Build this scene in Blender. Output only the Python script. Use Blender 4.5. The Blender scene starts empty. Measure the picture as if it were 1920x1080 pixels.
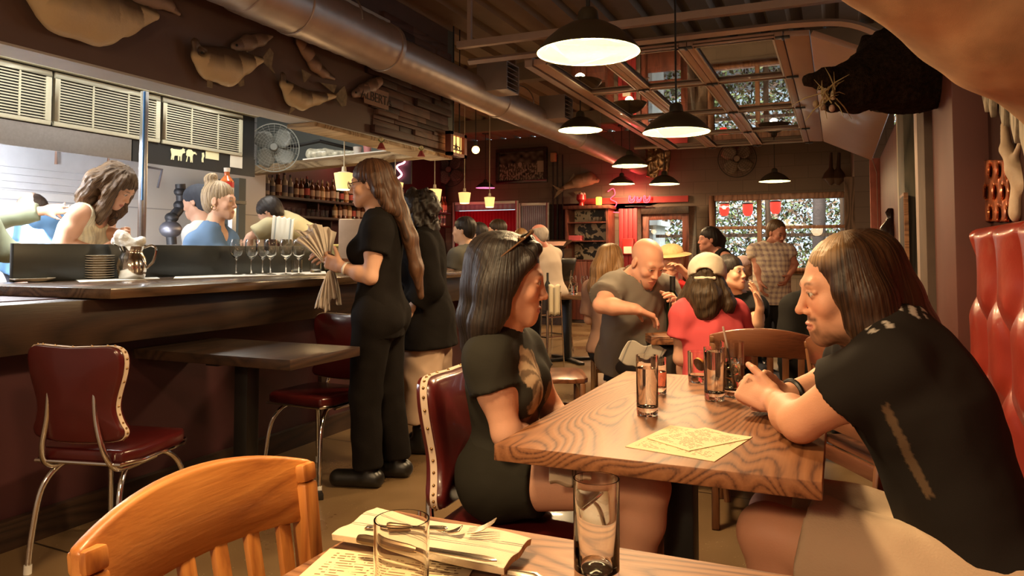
import bpy, bmesh, math, random
import numpy as np
from mathutils import Vector, Matrix, noise as mnoise
random.seed(7)
rng = np.random.default_rng(7)
COL = bpy.context.scene.collection
R = math.radians
PI = math.pi

# ------------------------------------------------------------------ camera
F = 1387.0
HOR = 475.0
PITCH = R(2.5)
PY = HOR - F * math.tan(PITCH)
YAW = math.atan(610 * math.cos(PITCH) / F)
CAM = Vector((0, 0, 1.2))
FW = Vector((-math.sin(YAW) * math.cos(PITCH), math.cos(YAW) * math.cos(PITCH), math.sin(PITCH)))
RT = Vector((math.cos(YAW), math.sin(YAW), 0))
UPV = RT.cross(FW)

def ray(px, py):
    return FW * F + RT * (px - 960) - UPV * (py - PY)
def P(px, py, d):
    return CAM + ray(px, py) * (d / F)
def AX(px, py, x):
    d = ray(px, py); return CAM + d * (x / d.x)
def AY(px, py, y):
    d = ray(px, py); return CAM + d * (y / d.y)
def AZ(px, py, z):
    d = ray(px, py); return CAM + d * ((z - 1.2) / d.z)

cam_d = bpy.data.cameras.new('camera')
cam = bpy.data.objects.new('camera', cam_d)
COL.objects.link(cam)
cam_d.sensor_width = 36
cam_d.lens = F / 1920 * 36
cam_d.shift_y = -(540 - PY) / 1920
cam_d.clip_start = 0.05
cam.location = CAM
cam.rotation_euler = Matrix((RT, UPV, -FW)).transposed().to_euler()
bpy.context.scene.camera = cam

# ------------------------------------------------------------------ materials
MATS = {}
def newmat(name):
    m = bpy.data.materials.new(name); m.use_nodes = True
    nt = m.node_tree; b = nt.nodes['Principled BSDF']
    return m, nt, b
def node(nt, t, **kw):
    n = nt.nodes.new(t)
    for k, v in kw.items():
        if k in n.inputs.keys(): n.inputs[k].default_value = v
        else: setattr(n, k, v)
    return n
def c4(c): return (c[0], c[1], c[2], 1)
def ramp(nt, fac, stops):
    r = nt.nodes.new('ShaderNodeValToRGB')
    el = r.color_ramp.elements
    el[0].position, el[0].color = stops[0][0], c4(stops[0][1])
    el[1].position, el[1].color = stops[-1][0], c4(stops[-1][1])
    for p, c in stops[1:-1]:
        e = el.new(p); e.color = c4(c)
    nt.links.new(fac, r.inputs[0]); return r
def coords(nt, kind='Object', scale=(1, 1, 1), rot=(0, 0, 0)):
    tc = nt.nodes.new('ShaderNodeTexCoord'); mp = nt.nodes.new('ShaderNodeMapping')
    mp.inputs['Scale'].default_value = scale; mp.inputs['Rotation'].default_value = rot
    nt.links.new(tc.outputs[kind], mp.inputs[0]); return mp.outputs[0]
def bump(nt, b, h, strength=.3, dist=.01):
    n = nt.nodes.new('ShaderNodeBump'); n.inputs['Strength'].default_value = strength
    n.inputs['Distance'].default_value = dist
    nt.links.new(h, n.inputs['Height']); nt.links.new(n.outputs[0], b.inputs['Normal'])
def mat(name, col, rough=.6, metal=0, var=.15, nscale=8, bmp=0, spec=.5, stretch=(1, 1, 1), bscale=None, emit=None, estr=1, coat=0, bdist=.01):
    if name in MATS: return MATS[name]
    m, nt, b = newmat(name)
    v = coords(nt, 'Object', stretch)
    n = node(nt, 'ShaderNodeTexNoise', Scale=nscale, Detail=4.0)
    nt.links.new(v, n.inputs['Vector'])
    r = ramp(nt, n.outputs[0], [(.3, [c * (1 - var) for c in col]), (.7, [min(1, c * (1 + var)) for c in col])])
    nt.links.new(r.outputs[0], b.inputs['Base Color'])
    b.inputs['Roughness'].default_value = rough; b.inputs['Metallic'].default_value = metal
    b.inputs['Specular IOR Level'].default_value = spec; b.inputs['Coat Weight'].default_value = coat
    if bmp:
        n2 = node(nt, 'ShaderNodeTexNoise', Scale=bscale or nscale * 4, Detail=3.0)
        nt.links.new(v, n2.inputs['Vector']); bump(nt, b, n2.outputs[0], bmp, bdist)
    if emit:
        b.inputs['Emission Color'].default_value = c4(emit); b.inputs['Emission Strength'].default_value = estr
    MATS[name] = m; return m
def wood(name, c1, c2, c3=None, scale=1, axis='x', rough=.45, ring=14, bmp=.15, coat=0, distort=6):
    """plain sawn wood: distorted bands along an axis plus fine pores"""
    if name in MATS: return MATS[name]
    m, nt, b = newmat(name)
    st = {'x': (.16, 1, 1), 'y': (1, .16, 1), 'z': (1, 1, .16)}[axis]
    v = coords(nt, 'Object', tuple(s * scale for s in st))
    w = node(nt, 'ShaderNodeTexNoise', Scale=3.2, Detail=1.5, Distortion=.35)
    nt.links.new(v, w.inputs['Vector'])
    mu = node(nt, 'ShaderNodeMath', operation='MULTIPLY'); mu.inputs[1].default_value = ring
    nt.links.new(w.outputs[0], mu.inputs[0])
    fr = node(nt, 'ShaderNodeMath', operation='PINGPONG'); fr.inputs[1].default_value = .5
    nt.links.new(mu.outputs[0], fr.inputs[0])
    st2 = tuple(s * scale * (60 if s < 1 else 160) for s in st)
    v2 = coords(nt, 'Object', st2)
    f = node(nt, 'ShaderNodeTexNoise', Scale=1.0, Detail=2.0); nt.links.new(v2, f.inputs['Vector'])
    ad = node(nt, 'ShaderNodeMath', operation='MULTIPLY_ADD'); ad.inputs[1].default_value = .45
    nt.links.new(f.outputs[0], ad.inputs[0]); nt.links.new(fr.outputs[0], ad.inputs[2])
    r = ramp(nt, ad.outputs[0], [(.2, c1), (.42, c2), (.75, c3 or c2)])
    nt.links.new(r.outputs[0], b.inputs['Base Color'])
    b.inputs['Roughness'].default_value = rough; b.inputs['Coat Weight'].default_value = coat
    bump(nt, b, ad.outputs[0], bmp, .004)
    MATS[name] = m; return m
def glassmat(name, col=(1, 1, 1), rough=0.0, ior=1.45):
    if name in MATS: return MATS[name]
    m, nt, b = newmat(name)
    b.inputs['Base Color'].default_value = c4(col); b.inputs['Roughness'].default_value = rough
    b.inputs['Transmission Weight'].default_value = 1; b.inputs['IOR'].default_value = ior
    MATS[name] = m; return m
def emat(name, col, s, base=None):
    if name in MATS: return MATS[name]
    m, nt, b = newmat(name)
    b.inputs['Base Color'].default_value = c4(base or col); b.inputs['Roughness'].default_value = .6
    b.inputs['Emission Color'].default_value = c4(col); b.inputs['Emission Strength'].default_value = s
    MATS[name] = m; return m
def attrmat(name, rough=.6, bmp=0, bscale=60, sss=0, spec=.4, stretch=(1, 1, 1), sheen=0):
    if name in MATS: return MATS[name]
    m, nt, b = newmat(name)
    a = node(nt, 'ShaderNodeAttribute', attribute_name='Col')
    nt.links.new(a.outputs['Color'], b.inputs['Base Color'])
    b.inputs['Roughness'].default_value = rough; b.inputs['Specular IOR Level'].default_value = spec
    b.inputs['Sheen Weight'].default_value = sheen
    if sss:
        b.inputs['Subsurface Weight'].default_value = sss
        b.inputs['Subsurface Radius'].default_value = (1, .35, .18)
        b.inputs['Subsurface Scale'].default_value = .006
    if bmp:
        v = coords(nt, 'Object', stretch)
        n2 = node(nt, 'ShaderNodeTexNoise', Scale=bscale, Detail=3.0)
        nt.links.new(v, n2.inputs['Vector']); bump(nt, b, n2.outputs[0], bmp, .004)
    MATS[name] = m; return m

# ------------------------------------------------------------------ objects
OFF = {}
def tag(o, label=None, cat=None, group=None, kind=None):
    if label: o['label'] = label
    if cat: o['category'] = cat
    if group: o['group'] = group
    if kind: o['kind'] = kind
    return o
def thing(name, label, cat, loc=(0, 0, 0), group=None, rz=0):
    o = bpy.data.objects.new(name, None); COL.objects.link(o)
    o.empty_display_size = .1
    o.location = loc; o.rotation_euler = (0, 0, rz)
    OFF[o.name] = Vector(loc)
    return tag(o, label, cat, group)
def linkmesh(name, me, m, parent=None):
    o = bpy.data.objects.new(name, me); COL.objects.link(o)
    for mm in (m if isinstance(m, (list, tuple)) else [m]):
        if mm: me.materials.append(mm)
    off = OFF.get(parent.name, Vector((0, 0, 0))) if parent else Vector((0, 0, 0))
    if parent:
        me.transform(Matrix.Translation(-off)); o.parent = parent
    OFF[o.name] = off
    return o
def kids(o): return [c for c in bpy.data.objects if c.parent == o]
_KC = {}
def copy_tree(o, parent=None):
    c = o.copy(); COL.objects.link(c)
    if parent: c.parent = parent
    OFF[c.name] = OFF.get(o.name, Vector((0, 0, 0)))
    for ch in kids(o): copy_tree(ch, c)
    return c

class MB:
    def __init__(s): s.v = []; s.f = []; s.mi = []; s.cur = 0
    def add(s, vs, fs):
        n = len(s.v); s.v += [tuple(v) for v in vs]
        s.f += [tuple(i + n for i in f) for f in fs]; s.mi += [s.cur] * len(fs)
        return s
    def box(s, lo, hi, M=None):
        x0, y0, z0 = lo; x1, y1, z1 = hi
        vs = [(x0, y0, z0), (x1, y0, z0), (x1, y1, z0), (x0, y1, z0), (x0, y0, z1), (x1, y0, z1), (x1, y1, z1), (x0, y1, z1)]
        if M: vs = [M @ Vector(v) for v in vs]
        return s.add(vs, [(0, 3, 2, 1), (4, 5, 6, 7), (0, 1, 5, 4), (1, 2, 6, 5), (2, 3, 7, 6), (3, 0, 4, 7)])
    def cbox(s, c, size, M=None):
        c = Vector(c); h = Vector(size) / 2
        if M:
            T = Matrix.Translation(c) @ M.to_4x4()
            return s.box(-h, h, T)
        return s.box(c - h, c + h)
    def beam(s, a, b, w, t, up=(0, 0, 1)):
        a, b = Vector(a), Vector(b); d = b - a; L = d.length; d.normalize()
        u = Vector(up); sx = d.cross(u)
        if sx.length < 1e-4: sx = d.cross(Vector((1, 0, 0)))
        sx.normalize(); u = sx.cross(d)
        M = Matrix((sx, d, u)).transposed().to_4x4(); M.translation = a
        return s.box((-w / 2, 0, -t / 2), (w / 2, L, t / 2), M)
    def tube(s, pts, r, n=10, cap=True, closed=False):
        pts = [Vector(p) for p in pts]; m = len(pts)
        rs = r if isinstance(r, (list, tuple)) else [r] * m
        vs = []; fs = []; prev = None
        for i, p in enumerate(pts):
            if closed: t = pts[(i + 1) % m] - pts[i - 1]
            else: t = pts[min(i + 1, m - 1)] - pts[max(i - 1, 0)]
            if t.length < 1e-9: t = Vector((0, 0, 1))
            t.normalize()
            if prev is None:
                a = Vector((0, 0, 1)) if abs(t.z) < .9 else Vector((1, 0, 0))
                u = t.cross(a).normalized()
            else: u = (prev - t * prev.dot(t)); u = u.normalized() if u.length > 1e-6 else t.orthogonal().normalized()
            prev = u; w = t.cross(u)
            for k in range(n):
                an = 2 * PI * k / n; vs.append(p + (u * math.cos(an) + w * math.sin(an)) * rs[i])
        for i in range(m if closed else m - 1):
            j = (i + 1) % m
            for k in range(n):
                k2 = (k + 1) % n; fs.append((i * n + k, i * n + k2, j * n + k2, j * n + k))
        if cap and not closed:
            fs.append(tuple(range(n - 1, -1, -1))); fs.append(tuple((m - 1) * n + k for k in range(n)))
        return s.add(vs, fs)
    def cyl(s, a, b, r0, r1=None, n=20, cap=True):
        return s.tube([a, b], [r0, r0 if r1 is None else r1], n, cap)
    def lathe(s, prof, c=(0, 0, 0), n=28, M=None):
        vs = []; fs = []; m = len(prof); c = Vector(c)
        for r, z in prof:
            for k in range(n):
                a = 2 * PI * k / n; v = Vector((r * math.cos(a), r * math.sin(a), z))
                if M: v = M @ v
                vs.append(c + v)
        for i in range(m - 1):
            for k in range(n):
                k2 = (k + 1) % n; fs.append((i * n + k, i * n + k2, (i + 1) * n + k2, (i + 1) * n + k))
        if prof[0][0] > 1e-5: fs.append(tuple(range(n - 1, -1, -1)))
        if prof[-1][0] > 1e-5: fs.append(tuple((m - 1) * n + k for k in range(n)))
        return s.add(vs, fs)
    def prism(s, poly, o, u, v, t):
        """2-D polygon in frame (o,u,v), thickness t along u x v"""
        o, u, v = Vector(o), Vector(u), Vector(v); w = u.cross(v).normalized() * t; n = len(poly)
        vs = [o + u * a + v * b for a, b in poly] + [o + u * a + v * b + w for a, b in poly]
        fs = [tuple(range(n - 1, -1, -1)), tuple(range(n, 2 * n))] + [(i, (i + 1) % n, (i + 1) % n + n, i + n) for i in range(n)]
        return s.add(vs, fs)
    def grid(s, fn, nu, nv, closeu=False):
        vs = [fn(i / nu, j / nv) for i in range(nu + 1) for j in range(nv + 1)]
        fs = [(i * (nv + 1) + j, (i + 1) * (nv + 1) + j, (i + 1) * (nv + 1) + j + 1, i * (nv + 1) + j + 1) for i in range(nu) for j in range(nv)]
        return s.add(vs, fs)
    def sphere(s, c, r, n=12, sc=(1, 1, 1), M=None):
        c = Vector(c); prof = [(max(1e-6, math.sin(PI * i / n)), -math.cos(PI * i / n)) for i in range(n + 1)]
        S = Matrix.Diagonal(Vector(sc) * r)
        MM = (M.to_3x3() @ S) if M else S
        return s.lathe(prof, c, max(8, n * 3 // 2), MM)
    def build(s, name, m, parent=None, smooth=None, bevel=0, seg=2, solid=0, subsurf=0, autos=35):
        me = bpy.data.meshes.new(name); me.from_pydata(s.v, [], s.f)
        if any(s.mi): me.polygons.foreach_set('material_index', s.mi)
        bm = bmesh.new(); bm.from_mesh(me)
        bmesh.ops.remove_doubles(bm, verts=bm.verts, dist=1e-6)
        bmesh.ops.recalc_face_normals(bm, faces=bm.faces) if not solid else None
        if bevel:
            es = [e for e in bm.edges if len(e.link_faces) == 2 and e.calc_face_angle(0) > R(30)]
            bmesh.ops.bevel(bm, geom=es, offset=bevel, segments=seg, profile=.5, affect='EDGES', clamp_overlap=True)
        for f in bm.faces: f.smooth = True
        for e in bm.edges:
            if len(e.link_faces) == 2 and e.calc_face_angle(0) > R(autos): e.smooth = False
        bm.to_mesh(me); bm.free()
        o = linkmesh(name, me, m, parent)
        if solid:
            md = o.modifiers.new('solid', 'SOLIDIFY'); md.thickness = solid; md.offset = 0
        if subsurf:
            md = o.modifiers.new('sub', 'SUBSURF'); md.levels = md.render_levels = subsurf
        return o

def bez(pts, n=8):
    """Catmull-Rom through points"""
    pts = [Vector(p) for p in pts]; out = []
    for i in range(len(pts) - 1):
        p0 = pts[max(i - 1, 0)]; p1 = pts[i]; p2 = pts[i + 1]; p3 = pts[min(i + 2, len(pts) - 1)]
        for k in range(n):
            t = k / n
            out.append(.5 * ((2 * p1) + (p2 - p0) * t + (2 * p0 - 5 * p1 + 4 * p2 - p3) * t * t + (3 * p1 - p0 - 3 * p2 + p3) * t ** 3))
    out.append(pts[-1]); return out

# ------------------------------------------------------------------ implicit surfaces
def A(v): return np.array(v, float)
def unit(v): v = np.asarray(v, float); return v / (np.linalg.norm(v) + 1e-12)
def snoise(p, freq, seed=0, n=5):
    g = np.random.default_rng(seed); out = 0
    for i in range(n):
        d = g.normal(size=3); d /= np.linalg.norm(d); fr = freq * g.uniform(.6, 1.6)
        e = g.normal(size=3); e /= np.linalg.norm(e)
        out = out + np.sin(p @ d * fr + g.uniform(0, 6.28) + 1.3 * np.sin(p @ e * fr * .7 + g.uniform(0, 6.28)))
    return out / n
class Field:
    def __init__(s, lo, hi, h):
        s.lo = np.array(lo, float); s.h = h
        n = np.ceil((np.array(hi) - s.lo) / h).astype(int) + 2
        s.n = n; s.f = np.full(n, 1.0, np.float32)
    def region(s, lo, hi):
        a = np.clip(np.floor((np.array(lo) - s.lo) / s.h).astype(int), 0, s.n)
        b = np.clip(np.ceil((np.array(hi) - s.lo) / s.h).astype(int) + 1, 0, s.n)
        if np.any(b <= a): return None
        ax = [(s.lo[i] + s.h * np.arange(a[i], b[i])).astype(np.float32) for i in range(3)]
        X, Y, Z = ax[0][:, None, None], ax[1][None, :, None], ax[2][None, None, :]
        return tuple(slice(a[i], b[i]) for i in range(3)), X, Y, Z
    def put(s, sl, d, k, op):
        f = s.f[sl]
        if op == 'u':
            if k > 0:
                hh = np.maximum(k - np.abs(f - d), 0) / k
                s.f[sl] = np.minimum(f, d) - hh * hh * k * .25
            else: s.f[sl] = np.minimum(f, d)
        elif op == 's':
            d = -d
            if k > 0:
                hh = np.maximum(k - np.abs(f - d), 0) / k
                s.f[sl] = np.maximum(f, d) + hh * hh * k * .25
            else: s.f[sl] = np.maximum(f, d)
    def prim(s, p, infl=0.0):
        kind = p['t']; k = p.get('k', .02); op = p.get('op', 'u')
        m = .035 + k + abs(infl)
        if kind == 'cone':
            a, b, ra, rb = p['a'], p['b'], p['ra'] + infl, p['rb'] + infl
            rm = max(ra, rb)
            g = s.region(np.minimum(a, b) - rm - m, np.maximum(a, b) + rm + m)
            if g is None: return
            sl, X, Y, Z = g
            ab = b - a; L2 = float(ab @ ab) + 1e-12
            x, y, z = X - a[0], Y - a[1], Z - a[2]
            t = np.clip((x * ab[0] + y * ab[1] + z * ab[2]) / L2, 0, 1)
            qx, qy, qz = x - t * ab[0], y - t * ab[1], z - t * ab[2]
            r = ra + (rb - ra) * t
            if p.get('w') is not None:
                w = p['w']; fl = p['fl']
                dw = qx * w[0] + qy * w[1] + qz * w[2]
                q2 = qx * qx + qy * qy + qz * qz
                d = np.sqrt(np.maximum(q2 + (fl * fl - 1) * dw * dw, 1e-12)) - r
                d = d / (1 + (fl - 1) * np.clip(np.abs(dw) / np.sqrt(q2 + 1e-9), 0, 1))
            else:
                d = np.sqrt(qx * qx + qy * qy + qz * qz) - r
        else:
            c, r, M = p['c'], np.asarray(p['r'], float) + infl, p['M']
            e = np.sqrt(((M * r[None, :]) ** 2).sum(1))
            g = s.region(c - e - m, c + e + m)
            if g is None: return
            sl, X, Y, Z = g
            x, y, z = X - c[0], Y - c[1], Z - c[2]
            k0 = 0; k1 = 0
            for i in range(3):
                q = x * M[0, i] + y * M[1, i] + z * M[2, i]
                if kind == 'ell':
                    k0 = k0 + (q / r[i]) ** 2; k1 = k1 + (q / r[i] ** 2) ** 2
                else:
                    rd = p['rd']; e1 = np.maximum(np.abs(q) - (r[i] - rd), 0)
                    k0 = k0 + e1 ** 2; mm = np.abs(q) - (r[i] - rd); k1 = mm if i == 0 else np.maximum(k1, mm)
            if kind == 'ell':
                k0 = np.sqrt(k0); d = k0 * (k0 - 1) / (np.sqrt(k1) + 1e-6)
            else: d = np.sqrt(k0) + np.minimum(k1, 0) - p['rd']
        s.put(sl, d.astype(np.float32), k, op)
    def plane(s, o, n, k=0):
        """keep the side where (p-o).n < 0"""
        ax = [(s.lo[i] + s.h * np.arange(s.n[i])).astype(np.float32) for i in range(3)]
        d = (ax[0][:, None, None] - o[0]) * n[0] + (ax[1][None, :, None] - o[1]) * n[1] + (ax[2][None, None, :] - o[2]) * n[2]
        s.f = np.maximum(s.f, d)
    def disp(s, fn, band=.03):
        idx = np.nonzero(np.abs(s.f) < band)
        p = np.stack(idx, 1) * s.h + s.lo
        s.f[idx] += fn(p).astype(np.float32)
    def mesh(s):
        f = s.f; S = f < 0
        n = np.zeros(tuple(np.array(f.shape) - 1), np.uint8)
        cs = [(i, j, k) for i in (0, 1) for j in (0, 1) for k in (0, 1)]
        sh = n.shape
        for i, j, k in cs: n += S[i:i + sh[0], j:j + sh[1], k:k + sh[2]]
        act = (n > 0) & (n < 8); ijk = np.argwhere(act)
        if len(ijk) == 0: return np.zeros((0, 3)), np.zeros((0, 4), int)
        V = [f[ijk[:, 0] + i, ijk[:, 1] + j, ijk[:, 2] + k] for i, j, k in cs]
        acc = np.zeros((len(ijk), 3)); cnt = np.zeros(len(ijk))
        for a in range(8):
            for b in range(a + 1, 8):
                ca, cb = np.array(cs[a]), np.array(cs[b])
                if abs(ca - cb).sum() != 1: continue
                m = (V[a] < 0) != (V[b] < 0); t = V[a] / np.where(m, V[a] - V[b], 1)
                acc += np.where(m[:, None], ca + t[:, None] * (cb - ca), 0); cnt += m
        pts = s.lo + (ijk + acc / cnt[:, None]) * s.h
        idx = np.full(sh, -1, np.int32); idx[tuple(ijk.T)] = np.arange(len(ijk))
        quads = []
        for ax in range(3):
            o1, o2 = [(1, 2), (2, 0), (0, 1)][ax]
            A = [slice(0, s.n[i]) for i in range(3)]; B = list(A)
            A[ax] = slice(0, s.n[ax] - 1); B[ax] = slice(1, s.n[ax])
            for o in (o1, o2): A[o] = B[o] = slice(1, s.n[o] - 1)
            sa, sb = S[tuple(A)], S[tuple(B)]
            e = np.argwhere(sa != sb); inside = sa[tuple(e.T)]
            e[:, o1] += 1; e[:, o2] += 1
            def cid(d1, d2):
                q = e.copy(); q[:, o1] += d1; q[:, o2] += d2; return idx[tuple(q.T)]
            q = np.stack([cid(-1, -1), cid(0, -1), cid(0, 0), cid(-1, 0)], 1)
            q[~inside] = q[~inside][:, ::-1]; quads.append(q)
        q = np.concatenate(quads); q = q[(q >= 0).all(1)]
        return pts, q

def npmesh(name, pts, quads, m, parent=None, col=None, smooth_iter=0, strand_co=None):
    me = bpy.data.meshes.new(name)
    nv, nq = len(pts), len(quads)
    if smooth_iter:
        for _ in range(smooth_iter):
            acc = np.zeros_like(pts); cn = np.zeros(nv)
            for a, b in ((0, 1), (1, 2), (2, 3), (3, 0)):
                np.add.at(acc, quads[:, a], pts[quads[:, b]]); np.add.at(acc, quads[:, b], pts[quads[:, a]])
                np.add.at(cn, quads[:, a], 1); np.add.at(cn, quads[:, b], 1)
            pts = pts * .5 + .5 * acc / np.maximum(cn, 1)[:, None]
    me.vertices.add(nv); me.vertices.foreach_set('co', pts.astype(np.float32).ravel())
    me.loops.add(nq * 4); me.loops.foreach_set('vertex_index', quads.astype(np.int32).ravel())
    me.polygons.add(nq); me.polygons.foreach_set('loop_start', np.arange(0, nq * 4, 4, dtype=np.int32))
    me.polygons.foreach_set('loop_total', np.full(nq, 4, np.int32))
    me.polygons.foreach_set('use_smooth', np.ones(nq, bool))
    me.update(calc_edges=True)
    if col is not None:
        ca = me.color_attributes.new('Col', 'FLOAT_COLOR', 'POINT')
        c = np.ones((nv, 4), np.float32); c[:, :3] = col; ca.data.foreach_set('color', c.ravel())
    if strand_co is not None:
        at = me.attributes.new('Strand', 'FLOAT_VECTOR', 'POINT'); at.data.foreach_set('vector', strand_co.astype(np.float32).ravel())
    return linkmesh(name, me, m, parent)
def pbounds(ps, infl=0):
    lo = np.full(3, 1e9); hi = -lo
    for p in ps:
        if p.get('op', 'u') != 'u': continue
        if p['t'] == 'cone':
            r = max(p['ra'], p['rb'])
            lo = np.minimum(lo, np.minimum(p['a'], p['b']) - r); hi = np.maximum(hi, np.maximum(p['a'], p['b']) + r)
        else:
            e = np.sqrt(((p['M'] * np.asarray(p['r'])[None, :]) ** 2).sum(1))
            lo = np.minimum(lo, p['c'] - e); hi = np.maximum(hi, p['c'] + e)
    return lo - infl - .02, hi + infl + .02
def cone(a, b, ra, rb=None, k=.02, w=None, fl=1, op='u', tag=''):
    return dict(t='cone', a=np.array(a, float), b=np.array(b, float), ra=ra, rb=ra if rb is None else rb, k=k, w=None if w is None else unit(w), fl=fl, op=op, tag=tag)
def ell(c, r, M=None, k=.02, op='u', tag=''):
    return dict(t='ell', c=np.array(c, float), r=r, M=np.eye(3) if M is None else np.array(M, float), k=k, op=op, tag=tag)
def rbox(c, r, rd, M=None, k=.01, op='u', tag=''):
    return dict(t='box', c=np.array(c, float), r=r, rd=rd, M=np.eye(3) if M is None else np.array(M, float), k=k, op=op, tag=tag)
def blob(name, prims, h, m, parent=None, infl=0, disp=None, colfn=None, strandfn=None, planes=(), subs=(), sm=0, box=None):
    lo, hi = pbounds(prims, infl)
    if box: lo, hi = np.maximum(lo, box[0]), np.minimum(hi, box[1])
    fd = Field(lo, hi, h)
    for p in prims: fd.prim(p, infl)
    if disp: fd.disp(disp)
    for p in subs: fd.prim(p)
    for o, n in planes: fd.plane(o, n)
    pts, q = fd.mesh()
    return npmesh(name, pts, q, m, parent, colfn(pts) if colfn else None, sm, strandfn(pts) if strandfn else None)
# ================================================================== ROOM
XR = .50; YF = 12.6; ZC = 3.35; XS = -3.40; ZS = 2.145; YS = 6.2; XL = -6.95
def floor_mat():
    m, nt, b = newmat('polished_concrete')
    v = coords(nt)
    n1 = node(nt, 'ShaderNodeTexNoise', Scale=1.6, Detail=6.0); nt.links.new(v, n1.inputs['Vector'])
    r = ramp(nt, n1.outputs[0], [(.3, (.10, .055, .026)), (.5, (.17, .105, .05)), (.72, (.24, .15, .075))])
    vo = node(nt, 'ShaderNodeTexVoronoi', Scale=55.0); nt.links.new(v, vo.inputs['Vector'])
    r2 = ramp(nt, vo.outputs['Distance'], [(.10, (1, 1, 1)), (.16, (0, 0, 0))])
    n3 = node(nt, 'ShaderNodeTexNoise', Scale=9.0); nt.links.new(v, n3.inputs['Vector'])
    r3 = ramp(nt, n3.outputs[0], [(.52, (0, 0, 0)), (.6, (1, 1, 1))])
    mu = node(nt, 'ShaderNodeMath', operation='MULTIPLY'); nt.links.new(r2.outputs[0], mu.inputs[0]); nt.links.new(r3.outputs[0], mu.inputs[1])
    mx = node(nt, 'ShaderNodeMix', data_type='RGBA'); nt.links.new(mu.outputs[0], mx.inputs[0])
    nt.links.new(r.outputs[0], mx.inputs[6]); mx.inputs[7].default_value = (.42, .33, .2, 1)
    # saw-cut joints every 1.5 m, turned as in the room
    br = node(nt, 'ShaderNodeTexBrick', Scale=1.0); br.offset = 0
    br.inputs['Mortar Size'].default_value = .006; br.inputs['Brick Width'].default_value = 1.9; br.inputs['Row Height'].default_value = 1.9
    v2 = coords(nt, 'Object', (1, 1, 1), (0, 0, R(3))); nt.links.new(v2, br.inputs['Vector'])
    mx2 = node(nt, 'ShaderNodeMix', data_type='RGBA'); nt.links.new(br.outputs['Fac'], mx2.inputs[0])
    nt.links.new(mx.outputs[2], mx2.inputs[6]); mx2.inputs[7].default_value = (.03, .018, .01, 1)
    nt.links.new(mx2.outputs[2], b.inputs['Base Color'])
    b.inputs['Roughness'].default_value = .3
    r4 = ramp(nt, n1.outputs[0], [(.3, (.22, .22, .22)), (.7, (.42, .42, .42))]); nt.links.new(r4.outputs[0], b.inputs['Roughness'])
    bump(nt, b, n3.outputs[0], .05, .004)
    return m
def blockmat(name, c, mortar, scale=1, w=.4, h=.2, rot=(0, 0, 0), rough=.7):
    m, nt, b = newmat(name)
    tc = coords(nt, 'Object', (1, 1, 1), rot)
    br = node(nt, 'ShaderNodeTexBrick', Scale=scale); br.inputs['Color1'].default_value = c4(c); br.inputs['Color2'].default_value = c4([x * .85 for x in c])
    br.inputs['Mortar'].default_value = c4(mortar); br.inputs['Mortar Size'].default_value = .006
    br.inputs['Brick Width'].default_value = w; br.inputs['Row Height'].default_value = h
    nt.links.new(tc, br.inputs['Vector']); nt.links.new(br.outputs['Color'], b.inputs['Base Color'])
    bump(nt, b, br.outputs['Fac'], -.25, .01)
    b.inputs['Roughness'].default_value = rough
    return m
M_floor = floor_mat()
M_ceil = mat('dark_ceiling_paint', (.27, .20, .145), .75, var=.12, nscale=3)
M_soffit = mat('dark_brown_paint', (.14, .088, .072), .6, var=.1, nscale=3)
M_far = blockmat('grey_brown_block', (.16, .115, .085), (.11, .08, .06), rot=(R(90), 0, 0))
M_tile = blockmat('grey_kitchen_tile', (.66, .65, .64), (.35, .35, .36), w=1.1, h=.55, rot=(R(90), 0, R(90)), rough=.35)
M_maroon = mat('maroon_paint', (.055, .014, .016), .5, var=.15, nscale=2)
M_dkwood = wood('dark_stained_wood', (.02, .011, .007), (.035, .018, .011), (.05, .026, .015), rough=.4, axis='y')
M_black = mat('black_satin', (.012, .011, .010), .4, var=.1)
M_steel = mat('brushed_steel', (.55, .55, .56), .28, metal=1, var=.06, nscale=3, stretch=(1, 20, 20))
M_chrome = mat('chrome', (.8, .78, .74), .12, metal=1, var=.02)
M_galv = mat('galvanised_metal', (.50, .42, .38), .42, metal=.75, var=.12, nscale=5, bmp=.05)
M_alu = mat('painted_aluminium', (.42, .32, .27), .45, metal=.3, var=.06)
M_white = mat('white_enamel', (.75, .73, .68), .4, var=.03)
M_cream = mat('cream_paint', (.62, .56, .42), .55, var=.05)
M_redwood = wood('red_stained_wood', (.08, .018, .012), (.14, .035, .02), (.19, .05, .03), axis='z', rough=.5)
M_oldwood = wood('weathered_wood', (.05, .03, .018), (.12, .075, .045), (.20, .13, .08), axis='z', rough=.7, bmp=.4)

def struct(name, mb, m, **kw):
    o = mb.build(name, m, **kw); o['kind'] = 'structure'; return o
struct('floor', MB().box((XL - .3, -1.6, -.1), (4.5, 19, 0)), M_floor)
# ribbed deck ceiling: real corrugation running with the room
mb = MB()
prof = []
x = XL - .2; 
while x < XR + .3:
    prof += [(x, ZC), (x + .16, ZC), (x + .19, ZC + .05), (x + .27, ZC + .05)]; x += .30
for i in range(len(prof) - 1):
    (xa, za), (xb, zb) = prof[i], prof[i + 1]
    mb.add([(xa, -.2, za), (xb, -.2, zb), (xb, YF + .2, zb), (xa, YF + .2, za)], [(0, 1, 2, 3)])
mb.box((XL - .2, -.2, ZC + .06), (XR + .3, YF + .2, ZC + .15))
struct('ceiling', mb, M_ceil)
mb = MB()
for y in (1.1, 4.25, 7.6, 10.6): mb.box((XL, y, ZC - .20), (XR, y + .14, ZC - .001))
struct('trim_1', mb, M_ceil, bevel=.005)      # roof beams
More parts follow.
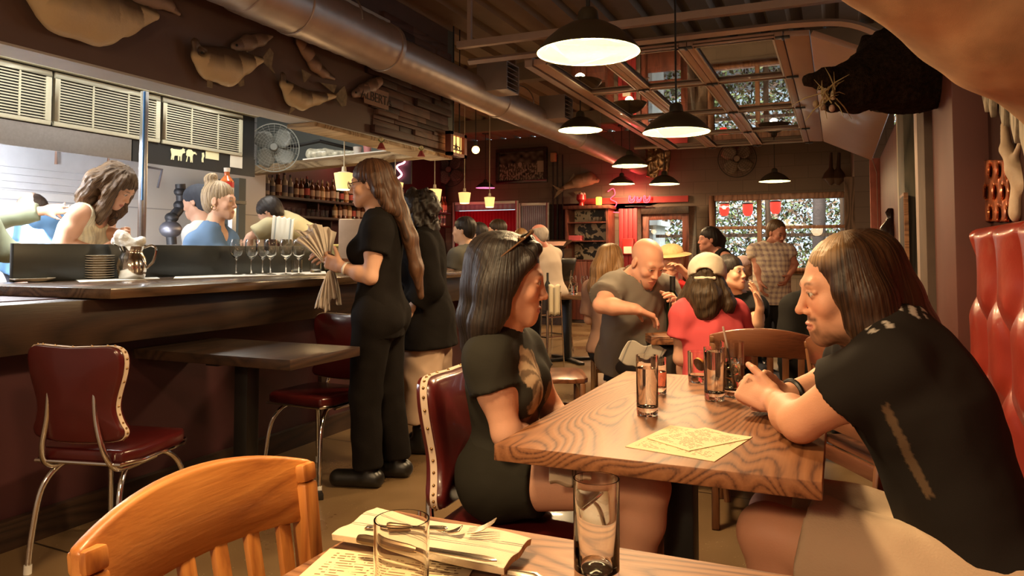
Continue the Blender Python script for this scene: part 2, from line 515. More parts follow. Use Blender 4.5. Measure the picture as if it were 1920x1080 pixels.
# far wall with its openings
wins = [(-6.95 + .02, -6.40, 1.0, 2.02), (-6.3, -4.78, 1.05, 2.02)]
P1 = AY(1338, 375, YF); P2 = AY(1585, 372, YF)
D1 = AY(1203, 402, YF); D2 = AY(1292, 402, YF)
L1 = AY(853, 383, YF); L2 = AY(973, 383, YF); L3 = AY(1027, 383, YF)
openings = [(L1.x, L2.x - .04, .95, L1.z), (L2.x + .04, L3.x, .95, L3.z), (D1.x, D2.x, .02, D1.z), (P1.x, P2.x, .95, P1.z)]
def wall_y(mb, y0, y1, x0, x1, z0, z1, ops):
    xs = sorted({x0, x1, *[v for o in ops for v in o[:2]]}); zs = sorted({z0, z1, *[v for o in ops for v in o[2:]]})
    for i in range(len(xs) - 1):
        for j in range(len(zs) - 1):
            cx, cz = (xs[i] + xs[i + 1]) / 2, (zs[j] + zs[j + 1]) / 2
            if any(o[0] < cx < o[1] and o[2] < cz < o[3] for o in ops): continue
            mb.box((xs[i], y0, zs[j]), (xs[i + 1], y1, zs[j + 1]))
mb = MB(); wall_y(mb, YF, YF + .18, XL - .2, XR + .3, 0, ZC, openings)
struct('wall_far', mb, M_far)
struct('wall_left', MB().box((XL - .15, 6.9, 0), (XL, YF, ZC)), M_maroon)
# kitchen shell
XK = -6.3
mb = MB().box((XK - .12, -1.0, 0), (XK, 6.95, ZC)); 
struct('wall_kitchen', mb, M_tile)
M_band = mat('dark_hood_band', (.02, .021, .022), .4, var=.1)
# soffit face with fish, its pale underside
struct('wall_soffit', MB().box((XS - .12, -.2, ZS), (XS, YS, ZC)), M_soffit)
M_pale = mat('pale_soffit_trim', (.52, .50, .46), .5, var=.05)
struct('trim_2', MB().box((XS - .20, -.2, ZS - .012), (XS + .005, YS, ZS)).box((XS - .32, -.2, ZS + .05), (XS - .20, YS, ZS + .16)), M_pale)
# header wall at the end of the kitchen, timber beam under it
A_ = Vector((XS, YS, 0)); B_ = Vector((-6.6, 6.85, 0))
M_greygreen = mat('grey_green_wall', (.13, .145, .13), .6, var=.06, nscale=2)
mb = MB().prism([(0, 0), ((B_ - A_).length, 0), ((B_ - A_).length, ZC - ZS - .1), (0, ZC - ZS - .1)], A_ + Vector((0, 0, ZS + .1)), (B_ - A_).normalized(), (0, 0, 1), .1)
struct('wall_header', mb, M_greygreen)
M_beam = wood('raw_timber', (.20, .12, .055), (.42, .29, .15), (.55, .40, .23), axis='x', rough=.6)
mb = MB().beam(A_ + Vector((.0, -.05, ZS + .03)), B_ + Vector((0, -.05, ZS + .03)), .16, .10)
struct('trim_3', mb, M_beam, bevel=.01)
struct('trim_4', MB().box((XS - .22, 4.2, ZS - .045), (XS + .03, YS + .05, ZS - .013)), M_beam, bevel=.006)
struct('ceiling_kitchen', MB().box((XK - .1, -1, ZC - .3), (XS - .125, 6.15, ZC - .2)), M_cream)
struct('wall_side', MB().box((XK - .05, 6.0, 0), (XK + .5, 6.1, 2.0)), M_greygreen)   # dark end panel by the range
# wall stub left of the counter
struct('wall_near', MB().box((-3.95, 1.2, 0), (-3.15, 1.72, 1.02)), M_soffit)

# right-hand side: pillars, jamb, posts
def pillar(name, x, y0, y1, m, z1=ZC, x1=None):
    return struct(name, MB().box((x, y0, 0), (x1 or (XR + .35), y1, z1)), m, bevel=.006)
M_pill = mat('brown_painted_column', (.10, .028, .020), .6, var=.12, nscale=3)
pillar('trim_5', .47, 3.72, 4.45, M_pill)
pillar('trim_6', .43, 4.45, 4.80, mat('grey_painted_timber', (.10, .065, .045), .7, var=.15))
pillar('trim_7', .47, 4.90, 5.05, M_oldwood, 2.3)
M_green = wood('green_grey_timber', (.05, .045, .028), (.09, .08, .05), (.13, .11, .07), axis='z', rough=.6)
pillar('trim_8', .42, 5.6, 6.1, M_green, 2.6, .6)
pillar('trim_9', .44, 6.4, 6.5, M_cream, 2.6, .5)
struct('wall_right', MB().box((.49, 7.2, 0), (.60, 10.05, 2.35)), M_redwood)
struct('trim_10', MB().box((.38, 10.0, 0), (.49, 10.10, 2.36)), mat('salmon_trim', (.42, .13, .09), .6), bevel=.004)
struct('wall_corner', MB().box((.22, 10.6, 0), (.7, YF, ZC)), M_far)
struct('trim_11', MB().box((.14, 12.3, 0), (.26, YF - .003, 2.3)).box((.1, 10.6, 0), (.22, 10.75, 2.2)), M_oldwood)
struct('wall_booth', MB().box((.78, -.6, 0), (.9, 3.7, ZC)), mat('dark_red_wall', (.09, .03, .022), .6, var=.2))

# windows
M_pane = glassmat('window_pane', (1, 1, 1), 0, 1.3)
def window(name, x0, x1, z0, z1, m, fw=.06, mull=(), trans=()):
    mb = MB(); y0, y1 = YF - .04, YF + .10
    mb.box((x0 - fw, y0, z0 - fw), (x0 + .02, y1, z1 + fw)).box((x1 - .02, y0, z0 - fw), (x1 + fw, y1, z1 + fw))
    mb.box((x0 + .02, y0, z1 - .02), (x1 - .02, y1, z1 + fw)).box((x0 + .02, y0, z0 - fw), (x1 - .02, y1, z0 + .02))
    for xm in mull: mb.box((xm - .035, y0 + .02, z0), (xm + .035, y1 - .02, z1))
    for zm in trans: mb.box((x0, y0 + .03, zm - .025), (x1, y1 - .03, zm + .025))
    o = struct(name, mb, m, bevel=.004)
    p = MB().box((x0 + .01, YF + .03, z0 + .01), (x1 - .01, YF + .036, z1 - .01)).build('pane', M_pane, o)
    return o
M_frame = wood('stained_frame', (.12, .05, .03), (.22, .10, .055), (.3, .15, .09), axis='z', rough=.5)
o1, o2, o3, o4 = openings
window('window_1', *o4, M_frame, .07, (P1.x + .72,), (1.62,))
window('window_2', *o1, M_white, .03)
window('window_3', *o2, M_white, .03, trans=(1.35,))
dr = MB().box((o3[0] + .003, YF + .02, .0), (o3[0] + .12, YF + .07, o3[3])).box((o3[1] - .12, YF + .02, 0), (o3[1] - .003, YF + .07, o3[3])).box((o3[0] + .12, YF + .02, 0), (o3[1] - .12, YF + .07, .9)).box((o3[0] + .12, YF + .02, o3[3] - .1), (o3[1] - .12, YF + .07, o3[3] - .003)).box((o3[0] + .12, YF + .02, 1.05), (o3[1] - .12, YF + .07, 1.1))
door = struct('door_1', dr, M_redwood, bevel=.003)
MB().box((o3[0] + .12, YF + .04, .9), (o3[1] - .12, YF + .046, o3[3] - .1)).build('pane', M_pane, door)
MB().tube([(o3[0] + .07, YF - .02, 1.0), (o3[0] + .16, YF - .02, 1.0)], .012).build('door_handle', M_chrome, door)
mb = MB(); 
for x0, x1 in ((o3[0] - .12, o3[0]), (o3[1], o3[1] + .12)): mb.box((x0, YF - .03, 0), (x1, YF + .05, o3[3] + .12))
mb.box((o3[0], YF - .03, o3[3]), (o3[1], YF + .05, o3[3] + .12))
struct('trim_12', mb, M_dkwood, bevel=.003)

# lean-to blinds of the left windows: bright reed blind and a red-lit one
def blind(name, x0, x1, z0, z1, y, m, label, n=60):
    mb = MB()
    mb.grid(lambda u, v: (x0 + (x1 - x0) * u, y + .006 * math.sin(u * n * 2.1), z0 + (z1 - z0) * v), n * 2, 2)
    o = mb.build(name, m, solid=.003); return tag(o, label, 'blind')
def cloth_trans(name, col, tr=.6):
    m, nt, b = newmat(name); b.inputs['Base Color'].default_value = c4(col)
    t = node(nt, 'ShaderNodeBsdfTranslucent'); t.inputs[0].default_value = c4(col)
    mx = node(nt, 'ShaderNodeMixShader'); mx.inputs[0].default_value = tr
    nt.links.new(b.outputs[0], mx.inputs[1]); nt.links.new(t.outputs[0], mx.inputs[2]); nt.links.new(mx.outputs[0], nt.nodes['Material Output'].inputs[0])
    MATS[name] = m; return m
M_reed_r = cloth_trans('red_lit_reed', (.55, .02, .04), .35)  # red light falling on the reed is put into its colour
M_reed = cloth_trans('pale_reed', (.75, .72, .85)); M_redcloth = cloth_trans('red_sheer', (.6, .03, .05), .3)
blind('reed_blind', o1[0], o1[1], o1[3] - .13, o1[3], YF - .02, M_reed, 'short pale slatted blind at the top of the window behind the bar', 40)
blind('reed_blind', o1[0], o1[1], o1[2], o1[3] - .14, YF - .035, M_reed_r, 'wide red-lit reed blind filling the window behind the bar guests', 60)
blind('reed_blind', o2[0], o2[1], 1.45, o2[3], YF - .02, M_reed, 'long pink-white slatted blind in the narrow window left of the shelf unit', 40)

# outside: patio ground is the floor slab; hedge, posts, sky behind
def foliage(name, x0, x1, z0, z1, y, cols, n, label, cat, size=.10, parent=None, depth=1.0, seed=3):
    g = random.Random(seed); mb = MB()
    for i in range(n):
        c = Vector((g.uniform(x0, x1), y + g.uniform(0, depth), g.uniform(z0, z1))); s = size * g.uniform(.6, 1.5)
        a = Vector((g.gauss(0, 1), g.gauss(0, 1), g.gauss(0, 1))).normalized(); b_ = a.orthogonal().normalized(); c_ = a.cross(b_)
        mb.cur = g.randrange(len(cols))
        mb.add([c - a * s, c + b_ * s * .4, c + a * s, c - b_ * s * .4 + c_ * s * .1], [(0, 1, 2, 3)])
    o = mb.build(name, [mat('leaf_%d_%s' % (i, name), c, .6, var=.3) for i, c in enumerate(cols)])
    return tag(o, label, cat, kind='stuff')
foliage('hedge_leaves', -4.6, 2.6, .0, 4.6, 15.6, [(.06, .09, .04), (.14, .20, .07), (.16, .10, .07), (.20, .13, .08), (.25, .33, .14)], 34000, 'dense leafy hedge beyond the far picture window', 'hedge', .052, depth=1.6)
tag(MB().cyl((-.35, 15.4, 0), (-.25, 15.4, 4.5), .13, .1, 12).build('tree_trunk', mat('bark', (.06, .045, .04), .9, bmp=.6)), 'dark tree trunk standing in the hedge outside the picture window', 'tree')
tag(MB().box((-5.2, 14.4, 0), (-3.3, 15.5, 1.75)).box((-5.25, 14.33, 1.75), (-3.2, 15.55, 1.85)).build('garden_shed', mat('white_car_paint', (.6, .7, .75), .3)), 'white boxy shed seen outside through the glazed door', 'shed')
mb = MB()
for x in (-1.15, .1): mb.box((x - .045, 14.2, 0), (x + .045, 14.3, 2.6))
mb.box((-3.2, 14.18, 1.5), (1.6, 14.22, 1.56)).box((-3.2, 14.18, 2.5), (1.6, 14.32, 2.6))
tag(mb.build('patio_rail', M_oldwood), 'wooden patio railing outside the picture window', 'railing')
# red lanterns strung outside
M_lant = emat('red_lantern', (1, .05, .03), .8, (.6, .03, .03))
for px, w in ((1358, 19), (1402, 19), (1454, 17)):
    c = AY(px, 392 if w > 17 else 388, 13.2); r = .09
    t = thing('red_lantern', {1358: 'red glass lantern hanging at the left end of the row in the picture window', 1402: 'red glass lantern hanging in the middle of the row of three in the picture window', 1454: 'red glass lantern hanging right above the plaid-shirted man'}[px], 'lantern', c, 'red lanterns in the picture window')
    MB().lathe([(.001, -.12), (.05, -.115), (.078, -.07), (.085, 0), (.085, .08), (.08, .08), (.08, 0), (.07, -.07), (.001, -.1)], c, 20).build('globe', M_lant, t)
    MB().lathe([(.088, .08), (.092, .1), (.04, .115), (.01, .13), (.008, .3), (.001, .3)], c, 16).build('cap', M_dkwood, t)
# ================================================================== THINGS
PW = 21; EXPO = 1.1
def colgrid(name, fn, nu, nv, colfn, m, parent=None, solid=.0, off=0):
    uv = [(i / nu, j / nv) for i in range(nu + 1) for j in range(nv + 1)]
    pts = np.array([tuple(fn(u, v)) for u, v in uv]); col = np.array([colfn(u, v) for u, v in uv])
    i = np.arange(nu)[:, None]; j = np.arange(nv)[None, :]
    a = (i * (nv + 1) + j).ravel(); q = np.stack([a, a + nv + 1, a + nv + 2, a + 1], 1)
    o = npmesh(name, pts, q, m, parent, col)
    if solid:
        md = o.modifiers.new('solid', 'SOLIDIFY'); md.thickness = solid; md.offset = off
    return o
M_cloth = attrmat('woven_cloth', .85, .25, 350, spec=.2)
# ---- pendants
M_shade = mat('olive_black_enamel', (.05, .042, .028), .35, var=.1)
M_inner = emat('lit_shade_lining', (1, .84, .34), 2.6, (.9, .85, .7))
M_bulb = emat('bulb_glass', (1, .8, .5), 14)
M_cord = mat('black_cord', (.015, .012, .01), .6)
PEND = [Vector(p) for p in ((-.92, 2.87, 2.02), (-.92, 4.68, 1.965), (-2.24, 6.73, 2.38), (-2.25, 8.61, 2.24), (-2.21, 10.35, 2.17), (-3.27, 12.0, 2.355), (-.79, 10.98, 2.21))]
PLAB = ['large dark dome pendant lamp, the nearest one, above the water-glass table', 'dark dome pendant lamp on a thin rod below the middle of the overhead door',
        'dark dome pendant lamp hanging just right of the duct beside the track end', 'dark dome pendant lamp hanging left of the door, above the blonde diner', 'dark dome pendant lamp hanging in front of the neon wall, right of its red neighbour',
        'smallest dark dome pendant lamp, lit red, close to the neon wall', 'dark dome pendant lamp hanging above the picture window']
def pendant(c, lab, r=.21, inner=None, emit=True, base='pendant_lamp'):
    t = thing(base, lab, 'lamp', c, 'dome pendant lamps')
    s = r / .21
    po = [(.21, 0), (.205, .012), (.175, .05), (.135, .085), (.085, .115), (.045, .13), (.04, .17), (.028, .185), (.012, .19)]
    pi = [(.012, .178), (.036, .122), (.08, .106), (.13, .078), (.168, .044), (.197, .010), (.203, .0), (.21, 0)]
    MB().lathe([(a * s, b * s) for a, b in po], c, 48).build('lamp_shade', M_shade, t)
    MB().lathe([(a * s, b * s) for a, b in pi], c, 48).build('lining', inner or M_inner, t)
    MB().lathe([(.001, .035), (.02, .038), (.033, .055), (.034, .075), (.02, .105), (.014, .125), (.001, .126)], c, 16).build('bulb', M_bulb, t)
    MB().tube([c + Vector((0, 0, .185 * s)), (c.x, c.y, ZC)], .006 if c.y > 4 else .009, 8).build('rod', M_cord, t)
    MB().lathe([(.001, -.03), (.06, -.028), (.065, 0)], (c.x, c.y, ZC), 20).build('canopy', M_shade, t)
    return t
for c, l in zip(PEND, PLAB): pendant(c, l)
M_pink = emat('pink_lit_lining', (1, .25, .5), 1.2)
pendant(Vector((-5.7, 11.8, 2.36)), 'small dark dome pendant lamp with a pink glowing rim above the bar guests', .17, M_pink)
# ---- small fabric lamps over the bar
M_paper = emat('glowing_paper_shade', (1, .55, .18), .6, (.8, .6, .3)); M_paper2 = emat('bright_shade_bottom', (1, .8, .42), 1.4)
hl = [((645, 340), 6.0, .155, 'largest glowing woven bar lamp, just above the waitress\'s forehead'), ((741, 355), 7.3, .155, 'glowing woven bar lamp directly behind the waitress\'s head'), ((815, 366), 8.3, .155, 'glowing woven bar lamp above the curly black hair'), ((871, 371), 9.3, .15, 'glowing woven bar lamp left of the pink-rimmed pendant'), ((918, 379), 10.0, .14, 'smallest glowing woven bar lamp, below the pink-rimmed pendant')]
for (q, d, w, lab) in hl:
    c = P(*q, d); t = thing('bar_lamp', lab, 'lamp', c, 'woven bar lamps')
    MB().lathe([(w * .38, -.065), (w * .40, -.065), (w * .52, .065), (w * .50, .065), (w * .37, -.06)], c, 24).build('lamp_shade', M_paper, t)
    MB().lathe([(.001, -.064), (w * .38, -.064), (w * .38, -.07), (.001, -.07)], c, 24).build('diffuser', M_paper2, t)
    MB().lathe([(.001, .06), (w * .5, .06), (w * .3, .075), (.02, .08), (.016, .12), (.001, .12)], c, 20).build('cap', M_cream, t)
    MB().tube([c + Vector((0, 0, .11)), (c.x, c.y, 2.30 if d < 7 else ZC)], .005, 6).build('cord', M_cream, t)
# ---- duct
def spiral_duct():
    t = thing('spiral_duct', 'long round spiral ventilation duct running along the ceiling above the counter', 'duct', (-3.03, .0, 2.72))
    def seg(name, y0, y1, c, r, n=36):
        mb = MB(); ny = int((y1 - y0) / .035)
        def fn(u, v):
            y = y0 + (y1 - y0) * u; a = 2 * PI * v
            rr = r + .0035 * max(0, math.cos((y / .14 + v) * 2 * PI)) ** 12
            return (c[0] + rr * math.cos(a), y, c[1] + rr * math.sin(a))
        mb.grid(fn, ny, n); return mb.build(name, M_galv, t)
    seg('pipe', -.3, 3.15, (-3.03, 2.75), .195); seg('pipe', 3.15, 4.6, (-3.06, 2.73), .175); seg('pipe', 4.6, 12.5, (-3.06, 2.70), .15)
    for y, r, c in ((1.55, .202, (-3.03, 2.75)), (2.55, .202, (-3.03, 2.75)), (3.15, .203, (-3.03, 2.75)), (3.6, .184, (-3.06, 2.73)), (4.6, .184, (-3.06, 2.73)), (6.6, .158, (-3.06, 2.70)), (9, .158, (-3.06, 2.70))):
        mb = MB(); mb.tube([(c[0], y - .025, c[1]), (c[0], y - .02, c[1]), (c[0], y + .02, c[1]), (c[0], y + .025, c[1])], [r - .005, r, r, r - .005], 40); mb.build('collar', M_galv, t)
    # side registers
    for px, py, dd in ((925, 150, 5.2), (1035, 215, 7.3)):
        y = AX(px, py, -2.9).y
        mb = MB(); x0 = -3.0
        mb.box((x0, y - .14, 2.69), (x0 + .30, y - .13, 2.93)).box((x0, y + .13, 2.69), (x0 + .30, y + .14, 2.93)).box((x0, y - .14, 2.68), (x0 + .30, y + .14, 2.69)).box((x0, y - .14, 2.93), (x0 + .30, y + .14, 2.94)).box((x0 + .2, y - .13, 2.69), (x0 + .21, y + .13, 2.93))
        for k in range(5): mb.box((x0 + .22, y - .13, 2.71 + k * .045), (x0 + .29, y + .13, 2.715 + k * .045))
        mb.build('register', M_galv, t)
    for y in (.9, 4.0, 7.0, 10.0): MB().tube([(-3.03 + .2 * math.cos(a), y, 2.74 + .205 * math.sin(a)) for a in [PI * k / 12 for k in range(0, 13)]], .006, 6).tube([(-3.03, y, 2.94), (-3.03, y, ZC)], .005, 6).build('hanger', M_steel, t)
spiral_duct()
q = AZ(640, 0, ZC - .25)
tag(MB().cbox((q.x, q.y, ZC - .3), (.16, 1.1, .09)).build('strip_light', M_white, bevel=.01), 'pale strip fixture on the ceiling at the top edge above the duct', 'light')
# ---- overhead garage door
M_doorwood = mat('tan_door_panel', (.46, .28, .20), .45, var=.06, nscale=2, coat=.2)
def garage():
    z = 2.60; xs = [-2.05, -1.49, -.92, -.30]; y0, y1 = 5.06, 9.95
    t = thing('overhead_door', 'glazed sectional garage door rolled up flat under the ceiling', 'garage door', (-1.2, 7.5, z))
    widths = {-2.05: .10, -1.49: .13, -.92: .16, -.30: .10}
    ys = [5.02, 6.20, 7.55, 8.85, 9.98]
    for i in range(3):
        xa, xb = xs[i], xs[i + 1]
        a = xa + (.05 if i else .10); b = xb - .055
        mb = MB()
        mb.box((xa + .002, y0, z), (a, y1, z + .045)).box((b, y0, z), (xb - .002, y1, z + .045))
        for k, yy in enumerate(ys): mb.box((a, max(y0, yy - .035), z + .002), (b, min(y1, yy + .035), z + .043))
        mb.build('section_frame', M_doorwood, t, bevel=.003)
        for k in range(4):
            MB().box((a - .005, ys[k] + .03, z + .018), (b + .005, ys[k + 1] - .03, z + .024)).build('pane', M_doorglass, t)
            # bright glazing bead
            mb = MB(); A, B, C, D = a, b, ys[k] + .035, ys[k + 1] - .035
            mb.box((A, C, z - .004), (A + .012, D, z + .004)).box((B - .012, C, z - .004), (B, D, z + .004)).box((A, C, z - .004), (B, C + .012, z + .004)).box((A, D - .012, z - .004), (B, D, z + .004))
            mb.build('glazing_bead', mat('pale_bead', (.6, .5, .38), .4), t)
    for xh in xs[1:]:
        for yy in ys:
            MB().cbox((xh, yy, z - .008), (.09, .045, .012)).cyl((xh, yy - .03, z - .014), (xh, yy + .03, z - .014), .009, n=10).build('hinge', M_black, t, bevel=.002)
    # last sections turning down into the curve, solid tan panels
    def panel(xa, za, xb, zb, nm, m):
        d = Vector((xb - xa, 0, zb - za)); L = d.length; d.normalize()
        mb = MB().prism([(0, 0), (L, 0), (L, 4.90), (0, 4.90)], (xa, y0, za), d, (0, 1, 0), .04)
        return mb.build(nm, m, t, bevel=.004)
    panel(-.295, z + .004, -.14, z - .005, 'stile', M_doorwood)
    panel(-.135, z - .006, .40, 2.33, 'solid_panel', M_doorwood)
    mb = MB()
    for k in range(4): mb.beam((.13, y0 + .6 + k * 1.2, 2.49), (.13, y0 + 1.5 + k * 1.2, 2.49), .004, .004)
    # tracks
    for y in (4.985, 10.02):
        path = [(-2.55, y, z + .06), (-.25, y, z + .06), (.1, y, z + .02), (.36, y, z - .16), (.455, y, z - .42), (.46, y, .05)]
        pts = bez(path[1:5], 6); pts = [Vector(path[0])] + pts + [Vector(path[5])]
        mb = MB().tube(pts, .024, 4)
        mb.build('track', M_alu, t)
    MB().beam((-2.6, 4.9, z + .17), (.3, 4.9, z + .17), .05, .05).beam((-2.5, 4.9, z + .17), (-2.5, 4.9, ZC), .03, .03, (0, 1, 0)).beam((.2, 4.9, z + .17), (.2, 4.9, ZC), .03, .03, (0, 1, 0)).build('hanging_rail', M_alu, t)
    MB().beam((-2.09, y0, z + .03), (-2.09, y1, z + .03), .06, .075).build('bottom_rail', M_alu, t)
    return t
M_doorglass = glassmat('door_glass', (.75, .75, .72), .0, 1.9)
garage()

# ---- kitchen counter
XC = -2.83; ZT = 1.05
M_ctop = wood('dark_counter_top', (.045, .026, .014), (.09, .05, .027), (.13, .075, .04), axis='y', rough=.25, coat=.3)
t = thing('service_counter', 'long dark counter with a maroon front panel below the open kitchen', 'counter', (-3.4, 3.6, 0))
mb = MB().prism([(-3.98, 2.52), (-3.78, 2.18), (XC, 2.2), (XC, 6.05), (-3.98, 6.05)], (0, 0, ZT - .045), (1, 0, 0), (0, 1, 0), .045)
mb.build('countertop', M_ctop, t, bevel=.004)
MB().box((-3.98, 1.74, 0), (-3.12, 6.0, ZT - .046)).build('body', M_maroon, t)
MB().box((-3.118, 1.74, .80), (-2.95, 6.0, ZT - .05)).build('apron', M_dkwood, t, bevel=.005)
MB().box((-3.118, 1.74, .0), (-3.08, 6.0, .12)).box((-3.118, 3.95, .12), (-3.09, 4.03, .80)).box((-3.118, 1.74, .12), (-3.09, 1.9, .80)).build('front_trim', M_dkwood, t)
tag(MB().box((-3.90, 2.45, ZT + .001), (-3.87, 6.0, 1.252)).build('counter_divider', mat('black_green_laminate', (.020, .022, .018), .35, var=.1), bevel=.002), 'low black panel standing along the back of the counter in front of the cooks', 'panel')
# tables of the row at the counter
def slab_table(name, corners, z, label, wood_m, cat='table', base=True, th=.045, group=None, ped=None, grp=None, edge=None):
    cx = sum(c[0] for c in corners) / 4; cy = sum(c[1] for c in corners) / 4
    t = thing(name, label, cat, (cx, cy, 0), grp)
    MB().prism([tuple(c) for c in corners], (0, 0, z - th), (1, 0, 0), (0, 1, 0), th).build('tabletop', wood_m, t, bevel=.003)
    if base:
        px, py = ped or (cx, cy)
        MB().box((px - .04, py - .04, .02), (px + .04, py + .04, z - th - .012)).build('pedestal', M_black, t, bevel=.004)
        MB().box((px - .22, py - .035, z - th - .012), (px + .22, py + .035, z - th)).box((px - .035, py - .22, z - th - .012), (px + .035, py + .22, z - th)).build('bracket', M_black, t)
        mb = MB()
        for a in range(4):
            d = Vector((math.cos(a * PI / 2 + PI / 4), math.sin(a * PI / 2 + PI / 4), 0)); mb.beam(Vector((px, py, .025)), Vector((px, py, .012)) + d * .36, .07, .03)
        mb.build('base', M_black, t, bevel=.004)
    return t
M_oak = wood('worn_oak_top', (.085, .028, .010), (.22, .085, .032), (.29, .12, .048), axis='y', rough=.5, ring=56, coat=0, bmp=.12)
M_oak2 = wood('worn_oak_top_light', (.10, .035, .013), (.25, .11, .045), (.33, .155, .07), axis='x', rough=.5, ring=48, coat=0, bmp=.12)
M_oakd = wood('dark_oak_top', (.05, .025, .013), (.10, .048, .024), (.16, .08, .04), axis='x', rough=.3, coat=.2)
slab_table('dining_table', [(-.75, 1.60), (-.035, 1.60), (-.035, 2.79), (-.75, 2.79)], .75, 'oak table with two menus and tall water glasses between the woman and the long-haired man', M_oak, ped=(-.40, 2.05), grp='wooden dining tables', th=.038)
slab_table('dining_table', [(-.72, .38), (.12, .38), (.12, 1.125), (-.72, 1.125)], .75, 'oak table nearest the camera with a striped napkin and cutlery', M_oak2, grp='wooden dining tables', ped=(-.3, .75), th=.038)
u = Vector((.915, .40)); v = Vector((-.40, .915)); c0 = Vector((-.93, 3.99))
slab_table('dining_table', [c0, c0 + u * .72, c0 + u * .72 + v * 1.05, c0 + v * 1.05], .75, 'wooden table where the bald man reaches over a sheet of paper', M_oak, grp='wooden dining tables')
slab_table('dining_table', [(-3.22, 7.5), (-2.35, 7.5), (-2.35, 8.25), (-3.22, 8.25)], .75, 'dark table with a wine bucket beside it at the back of the room', M_oakd, grp='wooden dining tables')
slab_table('dining_table', [(-3.06, 2.5), (-2.12, 2.5), (-2.12, 3.0), (-3.06, 3.0)], .75, 'black table pushed against the counter between two vinyl chairs', M_dkwood, grp='wooden dining tables')
slab_table('dining_table', [(-.30, 5.2), (.30, 5.2), (.30, 6.1), (-.30, 6.1)], .75, 'dark table in front of the standing plaid-shirted man', M_oakd, grp='wooden dining tables')
slab_table('high_table', [(-3.75, 5.92 + .2), (-2.86, 5.92 + .2), (-2.86, 6.62), (-3.75, 6.62)], 1.08, 'tall wooden bar-height table beside the guest in grey', M_oak, grp='bar-height tables')

# ---- wooden schoolhouse chair (local, faces +y)
M_honey = wood('honey_oak', (.33, .11, .022), (.47, .175, .036), (.55, .225, .052), axis='x', rough=.42, coat=.1, bmp=.25, ring=26)
M_honeyz = wood('honey_oak_upright', (.33, .11, .022), (.47, .175, .036), (.55, .225, .052), axis='z', rough=.42, coat=.1, bmp=.25, ring=26)
M_brownz = wood('brown_oak_upright', (.09, .03, .012), (.17, .065, .025), (.24, .10, .04), axis='z', rough=.35, coat=.2)
M_brown = wood('brown_oak', (.08, .025, .012), (.15, .05, .022), (.20, .075, .035), axis='x', rough=.3, coat=.3)
M_tanc = wood('tan_oak', (.22, .10, .035), (.38, .19, .07), (.46, .25, .10), axis='z', rough=.4)
def wooden_chair(label, m, mz, top=.88, w=.44, nsl=6):
    t = thing('wooden_chair', label, 'chair', (0, 0, 0), 'slat-back wooden chairs')
    hw = w / 2
    def backy(z): return -.20 - max(0, z - .44) * .16
    for s in (-1, 1):
        mb = MB(); zs = [0, .2, .44, .62, top - .06, top - .030]
        pts = [Vector((s * (hw - .018), -.20 + (.44 - z) * -.10 if z < .44 else backy(z) + .02 * min(1, (z - .44) / .3), z)) for z in zs]
        for i in range(len(pts) - 1): mb.beam(pts[i], pts[i + 1], .034, .036, (0, 1, 0))
        mb.build('back_post', mz, t, bevel=.006)
        mb = MB().beam((s * (hw - .02), .19, 0), (s * (hw - .02), .19, .425), .036, .036, (0, 1, 0)); mb.build('leg', mz, t, bevel=.005)
        MB().box((s * (hw - .02) - .01, -.19, .20), (s * (hw - .02) + .01, .18, .235)).build('stretcher', m, t, bevel=.003)
    MB().box((-hw + .03, -.01, .15), (hw - .03, .012, .185)).build('stretcher', m, t, bevel=.003)
    MB().box((-hw + .02, .175, .37), (hw - .02, .198, .425)).box((-hw + .02, -.2, .37), (hw - .02, -.18, .425)).build('apron', m, t, bevel=.002)
    mb = MB(); n = 16
    mb.prism([(-hw + .0, -.18), (hw - .0, -.18), (hw + .01, .12), (hw - .01, .2), (hw - .05, .225), (-hw + .05, .225), (-hw + .01, .2), (-hw - .01, .12)], (0, 0, .426), (1, 0, 0), (0, 1, 0), .028)
    mb.build('seat', m, t, bevel=.006)
    # curved crest rail
    mb = MB(); N = 20; vs = []
    for i in range(N + 1):
        x = -hw + w * i / N; q = 1 - (x / hw) ** 2
        zt = top - .028 + .038 * q; zb = top - .125 + .012 * q; bow = -.035 * q
        for z, dy in ((zt, -.011), (zt, .011), (zb, .011), (zb, -.011)): vs.append((x, backy(z) + bow + dy + .02, z))
    fs = [(0, 3, 2, 1), (4 * N, 4 * N + 1, 4 * N + 2, 4 * N + 3)]
    for i in range(N):
        for k in range(4): a = i * 4 + k; b = i * 4 + (k + 1) % 4; fs.append((a, b, b + 4, a + 4))
    mb.add(vs, fs); mb.build('top_rail', m, t, bevel=.006, autos=50)
    MB().box((-hw + .03, backy(.53) - .005, .505), (hw - .03, backy(.53) + .017, .56)).build('lower_rail', m, t, bevel=.003)
    for i in range(nsl):
        x = -hw + w * (i + 1) / (nsl + 1); q = 1 - (x / hw) ** 2
        MB().beam((x, backy(.54) + .006, .55), (x, backy(top - .11) - .03 * q + .018, top - .105), .027, .012, (0, 1, 0)).build('slat', mz, t, bevel=.003)
    return t
def place(t, x, y, rz): t.location = (x, y, 0); t.rotation_euler = (0, 0, rz); return t
c1 = wooden_chair('honey-coloured wooden chair with a curved top rail pushed up to the nearest table', M_honey, M_honeyz, .872, .43, 6)
place(c1, -.60, .830, R(-90))
c2 = wooden_chair('dark reddish wooden slat chair whose back stands behind the hands of the long-haired man', M_brown, M_brownz, .87, .44, 6)
place(c2, -.33, 3.62, R(6))
c3 = wooden_chair('tan wooden slat chair holding the woman with long blonde hair', M_tanc, M_tanc, .87, .44, 6)
place(c3, -1.78, 6.35, R(14))
c4_ = copy_tree(c2); c4_['label'] = 'dark wooden slat chair half hidden behind the arm of the long-haired man'; place(c4_, .20, 3.25, R(-60))
